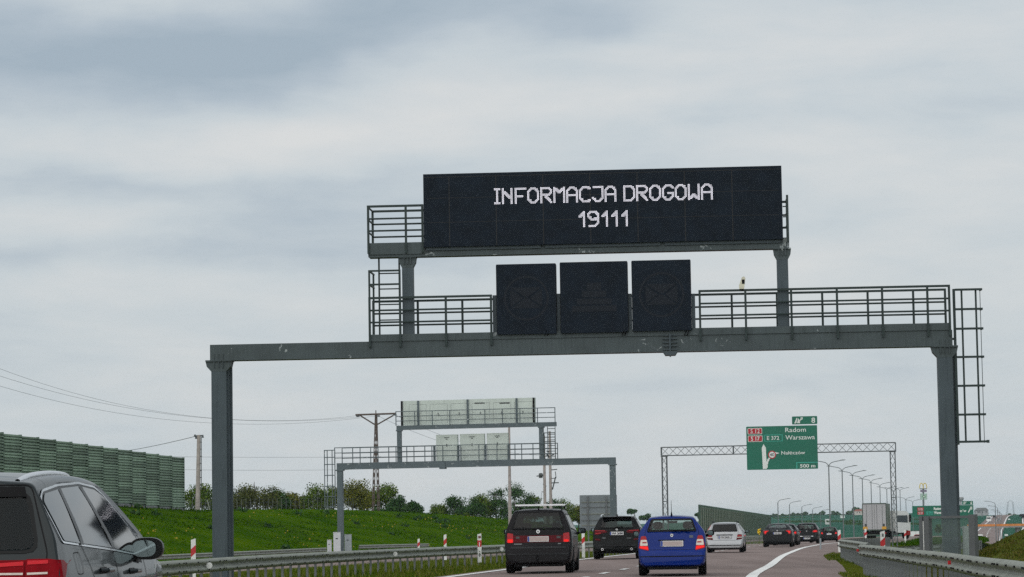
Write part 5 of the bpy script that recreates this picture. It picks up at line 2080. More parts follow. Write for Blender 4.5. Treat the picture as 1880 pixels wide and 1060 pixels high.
# small buildings on the hillside
for px, py, d, w, h, wall, roof, lab in ((1578, 944.5, 2250, 7.5, 2.6, (0.55, 0.5, 0.46), (0.40, 0.12, 0.09), 'small red roofed house beside the biggest ridge tree'), (1519.5, 958.5, 1500, 2.6, 1.1, (0.8, 0.8, 0.78), (0.7, 0.7, 0.7), 'tiny white shed in the fields above the farthest hatchback'), (1547, 950.5, 1900, 3.0, 1.1, (0.75, 0.78, 0.76), (0.6, 0.62, 0.6), 'tiny white shed on the slope below the ridge'), (1803, 944, 1900, 9, 2.5, (0.35, 0.35, 0.36), (0.2, 0.2, 0.2), 'low grey building at the left of the far crest')):
    b = P(px, py, d)
    root = thing('house', lab, 'building', b)
    mb = MB()
    mb.box(-w / 2, w / 2, 0, w * 0.6, -1.5, h)
    mb.build('wall', mat('wall %d' % px, wall, 0.8), root)
    mb = MB()
    mb.prism([(-w / 2 - 0.2, h), (w / 2 + 0.2, h), (w * 0.3, h + w * 0.2), (-w * 0.3, h + w * 0.2)], -0.2, w * 0.6 + 0.2)
    mb.build('roof', mat('roof %d' % px, roof, 0.8), root, fix=True)
    if w > 5:
        mb = MB()
        for k in range(3):
            x = -w * 0.32 + k * w * 0.3
            mb.box(x, x + w * 0.1, -0.03, -0.001, h * 0.35, h * 0.75)
        mb.build('windows', DARKP, root)
# far sign gantry on the crest
root = thing('sign_gantry', 'tiny far gantry on the horizon right of the wide green sign', 'gantry', P(1796, 945, 1500))
o0 = root.location.copy()
mb = MB()
for px in (1790, 1803):
    mb.tube(P(px, 950, 1500) - o0, P(px, 937.5, 1500) - o0, 0.2, n=6)
mb.tube(P(1789.5, 937.5, 1500) - o0, P(1803.5, 937.3, 1500) - o0, 0.25, n=6)
mb.build('gantry_frame', LAMPOST, root)
mb = MB()
a, b = P(1794, 941.5, 1500) - o0, P(1800, 938, 1500) - o0
mb.box(a.x, b.x, -0.3, -0.26, a.z, b.z)
mb.build('sign_panel', GALVD, root)

# yellow flowers
fl = [(265.5, 1042.5, 47, 'yellow flower poking above the rail below the wing mirror'), (275, 1058, 46, 'lower yellow flower below the wing mirror'), (699, 1020, 84, 'single yellow flower in front of the median rail'), (1394, 976, 205, 'tall yellow flowering weed before the far noise barrier')]
for px, py, d, lab in fl:
    p = P(px, py, d)
    big = px > 1000
    root = thing('flowering_weed' if big else 'rape_flower', lab, 'flower', p, 0, 'yellow flowers')
    mb = MB()
    for _ in range(46 if big else 26):
        s = (0.085 if big else 0.016)
        c = Vector((R.gauss(0, 1) * s * (0.8 if big else 0.7), R.gauss(0, 1) * s * 0.6, R.gauss(0, 1) * s * (1.1 if big else 0.9)))
        q = 0.04 if big else 0.014
        a = R.uniform(0, 3.14)
        u, v = Vector((math.cos(a) * q, math.sin(a) * q, R.gauss(0, 0.4) * q)), Vector((R.gauss(0, 0.3) * q, R.gauss(0, 0.5) * q, q))
        mb.quad(c - u - v, c + u - v, c + u + v, c - u + v)
    mb.build('petals', YELLOWF, root)
    mb = MB()
    mb.tube((0, 0, 0), (R.gauss(0, 0.03), 0, -1.0 if not big else -1.0), 0.012, n=5)
    mb.build('stem', BLADE, root)

# ------------------------------------------------------------------ cars
# local axes: x right, y forward (0 = rear bumper), z up


class Body:
    def __init__(self, L, W, top, bottom, width, plan, bow=0.06, crown=0.03, r=0.09, fine=1.0):
        self.smooth = 2 if fine >= 1 else 5
        self.L, self.W, self.top, self.bottom, self.width, self.plan, self.bow, self.crown, self.r, self.fine = L, W, top, bottom, width, plan, bow, crown, r, fine

    def T(self, y):
        return hermite(self.top, y) if self.top[0][0] <= y <= self.top[-1][0] else interp(self.top, y)

    def xw(self, y, z):
        return interp(self.width, z) * interp(self.plan, y)

    def mesh(self):
        f = self.fine
        ys = frange(0.0, 0.7, 0.022 * f) + frange(0.7 + 0.05 * f, self.L - 0.6, 0.055 * f) + frange(self.L - 0.56, self.L, 0.04 * f)
        nS, nC, nT = int(22 / f), int(7 / f), int(16 / f)
        rows = []
        for y in ys:
            zb = interp(self.bottom, y)
            ze = max(self.T(y - self.bow) - self.crown, zb + 0.12)
            r = min(self.r, (ze - zb) * 0.45)
            xs = self.xw(y, ze - r)
            pts = [(0, zb), (self.xw(y, zb) * 0.55, zb), (self.xw(y, zb) - 0.05, zb), (self.xw(y, zb + 0.05) - 0.005, zb + 0.05)]
            for i in range(1, nS + 1):
                z = zb + 0.05 + (ze - r - zb - 0.05) * i / nS
                pts.append((self.xw(y, z), z))
            for i in range(1, nC):
                a = math.pi / 2 * i / nC
                pts.append((xs - r + r * math.cos(a), ze - r + r * math.sin(a)))
            zc = max(self.T(y), ze)
            for i in range(nT + 1):
                x = (xs - r) * (1 - i / nT)
                q = x / max(xs - r, 1e-3)
                z = max(self.T(y - self.bow * q * q) - self.crown * q * q, ze)
                z = ze + (z - ze) if z > ze else ze
                pts.append((x, z))
            rows.append([(x, y, z) for x, z in pts] + [(-x, y, z) for x, z in reversed(pts[1:-1])])
        v, fc = [], []
        m = len(rows[0])
        for _ in range(self.smooth):
            new = [list(r_) for r_ in rows]
            for i in range(1, len(rows) - 1):
                for j in range(m):
                    c, l_, r2, u_, d_ = rows[i][j], rows[i][j - 1], rows[i][(j + 1) % m], rows[i - 1][j], rows[i + 1][j]
                    new[i][j] = (c[0] * 0.5 + (l_[0] + r2[0] + u_[0] + d_[0]) * 0.125, c[1], c[2] * 0.5 + (l_[2] + r2[2] + u_[2] + d_[2]) * 0.125)
            rows = new
        for row in rows:
            v += row
        for i in range(len(rows) - 1):
            for j in range(m):
                k = (j + 1) % m
                fc.append((i * m + j, i * m + k, (i + 1) * m + k, (i + 1) * m + j))
        # caps as strips between left and right halves (centre polygons)
        fc.append(tuple(reversed(range(m))))
        b = (len(rows) - 1) * m
        fc.append(tuple(b + j for j in range(m)))
        return v, fc


def inside(poly, x, y):
    c = False
    n = len(poly)
    for i in range(n):
        x0, y0 = poly[i]
        x1, y1 = poly[(i + 1) % n]
        if (y0 > y) != (y1 > y) and x < (x1 - x0) * (y - y0) / (y1 - y0) + x0:
            c = not c
    return c


def smooth_poly(poly, k=0.12):
    """chamfer-round the corners"""
    out = []
    n = len(poly)
    for i in range(n):
        p0, p1, p2 = (Vector(poly[(i + j - 1) % n]) for j in range(3))
        la, lb = (p0 - p1).length, (p2 - p1).length
        t_ = min(k, la * 0.4, lb * 0.4)
        a, b = p1 + (p0 - p1).normalized() * t_, p1 + (p2 - p1).normalized() * t_
        for s in (0, 0.33, 0.67, 1):
            q = a * (1 - s) ** 2 + p1 * 2 * s * (1 - s) + b * s * s
            out.append((q.x, q.y))
    return out


class Car:
    def __init__(self, name, label, cat, body, paint, loc, rz, group='vehicles on the road', holes=(), arches=(), res=0.05):
        self.root = thing(name, label, cat, loc, rz, group)
        cen = lambda pl_: (sum(p[0] for p in pl_) / len(pl_), sum(p[1] for p in pl_) / len(pl_))
        holes = [(vw, [(cen(pl_)[0] + (p[0] - cen(pl_)[0]) * 0.95, cen(pl_)[1] + (p[1] - cen(pl_)[1]) * 0.92) for p in pl_]) for vw, pl_ in holes]
        self.b = body
        self.res = res
        v, f = body.mesh()
        self.bvh = BVHTree.FromPolygons([Vector(p) for p in v], f)
        keep = []
        for face in f:
            if len(face) != 4:
                keep.append(face)
                continue
            c = sum((Vector(v[i]) for i in face), Vector()) / 4
            n = (Vector(v[face[1]]) - Vector(v[face[0]])).cross(Vector(v[face[3]]) - Vector(v[face[0]]))
            n.normalize()
            cut = False
            for view, poly in holes:
                if view == 'rear' and c.y < 1.45 and abs(n.x) < 0.75 and n.z * 1 < 0.97 and inside(poly, c.x, c.z):
                    cut = True
                elif view == 'front' and c.y > body.L * 0.42 and abs(n.x) < 0.75 and n.z < 0.97 and inside(poly, c.x, c.z):
                    cut = True
                elif view == 'side' and abs(n.x) > 0.45 and inside(poly, c.y, c.z):
                    cut = True
            for ay, az, ar in arches:
                if abs(c.x) > body.W / 2 - 0.32 and (c.y - ay) ** 2 + (c.z - az) ** 2 < ar * ar:
                    cut = True
            if not cut:
                keep.append(face)
        me = bpy.data.meshes.new('body')
        me.from_pydata(v, [], keep)
        me.materials.append(paint)
        for p in me.polygons:
            p.use_smooth = True
        bm = bmesh.new()
        bm.from_mesh(me)
        bmesh.ops.recalc_face_normals(bm, faces=bm.faces)
        bm.to_mesh(me)
        bm.free()
        me.set_sharp_from_angle(angle=0.9)
        self.body = link('body', me, self.root)
        mod = self.body.modifiers.new('thickness', 'SOLIDIFY')
        mod.thickness = 0.025
        mod.offset = -1

    def hit(self, view, a, b, off):
        if view == 'rear':
            o, d = Vector((a, -3, b)), Vector((0, 1, 0))
        elif view == 'front':
            o, d = Vector((a, self.b.L + 3, b)), Vector((0, -1, 0))
        elif view == 'right':
            o, d = Vector((4, a, b)), Vector((-1, 0, 0))
        elif view == 'left':
            o, d = Vector((-4, a, b)), Vector((1, 0, 0))
        else:
            o, d = Vector((a, b, 4)), Vector((0, 0, -1))
        h = self.bvh.ray_cast(o, d)
        if h[0] is None:
            return None
        return h[0] - d * off

    def decal(self, view, poly, m, name, off=0.006, parent=None, res=None, round_=0.0, thick=0.0, fit=False):
        """a shell of the outline poly laid on the bodywork as seen from one side"""
        res = res or self.res
        if round_:
            poly = smooth_poly(poly, round_)
        pts, edges = [], []
        n = len(poly)
        for i in range(n):
            a, b = Vector(poly[i]), Vector(poly[(i + 1) % n])
            k = max(1, int((b - a).length / res))
            for j in range(k):
                pts.append(a.lerp(b, j / k))
        ne = len(pts)
        edges = [(i, (i + 1) % ne) for i in range(ne)]
        x0, x1 = min(p.x for p in pts), max(p.x for p in pts)
        y0, y1 = min(p.y for p in pts), max(p.y for p in pts)
        x = x0 + res
        while x < x1:
            y = y0 + res
            while y < y1:
                if inside(poly, x, y):
                    pts.append(Vector((x, y)))
                y += res
            x += res
        vs, es, fs = delaunay_2d_cdt(pts, edges, [], 1, 1e-4)[:3]
        co = [self.hit(view, p.x, p.y, off) for p in vs]
        ok = [c is not None for c in co]
        if fit:
            self.fit_depth(view, vs, co, ok)
            co = [self.fitted(view, p.x, p.y) for p in vs]
            ok = [True] * len(vs)
        fs = [f for f in fs if all(ok[i] for i in f)]
        if view in ('rear', 'front', 'left', 'right'):
            ax = 1 if view in ('rear', 'front') else 0
            fs = [f for f in fs if max(co[i][ax] for i in f) - min(co[i][ax] for i in f) < 0.25]
        me = bpy.data.meshes.new(name)
        me.from_pydata([c if c is not None else Vector() for c in co], [], fs)
        me.materials.append(m)
        bm = bmesh.new()
        bm.from_mesh(me)
        bmesh.ops.delete(bm, geom=[v for v in bm.verts if not v.link_faces], context='VERTS')
        want = {'rear': Vector((0, -1, 0)), 'front': Vector((0, 1, 0)), 'right': Vector((1, 0, 0)), 'left': Vector((-1, 0, 0)), 'top': Vector((0, 0, 1))}[view]
        for f in bm.faces:
            f.smooth = True
            if f.normal.dot(want) < 0:
                f.normal_flip()
        bm.to_mesh(me)
        bm.free()
        o = link(name, me, parent or self.root)
        if thick:
            mod = o.modifiers.new('thickness', 'SOLIDIFY')
            mod.thickness = thick
            mod.offset = 1
        return o

    def fit_depth(self, view, vs, co, ok):
        """least-squares cubic through the hit points: a smooth pane instead of a facetted one"""
        ax, ia, ib = (1, 0, 2) if view in ('rear', 'front') else (0, 1, 2)
        pa = [(p.x, p.y, c[ax]) for p, c, k in zip(vs, co, ok) if k]
        am, bm_ = sum(p[0] for p in pa) / len(pa), sum(p[1] for p in pa) / len(pa)
        basis = (lambda a, b: [1, a, b, a * a, a * b, b * b, a * a * b, a * b * b, a ** 3, b ** 3]) if view in ('rear', 'front') else (lambda a, b: [1, a, b, a * a, a * b, b * b])
        A = np.array([basis(p[0] - am, p[1] - bm_) for p in pa])
        sol = np.linalg.lstsq(A, np.array([p[2] for p in pa]), rcond=1e-6)[0]
        self._fit = (ax, am, bm_, sol, basis)

    def fitted(self, view, a, b, extra=0.0):
        ax, am, bm_, sol, basis = self._fit
        d = float(np.dot(basis(a - am, b - bm_), sol))
        d += extra * {'rear': -1, 'front': 1, 'right': 1, 'left': -1}[view]
        return Vector((a, d, b)) if ax == 1 else Vector((d, a, b))

    def band(self, view, poly, w, m, name, off=0.009, parent=None, round_=0.0, fit=False):
        """a narrow strip following the outline poly, on the bodywork"""
        if round_:
            poly = smooth_poly(poly, round_)
        n = len(poly)
        cx, cy = sum(p[0] for p in poly) / n, sum(p[1] for p in poly) / n
        out = []
        for i in range(n):
            a, b = Vector(poly[i]), Vector(poly[(i + 1) % n])
            k = max(1, int((b - a).length / 0.06))
            for j in range(k):
                out.append(a.lerp(b, j / k))
        inn = []
        k = len(out)
        for i in range(k):
            t_ = (out[(i + 1) % k] - out[i - 1])
            nn_ = Vector((-t_.y, t_.x)).normalized()
            if nn_.dot(Vector((cx, cy)) - out[i]) < 0:
                nn_ = -nn_
            inn.append(out[i] + nn_ * w)
        mb = MB()
        for i in range(k):
            j = (i + 1) % k
            q = [self.fitted(view, p.x, p.y, off) if fit else self.hit(view, p.x, p.y, off) for p in (out[i], out[j], inn[j], inn[i])]
            if all(c is not None for c in q):
                ax = 1 if view in ('rear', 'front') else 0
                if max(c[ax] for c in q) - min(c[ax] for c in q) < 0.3:
                    mb.quad(*q)
        return mb.build(name, m, parent or self.root, fix=True) if mb.f else None

    def window(self, view, poly, m, name='window', seal=0.035, round_=0.05, off=0.010):
        g = self.decal(view, poly, m, name, off, None, 0.07, round_, fit=True)
        if seal:
            self.band(view, poly, seal, BLACKM, 'window_seal', 0.004, g, round_, fit=True)
        return g

    def wheels(self, ys, r, w, track, rim=True):
        t = MB()
        t.lathe([(-w / 2, r * 0.62), (-w / 2, r * 0.9), (-w * 0.4, r * 0.985), (-w * 0.2, r), (w * 0.2, r), (w * 0.4, r * 0.985), (w / 2, r * 0.9), (w / 2, r * 0.62), (-w / 2, r * 0.62)], True, 26)
        tm = t.mesh('wheel', TYRE, True, 0.6)
        rm = MB()
        rm.lathe([(w * 0.30, 0.0), (w * 0.34, r * 0.16), (w * 0.22, r * 0.2), (w * 0.22, r * 0.22)], True, 16)
        for k in range(5):
            a = 2 * math.pi * k / 5
            for s in (-0.16, 0.16):
                p0 = Vector((w * 0.28, math.cos(a) * r * 0.15, math.sin(a) * r * 0.15))
                p1 = Vector((w * 0.38, math.cos(a + s) * r * 0.6, math.sin(a + s) * r * 0.6))
                rm.tube(p0, p1, r * 0.06, n=5)
        rm.lathe([(w * 0.42, r * 0.56), (w * 0.46, r * 0.63), (w * 0.3, r * 0.6), (-w * 0.3, r * 0.58)], True, 24)
        rmm = rm.mesh('rim', RIMM, True, 0.5)
        for y in ys:
            for s in (1, -1):
                o = link('wheel', tm, self.root, (s * (track - w / 2), y, r), (0, 0, 0 if s > 0 else math.pi))
                link('rim', rmm, o)
        # dark inner arches and floor
        mb = MB()
        for y in ys:
            for s in (1, -1):
                a, b = (track - w - 0.12, track - 0.02) if s > 0 else (-track + 0.02, -track + w + 0.12)
                n = 10
                for i in range(n):
                    a0, a1 = math.pi * i / n, math.pi * (i + 1) / n
                    R_ = r + 0.055
                    mb.quad((a, y + R_ * math.cos(a0), r + R_ * math.sin(a0)), (b, y + R_ * math.cos(a0), r + R_ * math.sin(a0)), (b, y + R_ * math.cos(a1), r + R_ * math.sin(a1)), (a, y + R_ * math.cos(a1), r + R_ * math.sin(a1)))
        mb.build('wheel_arch', BLACKM, self.root)

    def mirror(self, side, x, y, z, w=0.2, h=0.14, m=BLACKM, arm=0.1):
        mb = MB()
        n = 26
        # housing: rounded rear face, bulging forward
        ring = [(x + side * (w / 2) * math.copysign(abs(math.cos(a)) ** 0.75, math.cos(a)), z + (h / 2) * math.copysign(abs(math.sin(a)) ** 0.75, math.sin(a))) for a in [2 * math.pi * i / n for i in range(n)]]
        k = 0
        prev = None
        for s, dy in ((1.0, -0.02), (1.03, 0.02), (0.98, 0.07), (0.8, 0.13), (0.45, 0.17)):
            cur = [(x + (px - x) * s, y + dy, z + (pz - z) * s) for px, pz in ring]
            if prev:
                for i in range(n):
                    j = (i + 1) % n
                    mb.quad(prev[i], prev[j], cur[j], cur[i])
            else:
                mb.v += cur
                mb.f.append(tuple(range(len(mb.v) - n, len(mb.v))))
            prev = cur
        mb.v += prev
        mb.f.append(tuple(range(len(mb.v) - n, len(mb.v))))
        mb.tube((x - side * w * 0.4, y + 0.06, z - h * 0.35), (x - side * (w * 0.5 + arm), y + 0.12, z - h * 0.6), 0.035, 0.045, 7)
        o = mb.build('mirror', m, self.root, smooth=True, fix=True)
        g = MB()
        g.v = [(x - side * w * 0.07 + (px - x) * 0.72, y - 0.024, z + (pz - z) * 0.76) for px, pz in ring]
        g.f = [tuple(range(n))]
        g.build('mirror_glass', MIRR, o)
        return o

    def plate(self, z0, z1, x0=-0.26, x1=0.26, text=None, m=PLATE, y_off=0.014, blue=True, frame=False):
        y = min((self.hit('rear', x, z, 0).y for x in (x0, 0, x1) for z in (z0, z1) if self.hit('rear', x, z, 0)), default=0) - y_off
        mb = MB()
        mb.prism(rounded(x0, x1, z0, z1, 0.012), y, y + 0.012)
        p = mb.build('number_plate', PLATE, self.root)
        if m is not PLATE:
            ngon('plate_face', rounded(x0 + (0.055 if blue else 0.02), x1 - 0.015, z0 + 0.012, z1 - 0.012, 0.015), y - 0.002, m, p)
        if blue:
            ngon('plate_band', [(x0 + 0.004, z0 + 0.004), (x0 + 0.05, z0 + 0.004), (x0 + 0.05, z1 - 0.004), (x0 + 0.004, z1 - 0.004)], y - 0.002, PLATEU, p)
        if text:
            ftext(text, x0 + 0.07, z0 + (z1 - z0) * 0.2, (z1 - z0) * 0.62, y - 0.004, INKP, p, (x1 - x0) - 0.10, 0.004, 'plate_text')
        return p

    def box(self, name, m, x0, x1, y0, y1, z0, z1, parent=None):
        mb = MB()
        mb.box(x0, x1, y0, y1, z0, z1)
        return mb.build(name, m, parent or self.root)

    def badge(self, z, r=0.05, m=CHROME, x=0.0):
        h = self.hit('rear', x, z, 0.0)
        if h is None:
            return
        mb = MB()
        mb.lathe([(0, 0.0), (0, r * 0.9), (0.006, r), (0.02, r)], False, 18, (h.x, h.y - 0.014, h.z))
        o = mb.build('badge', m, self.root, smooth=True)
        mb = MB()
        mb.lathe([(0, 0.0), (0, r * 0.5)], False, 10, (h.x, h.y - 0.016, h.z))
        mb.build('badge_centre', GALVD, o)

    def seats(self, y, z, xs, w=0.27):
        for x in xs:
            mb = MB()
            mb.lathe([(-0.12, 0.0), (-0.12, 0.06), (-0.06, 0.095), (0.06, 0.095), (0.12, 0.06), (0.12, 0.0)], True, 12, (x, y, z + 0.12))
            mb.tube((x - 0.05, y, z - 0.1), (x - 0.05, y, z + 0.1), 0.01)
            mb.prism([(x - w, z - 0.75), (x + w, z - 0.75), (x + w, z - 0.2), (x + w * 0.75, z - 0.04), (x - w * 0.75, z - 0.04), (x - w, z - 0.2)], y, y + 0.16)
            mb.build('seat', SEATM, self.root, smooth=True, angle=0.6)

    def pair(self, poly, m, name, off=0.008, parents=(None, None), view='rear', round_=0.02, res=None):
        out = []
        for s, p in ((1, parents[0]), (-1, parents[1])):
            pl_ = [(s * x, z) for x, z in poly]
            out.append(self.decal(view, pl_, m, name, off, p, res, round_))
        return out


def gpos(px, d, dz=0.0):
    """ground point on the road under pixel column px (at the height of the road)"""
    p = P(px, 965 + 1.2 / d * FPX * 0 + 60, d)
    return Vector((p.x, d, ZR(d) + 0.02 + dz))


def heading(d):
    return -math.atan((XR(d + 8) - XR(d)) / 8)


def xz_mirror(p):
    return [(-x, z) for x, z in reversed(p)]


def std_body(L, W, H, hatch, belt=1.0, hood=0.95, roof_w=0.70, tumble=0.6, bow=0.07, crown=0.03, wbase=0.9, r=0.09, fine=1.0, tail=None, gc=0.26):
    """hatch: list of (y, z) for the tail, up to the roof"""
    top = [(-0.12, gc + 0.12)] + hatch + [(L * 0.46, H), (L * 0.52, H - 0.02), (L * 0.75, hood + 0.06), (L * 0.8, hood), (L * 0.93, hood - 0.14), (L - 0.06, hood - 0.3), (L, 0.6)]
    w = W / 2
    width = [(0.15, w * 0.90), (0.3, w * 0.955), (0.5, w * 0.99), (0.72, w), (belt - 0.06, w * 0.985), (belt + 0.02, w * 0.955), (H - 0.12, w * roof_w + 0.04), (H + 0.1, w * roof_w - 0.02)]
    plan = [(0, wbase), (0.04, wbase + (1 - wbase) * 0.35), (0.12, wbase + (1 - wbase) * 0.68), (0.3, wbase + (1 - wbase) * 0.93), (0.6, 1), (L - 1.0, 1), (L - 0.4, 0.95), (L - 0.12, 0.84), (L, 0.66)]
    bottom = [(0, gc + 0.02), (0.1, gc - 0.02), (0.6, gc - 0.06), (L - 0.6, gc - 0.07), (L, gc)]
    return Body(L, W, top, bottom, width, plan, bow, crown, r, fine)


def side_windows(c, polys, m, views=('right', 'left')):
    for view in views:
        for p in polys:
            c.window(view, p, m, 'side_window', 0.025, 0.04)


PAINT_BLK = car_paint('black car paint', (0.0055, 0.005, 0.0065), 0.17)
PAINT_BLK2 = car_paint('near black green paint', (0.0035, 0.0045, 0.005), 0.17)
PAINT_BLUE = car_paint('blue car paint', (0.0003, 0.018, 0.165), 0.3, 0.4, 0.0)
PAINT_SIL = car_paint('silver car paint', (0.36, 0.37, 0.385), 0.6, 0.35, 0.5)
PAINT_DK = car_paint('dark grey car paint', (0.005, 0.0065, 0.008), 0.18, 0.35, 0.1)
PAINT_RED = car_paint('red car paint', (0.33, 0.012, 0.014), 0.5, 0.4, 0.1)
PAINT_GRY = car_paint('slate grey suv paint', (0.011, 0.017, 0.019), 0.55, 0.35, 0.2)
PLAST = mat('grey bumper plastic', (0.020, 0.021, 0.023), 0.6, spec=0.2)
PAINT_WHT = car_paint('white vehicle paint', (0.82, 0.83, 0.82), 0.6, 0.4, 0.0)

# --- black minivan
D = 72.0
b = std_body(4.63, 1.81, 1.70, [(0, 0.70), (0.05, 0.745), (0.09, 0.80), (0.13, 1.05), (0.17, 1.16), (0.27, 1.40), (0.36, 1.60), (0.46, 1.675), (0.8, 1.70), (1.6, 1.715)], belt=1.1, hood=1.05, roof_w=0.70, wbase=0.9, bow=0.08, gc=0.27)
rw = [(-0.70, 1.17), (0.70, 1.17), (0.57, 1.625), (-0.57, 1.625)]
sw = [[(0.75, 1.17), (1.55, 1.15), (1.55, 1.55), (0.85, 1.57)], [(1.63, 1.15), (2.5, 1.11), (2.45, 1.55), (1.63, 1.55)], [(2.58, 1.11), (3.35, 1.07), (2.75, 1.52), (2.56, 1.54)]]
c = Car('minivan', 'black minivan with roof bars and one red brake light glowing', 'minivan', b, PAINT_BLK, gpos(988, D), heading(D) * 0.55, holes=[('rear', rw), ('front', [(-0.66, 1.12), (0.66, 1.12), (0.56, 1.55), (-0.56, 1.55)])] + [('side', p) for p in sw], arches=[(0.93, 0.33, 0.385), (3.78, 0.33, 0.385)])
c.window('rear', rw, GL_DARK, 'rear_window')
c.window('front', [(-0.66, 1.12), (0.66, 1.12), (0.56, 1.55), (-0.56, 1.55)], GL_MID, 'windscreen')
side_windows(c, sw, GL_DARK)
c.wheels((0.93, 3.78), 0.33, 0.225, 0.90)
band = c.decal('rear', [(-0.83, 0.815), (0.83, 0.815), (0.83, 1.03), (0.60, 1.0), (-0.60, 1.0), (-0.83, 1.03)], LAMPD, 'lamp_band', 0.002)
lamps = c.pair([(0.655, 0.82), (0.835, 0.82), (0.815, 1.07), (0.665, 1.05)], LAMPR, 'tail_lamp', 0.012)
c.decal('rear', [(-0.81, 0.815), (-0.67, 0.815), (-0.67, 0.905), (-0.81, 0.905)], LAMPL, 'brake_light', 0.017, lamps[1], None, 0.02)
c.decal('rear', [(0.68, 0.825), (0.80, 0.825), (0.80, 0.885), (0.68, 0.885)], LAMPL, 'brake_light', 0.017, lamps[0], None, 0.02)
for s in (-1, 1):
    c.decal('rear', [(s * 0.54 - 0.05, 0.92), (s * 0.54 + 0.05, 0.92), (s * 0.54 + 0.05, 0.975), (s * 0.54 - 0.05, 0.975)], DARKP, 'reverse_lamp', 0.012, band)
c.plate(0.835, 0.975, -0.28, 0.28, None, PLATEB)
c.badge(1.10, 0.052)
c.decal('rear', [(-0.64, 0.765), (-0.43, 0.765), (-0.43, 0.79), (-0.64, 0.79)], GALVD, 'model_script', 0.008, None, 0.06)
c.decal('rear', [(0.52, 0.765), (0.60, 0.765), (0.60, 0.79), (0.52, 0.79)], GALVD, 'model_script', 0.008, None, 0.06)
c.decal('rear', [(-0.80, 0.49), (0.80, 0.49), (0.80, 0.53), (-0.80, 0.53)], PLAST, 'bumper_ridge', 0.02)
c.decal('rear', [(-0.72, 0.66), (0.72, 0.66), (0.74, 0.71), (-0.74, 0.71)], PLAST, 'bumper_step', 0.012)
c.box('underbody', BLACKM, -0.62, 0.62, 0.15, 4.2, 0.18, 0.27)
mb = MB()
mb.tube((-0.02, -0.03, 0.32), (-0.02, -0.03, 0.48), 0.03, n=8)
mb.build('tow_ball', BLACKM, c.root)
for s in (-1, 1):
    mb = MB()
    mb.path([(s * 0.62, 0.5, 1.66), (s * 0.60, 0.62, 1.755), (s * 0.60, 2.4, 1.77), (s * 0.61, 2.6, 1.69)], 0.018)
    mb.build('roof_rail', BLACKM, c.root)
for y in (0.85, 1.75):
    mb = MB()
    mb.box(-0.64, 0.64, y, y + 0.06, 1.785, 1.825)
    mb.build('roof_bar', ALU, c.root)
mb = MB()
mb.box(-0.02, 0.02, 0.46, 0.56, 1.69, 1.74)
mb.build('antenna', BLACKM, c.root)
c.mirror(1, 1.04, 3.1, 1.10, 0.22, 0.15)
c.mirror(-1, -1.02, 3.1, 1.10, 0.2, 0.15)
for y in (1.6, 2.55):
    c.decal('right', [(y, 0.35), (y + 0.012, 0.35), (y + 0.012, 1.12), (y, 1.12)], BLACKM, 'door_seam', 0.003)
for y in (1.7, 2.65):
    c.decal('right', [(y, 0.93), (y + 0.2, 0.93), (y + 0.2, 0.97), (y, 0.97)], BLACKM, 'door_handle', 0.02)
c.seats(2.0, 1.12, (-0.4, 0.4))

# --- blue hatchback
D = 65.4
b = std_body(3.96, 1.646, 1.43, [(0, 0.57), (0.05, 0.615), (0.09, 0.66), (0.12, 0.88), (0.16, 1.02), (0.24, 1.20), (0.33, 1.36), (0.42, 1.415), (0.9, 1.44), (1.5, 1.445)], belt=1.0, hood=0.96, roof_w=0.645, wbase=0.9, bow=0.07, gc=0.24)
rw = [(-0.60, 1.055), (0.60, 1.055), (0.495, 1.365), (-0.495, 1.365)]
fw = [(-0.58, 1.03), (0.58, 1.03), (0.49, 1.38), (-0.49, 1.38)]
sw = [[(0.62, 1.06), (1.5, 1.04), (1.5, 1.36), (0.75, 1.35)], [(1.58, 1.04), (2.5, 1.0), (2.0, 1.34), (1.58, 1.36)]]
c = Car('hatchback_car', 'bright blue hatchback with whip aerial and beige blanked number plate', 'car', b, PAINT_BLUE, gpos(1234, D), heading(D) * 0.6, holes=[('rear', rw), ('front', fw)] + [('side', p) for p in sw], arches=[(0.72, 0.3, 0.35), (3.18, 0.3, 0.35)])
rwg = c.window('rear', rw, GL_MID, 'rear_window', 0.045)
c.window('front', fw, GL_MID, 'windscreen', 0.03)
side_windows(c, sw, GL_MID)
c.wheels((0.72, 3.18), 0.30, 0.2, 0.815)
tl = c.pair([(0.55, 0.60), (0.80, 0.66), (0.765, 0.82), (0.735, 0.955), (0.62, 0.955)], LAMPR, 'tail_lamp', 0.010, round_=0.035)
for i, (s, p) in enumerate(((1, tl[0]), (-1, tl[1]))):
    for poly, m, nm, of in (([(0.575, 0.725), (0.765, 0.725), (0.745, 0.865), (0.60, 0.865)], LAMPW, 'clear_lens', 0.015), ([(0.60, 0.785), (0.715, 0.785), (0.705, 0.815), (0.61, 0.815)], LAMPR, 'lamp_core', 0.019), ([(0.568, 0.625), (0.775, 0.672), (0.77, 0.715), (0.578, 0.705)], LAMPL, 'brake_light', 0.015)):
        c.decal('rear', [(s * x, z) for x, z in poly], m, nm, of, p, None, 0.02)
c.plate(0.70, 0.835, -0.27, 0.27, None, PLATEB)
c.decal('rear', [(-0.33, 0.84), (0.31, 0.84), (0.30, 0.862), (-0.32, 0.862)], BLACKM, 'tailgate_grip', 0.012)
c.badge(0.965, 0.04)
for z0, z1 in ((0.905, 0.928), (0.935, 0.955)):
    c.decal('rear', [(0.42, z0), (0.51, z0), (0.51, z1), (0.42, z1)], GALVD, 'model_script', 0.009, None, 0.06)
c.decal('rear', [(-0.76, 0.455), (0.76, 0.455), (0.77, 0.478), (-0.77, 0.478)], BLACKM, 'bumper_groove', 0.006)
mb = MB()
mb.tube((0.0, 0.145, 1.075), (0.46, 0.175, 1.09), 0.018, 0.012)
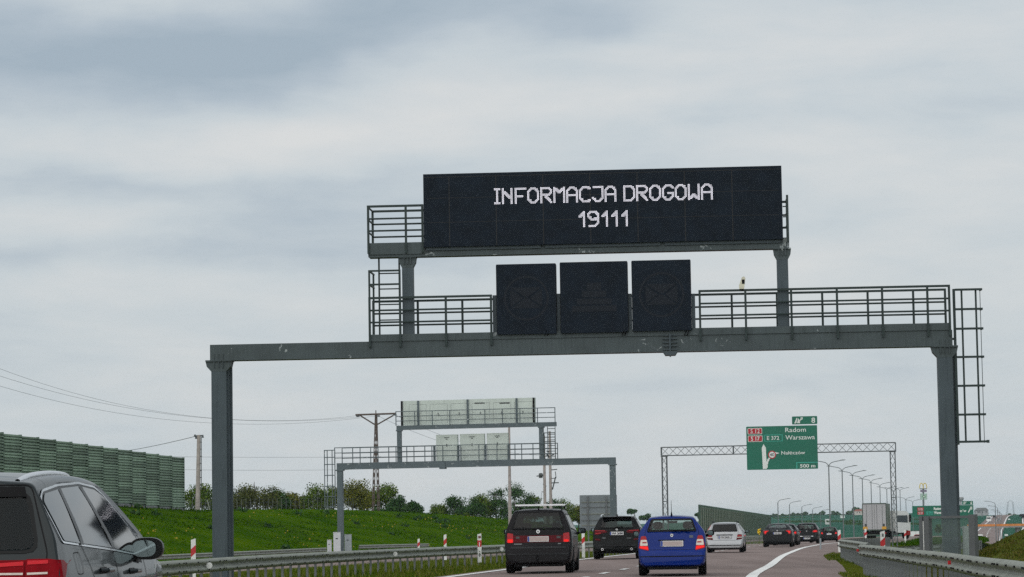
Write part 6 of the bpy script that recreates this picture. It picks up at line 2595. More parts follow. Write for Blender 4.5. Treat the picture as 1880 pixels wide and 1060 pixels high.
mb.box(0.02, 0.44, 0.13, 0.17, 1.07, 1.095)
mb.build('rear_wiper', BLACKM, c.root)
mb = MB()
mb.tube((0, 0.55, 1.43), (0, 0.50, 1.52), 0.028, 0.012)
mb.tube((0, 0.50, 1.52), (0, 0.36, 1.80), 0.008, 0.005)
mb.build('antenna', BLACKM, c.root)
c.band('rear', [(-0.60, 0.62), (0.60, 0.62), (0.66, 1.0), (0.53, 1.41), (-0.53, 1.41), (-0.66, 1.0)], 0.008, BLACKM, 'tailgate_seam', 0.003, None, 0.08)
c.box('underbody', BLACKM, -0.6, 0.6, 0.12, 3.6, 0.15, 0.23)
mb = MB()
mb.tube((-0.35, -0.02, 0.19), (-0.35, 0.4, 0.2), 0.03, n=8)
mb.build('exhaust_pipe', BLACKM, c.root)
c.mirror(1, 0.94, 2.55, 1.0, 0.17, 0.14)
c.mirror(-1, -0.92, 2.55, 1.0, 0.16, 0.14)
c.seats(1.85, 1.08, (-0.36, 0.38), 0.24)
c.box('inner_mirror', SEATM, -0.11, 0.12, 2.35, 2.38, 1.25, 1.31)
c.decal('rear', [(-0.56, 1.07), (-0.42, 1.07), (-0.42, 1.10), (-0.555, 1.10)], WHITEP, 'window_sticker', 0.009, rwg, 0.06)
for y in (1.55,):
    c.decal('right', [(y, 0.35), (y + 0.012, 0.35), (y + 0.012, 1.03), (y, 1.03)], BLACKM, 'door_seam', 0.003)

# --- black suv
D = 105.0
b = std_body(4.7, 1.89, 1.66, [(0, 0.62), (0.05, 0.68), (0.09, 0.74), (0.12, 0.98), (0.18, 1.16), (0.34, 1.40), (0.48, 1.56), (0.56, 1.625), (1.0, 1.655), (1.8, 1.665)], belt=1.12, hood=1.08, roof_w=0.69, wbase=0.9, bow=0.08, gc=0.30)
rw = [(-0.68, 1.185), (0.68, 1.185), (0.58, 1.54), (-0.58, 1.54)]
sw = [[(0.75, 1.2), (1.75, 1.16), (1.75, 1.52), (1.0, 1.52)], [(1.83, 1.16), (3.0, 1.11), (2.4, 1.5), (1.83, 1.52)]]
c = Car('suv_car', 'black suv with roof rails and wide red tail lamps, left of the blue hatchback', 'car', b, PAINT_BLK2, gpos(1133, D), heading(D) * 0.7, holes=[('rear', rw), ('front', [(-0.66, 1.15), (0.66, 1.15), (0.56, 1.5), (-0.56, 1.5)])] + [('side', p) for p in sw], arches=[(0.9, 0.36, 0.41), (3.76, 0.36, 0.41)])
c.window('rear', rw, GL_DARK, 'rear_window')
c.window('front', [(-0.66, 1.15), (0.66, 1.15), (0.56, 1.5), (-0.56, 1.5)], GL_MID, 'windscreen')
side_windows(c, sw, GL_DARK)
c.wheels((0.9, 3.76), 0.36, 0.25, 0.935)
tl = c.pair([(0.36, 1.06), (0.42, 1.11), (0.85, 1.13), (0.87, 0.96), (0.72, 0.93), (0.62, 0.985), (0.40, 1.02)], LAMPD, 'tail_lamp', 0.010)
for s, p in ((1, tl[0]), (-1, tl[1])):
    c.decal('rear', [(s * x, z) for x, z in ((0.46, 1.075), (0.84, 1.09), (0.84, 1.115), (0.46, 1.10))], LAMPR, 'light_bar', 0.015, p)
    c.decal('rear', [(s * x, z) for x, z in ((0.6, 1.0), (0.82, 0.965), (0.83, 1.0), (0.62, 1.03))], LAMPR, 'light_bar', 0.015, p)
    c.decal('rear', [(s * x, z) for x, z in ((0.64, 0.72), (0.84, 0.74), (0.84, 0.80), (0.66, 0.79))], LAMPD, 'bumper_reflector', 0.012)
    h = c.hit('rear', s * 0.56, 0.40, 0)
    mb = MB()
    mb.lathe([(0.0, 0.03), (-0.0, 0.05), (0.01, 0.055), (0.15, 0.05)], False, 14, (s * 0.56, h.y - 0.03, 0.385))
    mb.build('exhaust_pipe', CHROME, c.root, smooth=True)
c.plate(0.925, 1.05, -0.26, 0.26, 'WA 26SM')
c.badge(1.135, 0.04)
c.decal('rear', [(-0.56, 0.80), (-0.43, 0.80), (-0.43, 0.83), (-0.56, 0.83)], GALVD, 'model_script', 0.01, None, 0.06)
c.decal('rear', [(0.38, 0.79), (0.55, 0.79), (0.55, 0.81), (0.38, 0.81)], GALVD, 'model_script', 0.01, None, 0.06)
c.decal('rear', [(-0.7, 0.50), (0.7, 0.50), (0.75, 0.54), (-0.75, 0.54)], PLAST, 'bumper_ridge', 0.02)
c.box('underbody', BLACKM, -0.6, 0.6, 0.15, 4.2, 0.22, 0.3)
mb = MB()
mb.box(-0.56, 0.56, 0.36, 0.62, 1.60, 1.63)
mb.build('roof_spoiler', PAINT_BLK2, c.root)
for s in (-1, 1):
    mb = MB()
    mb.path([(s * 0.62, 0.7, 1.63), (s * 0.61, 0.85, 1.70), (s * 0.61, 2.5, 1.71), (s * 0.62, 2.7, 1.64)], 0.022)
    mb.build('roof_rail', ALU, c.root)
mb = MB()
mb.prism([(-0.03, 1.66), (0.03, 1.66), (0.015, 1.72), (-0.015, 1.72)], 0.75, 0.95)
mb.build('antenna', BLACKM, c.root)
mb = MB()
mb.tube((-0.05, 0.17, 1.22), (0.24, 0.2, 1.24), 0.018)
mb.build('rear_wiper', BLACKM, c.root)
c.mirror(1, 1.05, 3.0, 1.13, 0.2, 0.15)
c.mirror(-1, -1.05, 3.0, 1.13, 0.2, 0.15)

# --- silver estate
D = 130.0
b = std_body(4.6, 1.77, 1.44, [(0, 0.56), (0.05, 0.61), (0.09, 0.66), (0.11, 0.82), (0.15, 0.98), (0.30, 1.20), (0.42, 1.36), (0.52, 1.415), (1.0, 1.44), (1.8, 1.45)], belt=0.96, hood=0.95, roof_w=0.66, wbase=0.9, bow=0.07, gc=0.22)
rw = [(-0.62, 1.0), (0.62, 1.0), (0.53, 1.35), (-0.53, 1.35)]
sw = [[(0.65, 1.02), (1.6, 0.99), (1.6, 1.34), (0.85, 1.34)], [(1.68, 0.99), (2.8, 0.95), (2.2, 1.32), (1.68, 1.34)]]
c = Car('estate_car', 'silver estate car with roof rails, right of the blue hatchback', 'car', b, PAINT_SIL, gpos(1331, D), heading(D), holes=[('rear', rw)] + [('side', p) for p in sw], arches=[(0.95, 0.31, 0.36), (3.7, 0.31, 0.36)])
c.window('rear', rw, GL_DARK, 'rear_window')
side_windows(c, sw, GL_DARK)
c.wheels((0.95, 3.7), 0.31, 0.22, 0.875)
tl = c.pair([(0.55, 0.60), (0.83, 0.64), (0.82, 0.86), (0.62, 0.87)], LAMPD, 'tail_lamp', 0.010, round_=0.03)
for s, p in ((1, tl[0]), (-1, tl[1])):
    c.decal('rear', [(s * x, z) for x, z in ((0.58, 0.70), (0.82, 0.71), (0.82, 0.745), (0.585, 0.735))], LAMPW, 'clear_lens', 0.015, p)
    c.decal('rear', [(s * x, z) for x, z in ((0.6, 0.76), (0.81, 0.77), (0.81, 0.83), (0.62, 0.83))], LAMPR, 'lamp_core', 0.015, p)
c.decal('rear', [(-0.40, 0.825), (0.40, 0.825), (0.38, 0.862), (-0.38, 0.862)], BLACKM, 'tailgate_grip', 0.012)
c.decal('rear', [(-0.34, 0.64), (0.34, 0.64), (0.36, 0.82), (-0.36, 0.82)], mat('plate recess', (0.30, 0.31, 0.33), 0.4), 'plate_recess', 0.004)
c.plate(0.67, 0.795, -0.28, 0.28, 'WB 3584R')
c.badge(0.91, 0.03)
c.decal('rear', [(-0.78, 0.33), (0.78, 0.33), (0.8, 0.37), (-0.8, 0.37)], BLACKM, 'bumper_groove', 0.008)
c.band('rear', [(-0.56, 0.58), (0.56, 0.58), (0.66, 0.95), (0.57, 1.39), (-0.57, 1.39), (-0.66, 0.95)], 0.010, BLACKM, 'tailgate_seam', 0.003, None, 0.06)
c.box('underbody', BLACKM, -0.66, 0.66, 0.1, 4.2, 0.14, 0.23)
for s in (-1, 1):
    mb = MB()
    mb.path([(s * 0.58, 0.7, 1.41), (s * 0.57, 0.8, 1.475), (s * 0.57, 2.3, 1.48), (s * 0.58, 2.45, 1.42)], 0.018)
    mb.build('roof_rail', BLACKM, c.root)
c.mirror(1, 1.0, 2.9, 0.99, 0.19, 0.14)
c.mirror(-1, -0.98, 2.9, 0.99, 0.19, 0.14)


def simple_car(name, label, D, px, L, W, H, hatch, paint, rw, lamp, plate, belt=1.0, hood=0.95, roof_w=0.66, wr=0.32, sedan=False, badge=0.95, glassm=GL_MID, extra=None, text=None):
    b_ = std_body(L, W, H, hatch, belt=belt, hood=hood, roof_w=roof_w, wbase=0.9, bow=0.07, gc=0.24, fine=1.3)
    fw_ = [(x * 0.98, z - 0.02) for x, z in rw]
    yb = hatch[-1][0]
    sw_ = [[(yb * 0.75, belt + 0.06), (L * 0.36, belt + 0.04), (L * 0.36, H - 0.12), (yb * 0.9, H - 0.12)], [(L * 0.38, belt + 0.04), (L * 0.63, belt), (L * 0.5, H - 0.14), (L * 0.38, H - 0.12)]]
    c_ = Car(name, label, 'car', b_, paint, gpos(px, D), heading(D), holes=[('rear', rw), ('front', fw_)] + [('side', p) for p in sw_], arches=[(0.9, wr, wr + 0.05), (L - 0.85, wr, wr + 0.05)], res=0.07)
    c_.window('rear', rw, glassm, 'rear_window', 0.04)
    c_.window('front', fw_, GL_MID, 'windscreen', 0.03)
    side_windows(c_, sw_, GL_DARK)
    c_.wheels((0.9, L - 0.85), wr, 0.21, W / 2 - 0.01)
    tl_ = c_.pair(lamp, LAMPR, 'tail_lamp', 0.012, round_=0.03)
    cx = sum(p[0] for p in lamp) / len(lamp)
    cz = sum(p[1] for p in lamp) / len(lamp)
    for s, p in ((1, tl_[0]), (-1, tl_[1])):
        c_.decal('rear', [(s * (cx + (x - cx) * 0.55), cz + (z - cz) * 0.5) for x, z in lamp], LAMPL, 'light_core', 0.018, p)
    c_.plate(plate[0], plate[1], -0.26, 0.26, text)
    c_.badge(badge, 0.045)
    c_.mirror(1, W / 2 + 0.11, L * 0.62, belt, 0.18, 0.13)
    c_.mirror(-1, -W / 2 - 0.11, L * 0.62, belt, 0.18, 0.13)
    c_.seats(L * 0.45, belt + 0.05, (-0.36, 0.36))
    c_.box('underbody', BLACKM, -W / 2 + 0.26, W / 2 - 0.26, 0.12, L - 0.4, 0.14, 0.24)
    return c_


c = simple_car('sedan_car', 'dark sedan with curved red tail lamps, right of the silver estate', 171, 1428, 4.63, 1.865, 1.47, [(0, 0.60), (0.05, 0.66), (0.09, 0.74), (0.12, 0.98), (0.16, 1.055), (0.30, 1.09), (0.42, 1.11), (0.80, 1.30), (1.15, 1.43), (1.6, 1.47), (2.0, 1.475)], PAINT_DK,
               [(-0.62, 1.13), (0.62, 1.13), (0.50, 1.42), (-0.50, 1.42)], [(0.52, 1.04), (0.83, 1.05), (0.87, 0.92), (0.80, 0.80), (0.70, 0.80), (0.68, 0.93), (0.54, 0.99)], (0.80, 0.92), belt=1.0, badge=1.02, roof_w=0.62, text='WW 4016')
c.decal('rear', [(-0.46, 1.0), (0.46, 1.0), (0.46, 1.02), (-0.46, 1.02)], GALVD, 'brand_letters', 0.012, None, 0.1)
c = simple_car('compact_car', 'dark tall hatchback with round red lamps and chrome strip, right of the sedan', 208, 1482, 4.25, 1.76, 1.56, [(0, 0.62), (0.05, 0.67), (0.09, 0.72), (0.12, 0.98), (0.17, 1.08), (0.28, 1.30), (0.40, 1.47), (0.5, 1.53), (1.0, 1.565), (1.7, 1.575)], PAINT_DK,
               [(-0.62, 1.10), (0.62, 1.10), (0.53, 1.46), (-0.53, 1.46)], [(0.42, 0.88), (0.50, 0.84), (0.83, 0.86), (0.86, 1.0), (0.70, 1.03), (0.48, 1.0)], (0.34, 0.45), belt=1.05, hood=1.02, roof_w=0.68, badge=0.94, text='LU 5570')
c.decal('rear', [(-0.5, 0.545), (0.5, 0.545), (0.5, 0.575), (-0.5, 0.575)], CHROME, 'chrome_strip', 0.014)
c = simple_car('hatchback_car', 'smallest dark hatchback in line, half behind the guardrail end', 278, 1523, 4.3, 1.75, 1.52, [(0, 0.58), (0.06, 0.66), (0.11, 0.92), (0.17, 1.04), (0.32, 1.28), (0.45, 1.43), (0.55, 1.48), (1.0, 1.51), (1.7, 1.52)], PAINT_BLK2,
               [(-0.60, 1.06), (0.60, 1.06), (0.52, 1.43), (-0.52, 1.43)], [(0.58, 0.78), (0.82, 0.80), (0.80, 1.0), (0.64, 1.0)], (0.74, 0.86), belt=1.02, badge=0.96)
c = simple_car('hatchback_car', 'dark car almost hidden behind the right side of the sedan', 187, 1441.5, 4.2, 1.75, 1.47, [(0, 0.58), (0.06, 0.66), (0.11, 0.92), (0.17, 1.04), (0.32, 1.24), (0.45, 1.39), (0.55, 1.44), (1.0, 1.47), (1.7, 1.48)], PAINT_DK,
               [(-0.60, 1.04), (0.60, 1.04), (0.52, 1.39), (-0.52, 1.39)], [(0.55, 0.74), (0.82, 0.76), (0.81, 0.98), (0.62, 0.98)], (0.68, 0.80), belt=1.0, badge=0.93)
c = simple_car('hatchback_car', 'dark car peeping out left of the tall hatchback', 232, 1472, 4.2, 1.75, 1.52, [(0, 0.58), (0.06, 0.66), (0.11, 0.92), (0.17, 1.04), (0.32, 1.28), (0.45, 1.43), (0.55, 1.48), (1.0, 1.51), (1.7, 1.52)], PAINT_BLK,
               [(-0.60, 1.06), (0.60, 1.06), (0.52, 1.43), (-0.52, 1.43)], [(0.55, 0.78), (0.82, 0.8), (0.81, 1.0), (0.62, 1.0)], (0.7, 0.82), belt=1.02, badge=0.96)
c = simple_car('hatchback_car', 'red car mostly hidden behind the left edge of the silver estate', 153, 1324.5, 4.1, 1.7, 1.46, [(0, 0.58), (0.06, 0.66), (0.11, 0.90), (0.17, 1.02), (0.32, 1.24), (0.45, 1.39), (0.55, 1.43), (1.0, 1.46), (1.7, 1.47)], PAINT_RED,
               [(-0.60, 1.04), (0.60, 1.04), (0.52, 1.37), (-0.52, 1.37)], [(0.55, 0.74), (0.80, 0.76), (0.79, 0.96), (0.62, 0.96)], (0.68, 0.80), belt=1.0, badge=0.93)

# --- slate suv in the left lane, close
LAMPM = mat('deep red lens', (0.22, 0.005, 0.010), 0.3, 0, 0.15, 14, spec=0.04)
GL_SIDE = glass('side glass', (0.15, 0.18, 0.18), 0.9, rough=0.05)
GL_REAR = glass('dark rear glass', (0.3, 0.42, 0.46), 0.45)
XC, Y0 = -3.71, 16.9
L, W = 4.5, 1.975
top = [(-0.14, 0.4), (0.0, 0.74), (0.05, 0.80), (0.09, 0.86), (0.12, 1.02), (0.15, 1.10), (0.22, 1.27), (0.28, 1.43), (0.30, 1.475), (0.315, 1.535), (0.42, 1.555), (0.7, 1.583), (1.2, 1.61), (1.8, 1.615), (2.2, 1.60), (2.5, 1.555), (3.0, 1.30), (3.35, 1.10), (3.6, 1.05), (4.1, 0.98), (4.4, 0.80), (4.5, 0.6)]
w = W / 2
width = [(0.2, w * 0.93), (0.4, w * 0.98), (0.7, w * 0.995), (0.88, w), (0.96, w * 0.99), (1.03, w * 0.968), (1.08, w * 0.952), (1.13, w * 0.945), (1.3, w * 0.852), (1.5, w * 0.735), (1.60, w * 0.65)]
plan = [(0, 0.80), (0.04, 0.84), (0.10, 0.874), (0.2, 0.895), (0.4, 0.914), (0.8, 0.936), (1.4, 0.964), (2.0, 0.985), (2.6, 0.996), (3.0, 1), (3.4, 1), (4.0, 0.96), (4.35, 0.84), (4.5, 0.66)]
b = Body(L, W, top, [(0, 0.32), (0.6, 0.24), (4.0, 0.24), (4.5, 0.3)], width, plan, 0.07, 0.028, 0.075, 0.62)
rw = [(-0.72, 1.10), (0.72, 1.10), (0.63, 1.445), (-0.63, 1.445)]
qg = [(0.44, 1.150), (0.86, 1.130), (1.02, 1.485), (0.55, 1.45), (0.42, 1.40)]
rg = [(0.93, 1.128), (1.80, 1.092), (1.74, 1.515), (1.09, 1.49)]
fg = [(1.88, 1.088), (2.90, 1.035), (2.98, 1.06), (2.46, 1.44), (2.25, 1.495), (1.82, 1.515)]
c = Car('suv_car', 'slate grey suv close by in the left lane, cut off by the frame', 'car', b, PAINT_GRY, (XC - 0.015, Y0, 0.0), -0.02, holes=[('front', [(-0.68, 1.12), (0.68, 1.12), (0.56, 1.50), (-0.56, 1.50)])], arches=[(0.85, 0.36, 0.42), (3.6, 0.36, 0.42)], res=0.03)
c.decal('rear', [(-0.745, 1.075), (0.745, 1.075), (0.655, 1.47), (-0.655, 1.47)], BLACKG, 'window_surround', 0.005, None, 0.03, 0.09)
c.window('rear', rw, GL_REAR, 'rear_window', 0.0, 0.08, 0.014)
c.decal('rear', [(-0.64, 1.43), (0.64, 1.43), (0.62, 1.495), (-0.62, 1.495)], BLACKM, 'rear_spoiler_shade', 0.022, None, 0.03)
c.window('front', [(-0.68, 1.12), (0.68, 1.12), (0.56, 1.50), (-0.56, 1.50)], GL_MID, 'windscreen', 0.03)
for view in ('right', 'left'):
    for p in (qg, rg, fg):
        c.window(view, p, GL_SIDE, 'side_window', 0.0, 0.03, 0.012)
outl = [(0.40, 1.135), (0.90, 1.112), (1.84, 1.072), (2.98, 1.018), (3.04, 1.05), (2.50, 1.465), (2.28, 1.525), (1.78, 1.545), (1.06, 1.52), (0.54, 1.478), (0.37, 1.415)]
for view in ('right', 'left'):
    c.decal(view, [(1.6 + (y - 1.6) * 0.985, 1.28 + (z - 1.28) * 0.96) for y, z in outl], BLACKG, 'window_surround', 0.004, None, 0.03, 0.04)
c.band('right', outl, 0.015, CHROME, 'chrome_window_trim', 0.007, None, 0.04)
for p in ([(0.855, 1.122), (0.935, 1.118), (1.095, 1.492), (1.015, 1.482)], [(1.785, 1.092), (1.885, 1.088), (1.825, 1.513), (1.735, 1.513)]):
    c.decal('right', p, BLACKG, 'pillar_trim', 0.016)
c.wheels((0.85, 3.6), 0.36, 0.235, 0.915)
# tail lamps: one piece on the tailgate, one on the wing, with pale stripes
for s in (1, -1):
    a = c.decal('rear', [(s * x, z) for x, z in ((0.30, 0.89), (0.655, 0.875), (0.655, 1.035), (0.30, 1.01))], LAMPM, 'tail_lamp', 0.010, None, 0.025, 0.015)
    c.decal('rear', [(s * x, z) for x, z in ((0.31, 0.945), (0.65, 0.942), (0.65, 0.955), (0.31, 0.957))], LAMPW, 'light_strip', 0.014, a)
    c.decal('rear', [(s * x, z) for x, z in ((0.31, 0.985), (0.65, 1.0), (0.65, 1.025), (0.31, 1.005))], LAMPB, 'light_bar', 0.014, a)
    a = c.decal('rear', [(s * x, z) for x, z in ((0.665, 0.875), (0.868, 0.88), (0.868, 1.03), (0.80, 1.04), (0.665, 1.04))], LAMPM, 'tail_lamp', 0.010, None, 0.02, 0.01)
    c.decal('rear', [(s * x, z) for x, z in ((0.675, 0.942), (0.80, 0.945), (0.80, 0.958), (0.675, 0.955))], LAMPW, 'light_strip', 0.014, a)
    c.decal('rear', [(s * x, z) for x, z in ((0.675, 1.005), (0.80, 1.01), (0.80, 1.032), (0.675, 1.03))], LAMPB, 'light_bar', 0.014, a)
    v = 'right' if s > 0 else 'left'
    c.decal('rear', [(s * x, z) for x, z in ((0.80, 0.885), (0.882, 0.885), (0.882, 1.03), (0.80, 1.035))], LAMPM, 'lamp_corner', 0.007, a, 0.02)
    c.decal(v, [(0.085, 0.885), (0.24, 0.90), (0.36, 1.0), (0.31, 1.03), (0.085, 1.037)], LAMPM, 'tail_lamp', 0.011, None, 0.02, 0.015)
c.band('rear', [(-0.72, 0.76), (0.72, 0.76), (0.80, 1.06), (0.66, 1.51), (-0.66, 1.51), (-0.80, 1.06)], 0.008, BLACKM, 'tailgate_seam', 0.004, None, 0.05)
c.plate(0.80, 0.91, -0.26, 0.26, None)
c.badge(1.02, 0.05)
# silver roof rails standing on the roof
for s in (1, -1):
    mb = MB()
    pts = []
    for q in range(25):
        y = 0.50 + 1.85 * q / 24
        x = 0.545 + 0.03 * math.sin(math.pi * q / 24)
        h = c.hit('top', x, y, 0.0)
        pts.append((x, y, h.z - 0.010 + 0.016 * min(1, math.sin(math.pi * q / 24) * 2.2)))
    for (x0, y0, z0), (x1, y1, z1) in zip(pts[:-1], pts[1:]):
        n = 8
        k = len(mb.v)
        for (x, y, z) in ((x0, y0, z0), (x1, y1, z1)):
            for i in range(n):
                a = 2 * math.pi * i / n
                mb.v.append((s * (x + 0.02 * math.cos(a)), y, z + 0.021 * math.sin(a)))
        for i in range(n):
            j = (i + 1) % n
            mb.f.append((k + i, k + j, k + n + j, k + n + i))
    mb.build('roof_rail', ALU, c.root, smooth=True, angle=1.2, fix=True)
# door seams, fuel flap, handles, shoulder line
for p in ([(0.90, 1.12), (0.912, 1.12), (1.13, 0.86), (1.12, 0.40), (1.108, 0.40), (1.118, 0.86)], [(1.84, 1.08), (1.852, 1.08), (1.86, 0.35), (1.848, 0.35)], [(2.92, 1.02), (2.932, 1.02), (3.02, 0.4), (3.008, 0.4)]):
    c.decal('right', p, BLACKM, 'door_seam', 0.003, None, 0.05)
flap = smooth_poly([(0.62, 0.93), (0.80, 0.93), (0.80, 1.075), (0.62, 1.075)], 0.05)
c.band('right', flap, 0.006, BLACKM, 'fuel_flap_seam', 0.003)
for y in (1.30, 2.28):
    z = 0.945 if y < 2 else 0.925
    c.decal('right', [(y, z - 0.022), (y + 0.2, z - 0.022), (y + 0.2, z + 0.022), (y, z + 0.022)], BLACKM, 'handle_recess', 0.004, None, 0.05, 0.02)
    h0, h1 = c.hit('right', y, z, 0.03), c.hit('right', y + 0.22, z, 0.03)
    mb = MB()
    mb.path([h0 - Vector((0.03, 0, 0)), h0.lerp(h1, 0.12) + Vector((0.012, 0, 0.0)), h0.lerp(h1, 0.88) + Vector((0.012, 0, 0)), h1 - Vector((0.03, 0, 0))], 0.016, 8)
    mb.build('door_handle', PAINT_GRY, c.root, smooth=True, angle=1.0)
c.mirror(1, 1.04, 2.62, 1.078, 0.235, 0.155, BLACKG, 0.06)
c.mirror(-1, -1.065, 2.62, 1.078, 0.235, 0.155, BLACKM, 0.10)
c.decal('right', [(2.55, 0.99), (2.78, 0.975), (2.80, 1.03), (2.60, 1.05)], BLACKM, 'mirror_foot', 0.012)
c.box('underbody', BLACKM, -0.62, 0.62, 0.15, 4.1, 0.2, 0.28)
c.seats(2.25, 1.12, (-0.4, 0.4))
c.seats(1.25, 1.08, (-0.45, 0.45))

# ------------------------------------------------------------------ truck, van and far traffic
D = 294
g0 = gpos(1607.5, D)
rz = -0.168
root = thing('semi_truck', 'grey box semi trailer truck with white cab turned right', 'truck', g0, rz)
TBX = mat('grey trailer sheet', (0.40, 0.405, 0.42), 0.55, 0, 0.06, 0.5, streak=((0.32, 0.325, 0.33), 0.35))
TSD = mat('green grey trailer side', (0.12, 0.15, 0.12), 0.6, 0, 0.1, 0.5)
TFR = mat('dark trailer frame', (0.05, 0.075, 0.06), 0.5)
hw = 1.27
mb = MB()
mb.box(-hw, hw, 0, 13.4, 1.15, 3.98)
bx = mb.build('trailer_box', TSD, root)
for s in (-1, 1):
    mb = MB()
    mb.box(0.015 if s > 0 else -hw + 0.06, hw - 0.06 if s > 0 else -0.015, -0.03, -0.003, 1.2, 3.9)
    dd_ = mb.build('rear_door', TBX, bx)
    mb = MB()
    for x in (0.25, 0.85):
        mb.tube((s * x, -0.045, 1.25), (s * x, -0.045, 3.85), 0.018)
    mb.build('door_rod', GALVD, dd_)
mb = MB()
mb.box(-hw - 0.01, hw + 0.01, -0.05, 0.05, 3.91, 4.02)
mb.box(-hw - 0.01, hw + 0.01, -0.05, 0.05, 1.08, 1.17)
for s in (-1, 1):
    mb.box(s * hw - 0.03, s * hw + 0.03, -0.045, 0.05, 1.17, 3.91)
mb.box(-1.15, 1.15, -0.02, 0.08, 0.55, 0.68)
mb.build('door_frame', TFR, bx)
for s in (-1, 1):
    mb = MB()
    mb.box(s * 1.0 - 0.24, s * 1.0 + 0.24, -0.06, -0.035, 1.2, 1.5)
    mb.build('warning_plate', mat('yellow red plate', (0.62, 0.33, 0.03), 0.4), bx)
    mb = MB()
    mb.box(s * 0.95 - 0.12, s * 0.95 + 0.12, -0.055, -0.032, 1.5, 1.8)
    mb.build('door_lock', DARKP, bx)
    mb = MB()
    mb.box(s * 1.0 - 0.2, s * 1.0 + 0.2, -0.05, -0.02, 0.72, 0.86)
    mb.build('tail_lamp', LAMPR, root)
wm = MB()
wm.lathe([(-0.2, 0.28), (-0.2, 0.5), (-0.15, 0.52), (0.15, 0.52), (0.2, 0.5), (0.2, 0.28), (-0.2, 0.28)], True, 22)
wmm = wm.mesh('wheel', TYRE, True, 0.6)
for y in (2.6, 3.9, 5.2):
    for s in (-1, 1):
        link('wheel', wmm, root, (s * 1.02, y, 0.52))
for s in (-1, 1):
    mb = MB()
    mb.box(s * 1.02 - 0.22, s * 1.02 + 0.22, 1.75, 1.78, 0.2, 0.9)
    mb.build('mud_flap', BLACKM, root)
mb = MB()
mb.box(-0.5, 0.5, 0.3, 13.0, 0.8, 1.075)
mb.build('chassis', BLACKM, root)
# tractor, steering right: every piece is turned about the fifth wheel
piv, turn = Vector((0.3, 12.0, 0)), -0.52
TM = Matrix.Translation(piv) @ Matrix.Rotation(turn, 4, 'Z')


def tpart(name, mb_, m, parent=root, **kw):
    o = mb_.build(name, m, parent, **kw)
    o.data.transform(TM)
    return o


mb = MB()
prof = [(1.0, 0.75), (4.15, 0.75), (4.2, 1.7), (4.08, 2.45), (3.92, 2.85), (3.6, 3.08), (3.1, 3.18), (1.05, 3.22)]
k = len(prof)
for x in (-1.22, 1.22):
    for y, z in prof:
        mb.v.append((x, y, z))
mb.f.append(tuple(range(k)))
mb.f.append(tuple(reversed(range(k, 2 * k))))
for i in range(k):
    j = (i + 1) % k
    mb.f.append((i, j, k + j, k + i))
cab = tpart('cab', mb, PAINT_WHT, fix=True)
for s in (-1, 1):
    mb = MB()
    x = s * 1.235
    a_ = [(1.35, 1.95), (3.6, 1.85), (3.6, 2.5), (3.5, 2.68), (1.35, 2.68)]
    mb.v = [(x, y, z) for y, z in a_]
    mb.f = [tuple(range(5))]
    o = mb.build('side_window', mat('dark cab glass', (0.012, 0.016, 0.02), 0.1, coat=0.5), cab)
    o.data.transform(TM)
    mb = MB()
    mb.box(s * 1.3 - 0.05, s * 1.3 + 0.09, 3.85, 4.1, 1.95, 2.75)
    o = mb.build('mirror', BLACKM, cab)
    o.data.transform(TM)
    mb = MB()
    mb.box(s * 1.2 - 0.05, s * 1.2 + 0.05, 3.2, 4.1, 0.45, 0.95)
    o = mb.build('red_step', PAINT_RED, cab)
    o.data.transform(TM)
mb = MB()
mb.quad((-1.1, 4.185, 1.95), (1.1, 4.185, 1.95), (1.05, 4.03, 2.7), (-1.05, 4.03, 2.7))
o = mb.build('windscreen', mat('dark cab glass', (0.01, 0.01, 0.01)), cab)
o.data.transform(TM)
mb = MB()
mb.box(-0.5, 0.5, -1.2, 4.0, 0.6, 0.95)
mb.box(0.75, 1.2, 0.6, 1.65, 0.5, 0.95)
tpart('tractor_frame', mb, BLACKM)
for y in (-0.3, 3.4):
    for s in (-1, 1):
        o = link('wheel', wmm, root)
        o.matrix_local = TM @ Matrix.Translation((s * 1.03, y, 0.52))

# white delivery van and a red car near it, far down the road
D = 500
p = P(1682, 994, D)
root = thing('delivery_van', 'small white box van far ahead, left of the glazed screen', 'van', (p.x, D, p.z - 0.3), -0.2)
mb = MB()
mb.box(-1.0, 1.0, 0, 3.2, 0.55, 2.2)
bx = mb.build('van_box', PAINT_WHT, root)
mb = MB()
mb.prism([(-0.92, 0.5), (0.92, 0.5), (0.9, 1.2), (0.8, 1.75), (-0.8, 1.75), (-0.9, 1.2)], 3.22, 4.9)
mb.build('van_cab', PAINT_WHT, root, fix=True)
mb = MB()
mb.box(-1.02, 1.02, -0.03, 0.02, 2.14, 2.24)
mb.box(-0.01, 0.01, -0.02, -0.004, 0.6, 2.1)
mb.build('door_seam', DARKP, bx)
for s in (-1, 1):
    mb = MB()
    mb.box(s * 0.93 - 0.06, s * 0.93 + 0.06, -0.03, -0.003, 0.6, 0.9)
    mb.build('tail_lamp', LAMPR, root)
    for y in (0.8, 4.0):
        link('wheel', wmm, root, (s * 0.85, y, 0.36)).scale = (0.55, 0.68, 0.68)
D = 470
p = P(1685.5, 997, D)
b = std_body(4.0, 1.7, 1.45, [(0, 0.58), (0.06, 0.66), (0.11, 0.90), (0.17, 1.02), (0.32, 1.24), (0.45, 1.39), (0.55, 1.43), (1.0, 1.46)], fine=1.8)
c = Car('hatchback_car', 'red car in front of the far white box van', 'car', b, PAINT_RED, (p.x, D, p.z), -0.2, res=0.12)
c.decal('rear', [(-0.6, 1.04), (0.6, 1.04), (0.52, 1.36), (-0.52, 1.36)], BLACKM, 'rear_window', 0.01)
c.wheels((0.8, 3.2), 0.3, 0.2, 0.84)
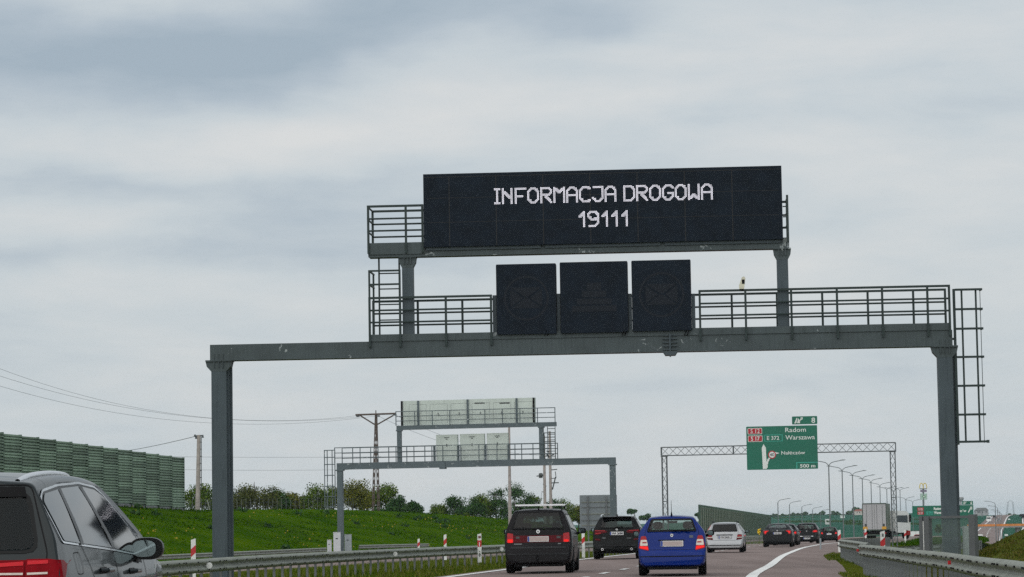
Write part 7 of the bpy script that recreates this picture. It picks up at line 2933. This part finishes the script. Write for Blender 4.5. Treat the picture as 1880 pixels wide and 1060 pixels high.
c.pair([(0.55, 0.74), (0.80, 0.76), (0.79, 0.96), (0.62, 0.96)], LAMPR, 'tail_lamp', 0.012)


def far_vehicle(px, py, d, w, h, ln, paint, label, name, cat, glass_z=0.55, front=True):
    p = P(px, py, d)
    root = thing(name, label, cat, p, -0.2, 'far traffic on the hillside road')
    mb = MB()
    mb.prism([(-w / 2, 0.35), (w / 2, 0.35), (w / 2, h * 0.55), (w * 0.43, h), (-w * 0.43, h), (-w / 2, h * 0.55)], 0, ln)
    bd_ = mb.build('body', paint, root, fix=True)
    mb = MB()
    mb.quad((-w * 0.44, -0.02, h * glass_z), (w * 0.44, -0.02, h * glass_z), (w * 0.4, -0.02, h * (glass_z + 0.25)), (-w * 0.4, -0.02, h * (glass_z + 0.25)))
    mb.build('windscreen', BLACKM, bd_)
    for s in (-1, 1):
        for y in (0.7, ln - 0.8):
            link('wheel', wmm, root, (s * (w / 2 - 0.14), y, 0.4)).scale = (0.6, 0.75, 0.75)
    return root


far_vehicle(1815.5, 958.5, 1330, 2.3, 2.7, 6.0, PAINT_WHT, 'white van coming down the hillside road above the overpass', 'delivery_van', 'van')
far_vehicle(1799, 994, 760, 1.75, 1.9, 4.6, PAINT_WHT, 'white van below the overpass, beside the glazed screen', 'delivery_van', 'van')
far_vehicle(1799.5, 997.5, 735, 1.8, 1.45, 4.3, car_paint('pale blue car paint', (0.30, 0.40, 0.45)), 'pale blue car just under the white van below the overpass', 'hatchback_car', 'car', 0.5)
far_vehicle(1826, 951.5, 1480, 1.8, 1.5, 4.3, PAINT_DK, 'tiny dark car near the crest of the hillside road', 'hatchback_car', 'car')
far_vehicle(1834, 957, 1380, 1.8, 1.45, 4.3, PAINT_SIL, 'tiny silver car beside the far lamp row', 'hatchback_car', 'car')
far_vehicle(1875, 949.5, 1500, 2.0, 1.6, 4.3, PAINT_DK, 'tiny dark car near the crest on the right carriageway', 'hatchback_car', 'car')
far_vehicle(1880, 953, 1440, 2.4, 2.6, 6.0, PAINT_DK, 'dark van near the crest at the right edge', 'delivery_van', 'van')
for px, py, d, lab in ((1852.5, 954, 1350, 'small white sign on the far median above the overpass'), (1847.5, 983, 900, 'small white sign on the far median below the overpass')):
    p = P(px, py, d)
    root = thing('small_sign', lab, 'sign', p, 0, 'small white signs')
    mb = MB()
    mb.box(-0.55, 0.55, -0.05, 0.05, -0.2, 0.35)
    mb.build('sign_panel', WHITEP, root)
    mb = MB()
    mb.box(-0.06, 0.06, 0.06, 0.14, -2, 0.3)
    mb.build('sign_post', GALVD, root)

# ------------------------------------------------------------------ haze
hz = bpy.data.materials.new('haze air')
hz.use_nodes = True
t = NT(hz.node_tree)
t.n.clear()
out = t.node('ShaderNodeOutputMaterial')
pv = t.node('ShaderNodeVolumePrincipled')
pv.inputs['Color'].default_value = (0.80, 0.90, 1.0, 1)
pv.inputs['Density'].default_value = 0.00006
pv.inputs['Anisotropy'].default_value = 0.1
t.link(pv.outputs[0], out.inputs['Volume'])
mb = MB()
mb.box(-9500, 9500, -3500, 12500, -10.0, 40.0)
o = mb.build('haze', hz)
tag(o, kind='stuff')
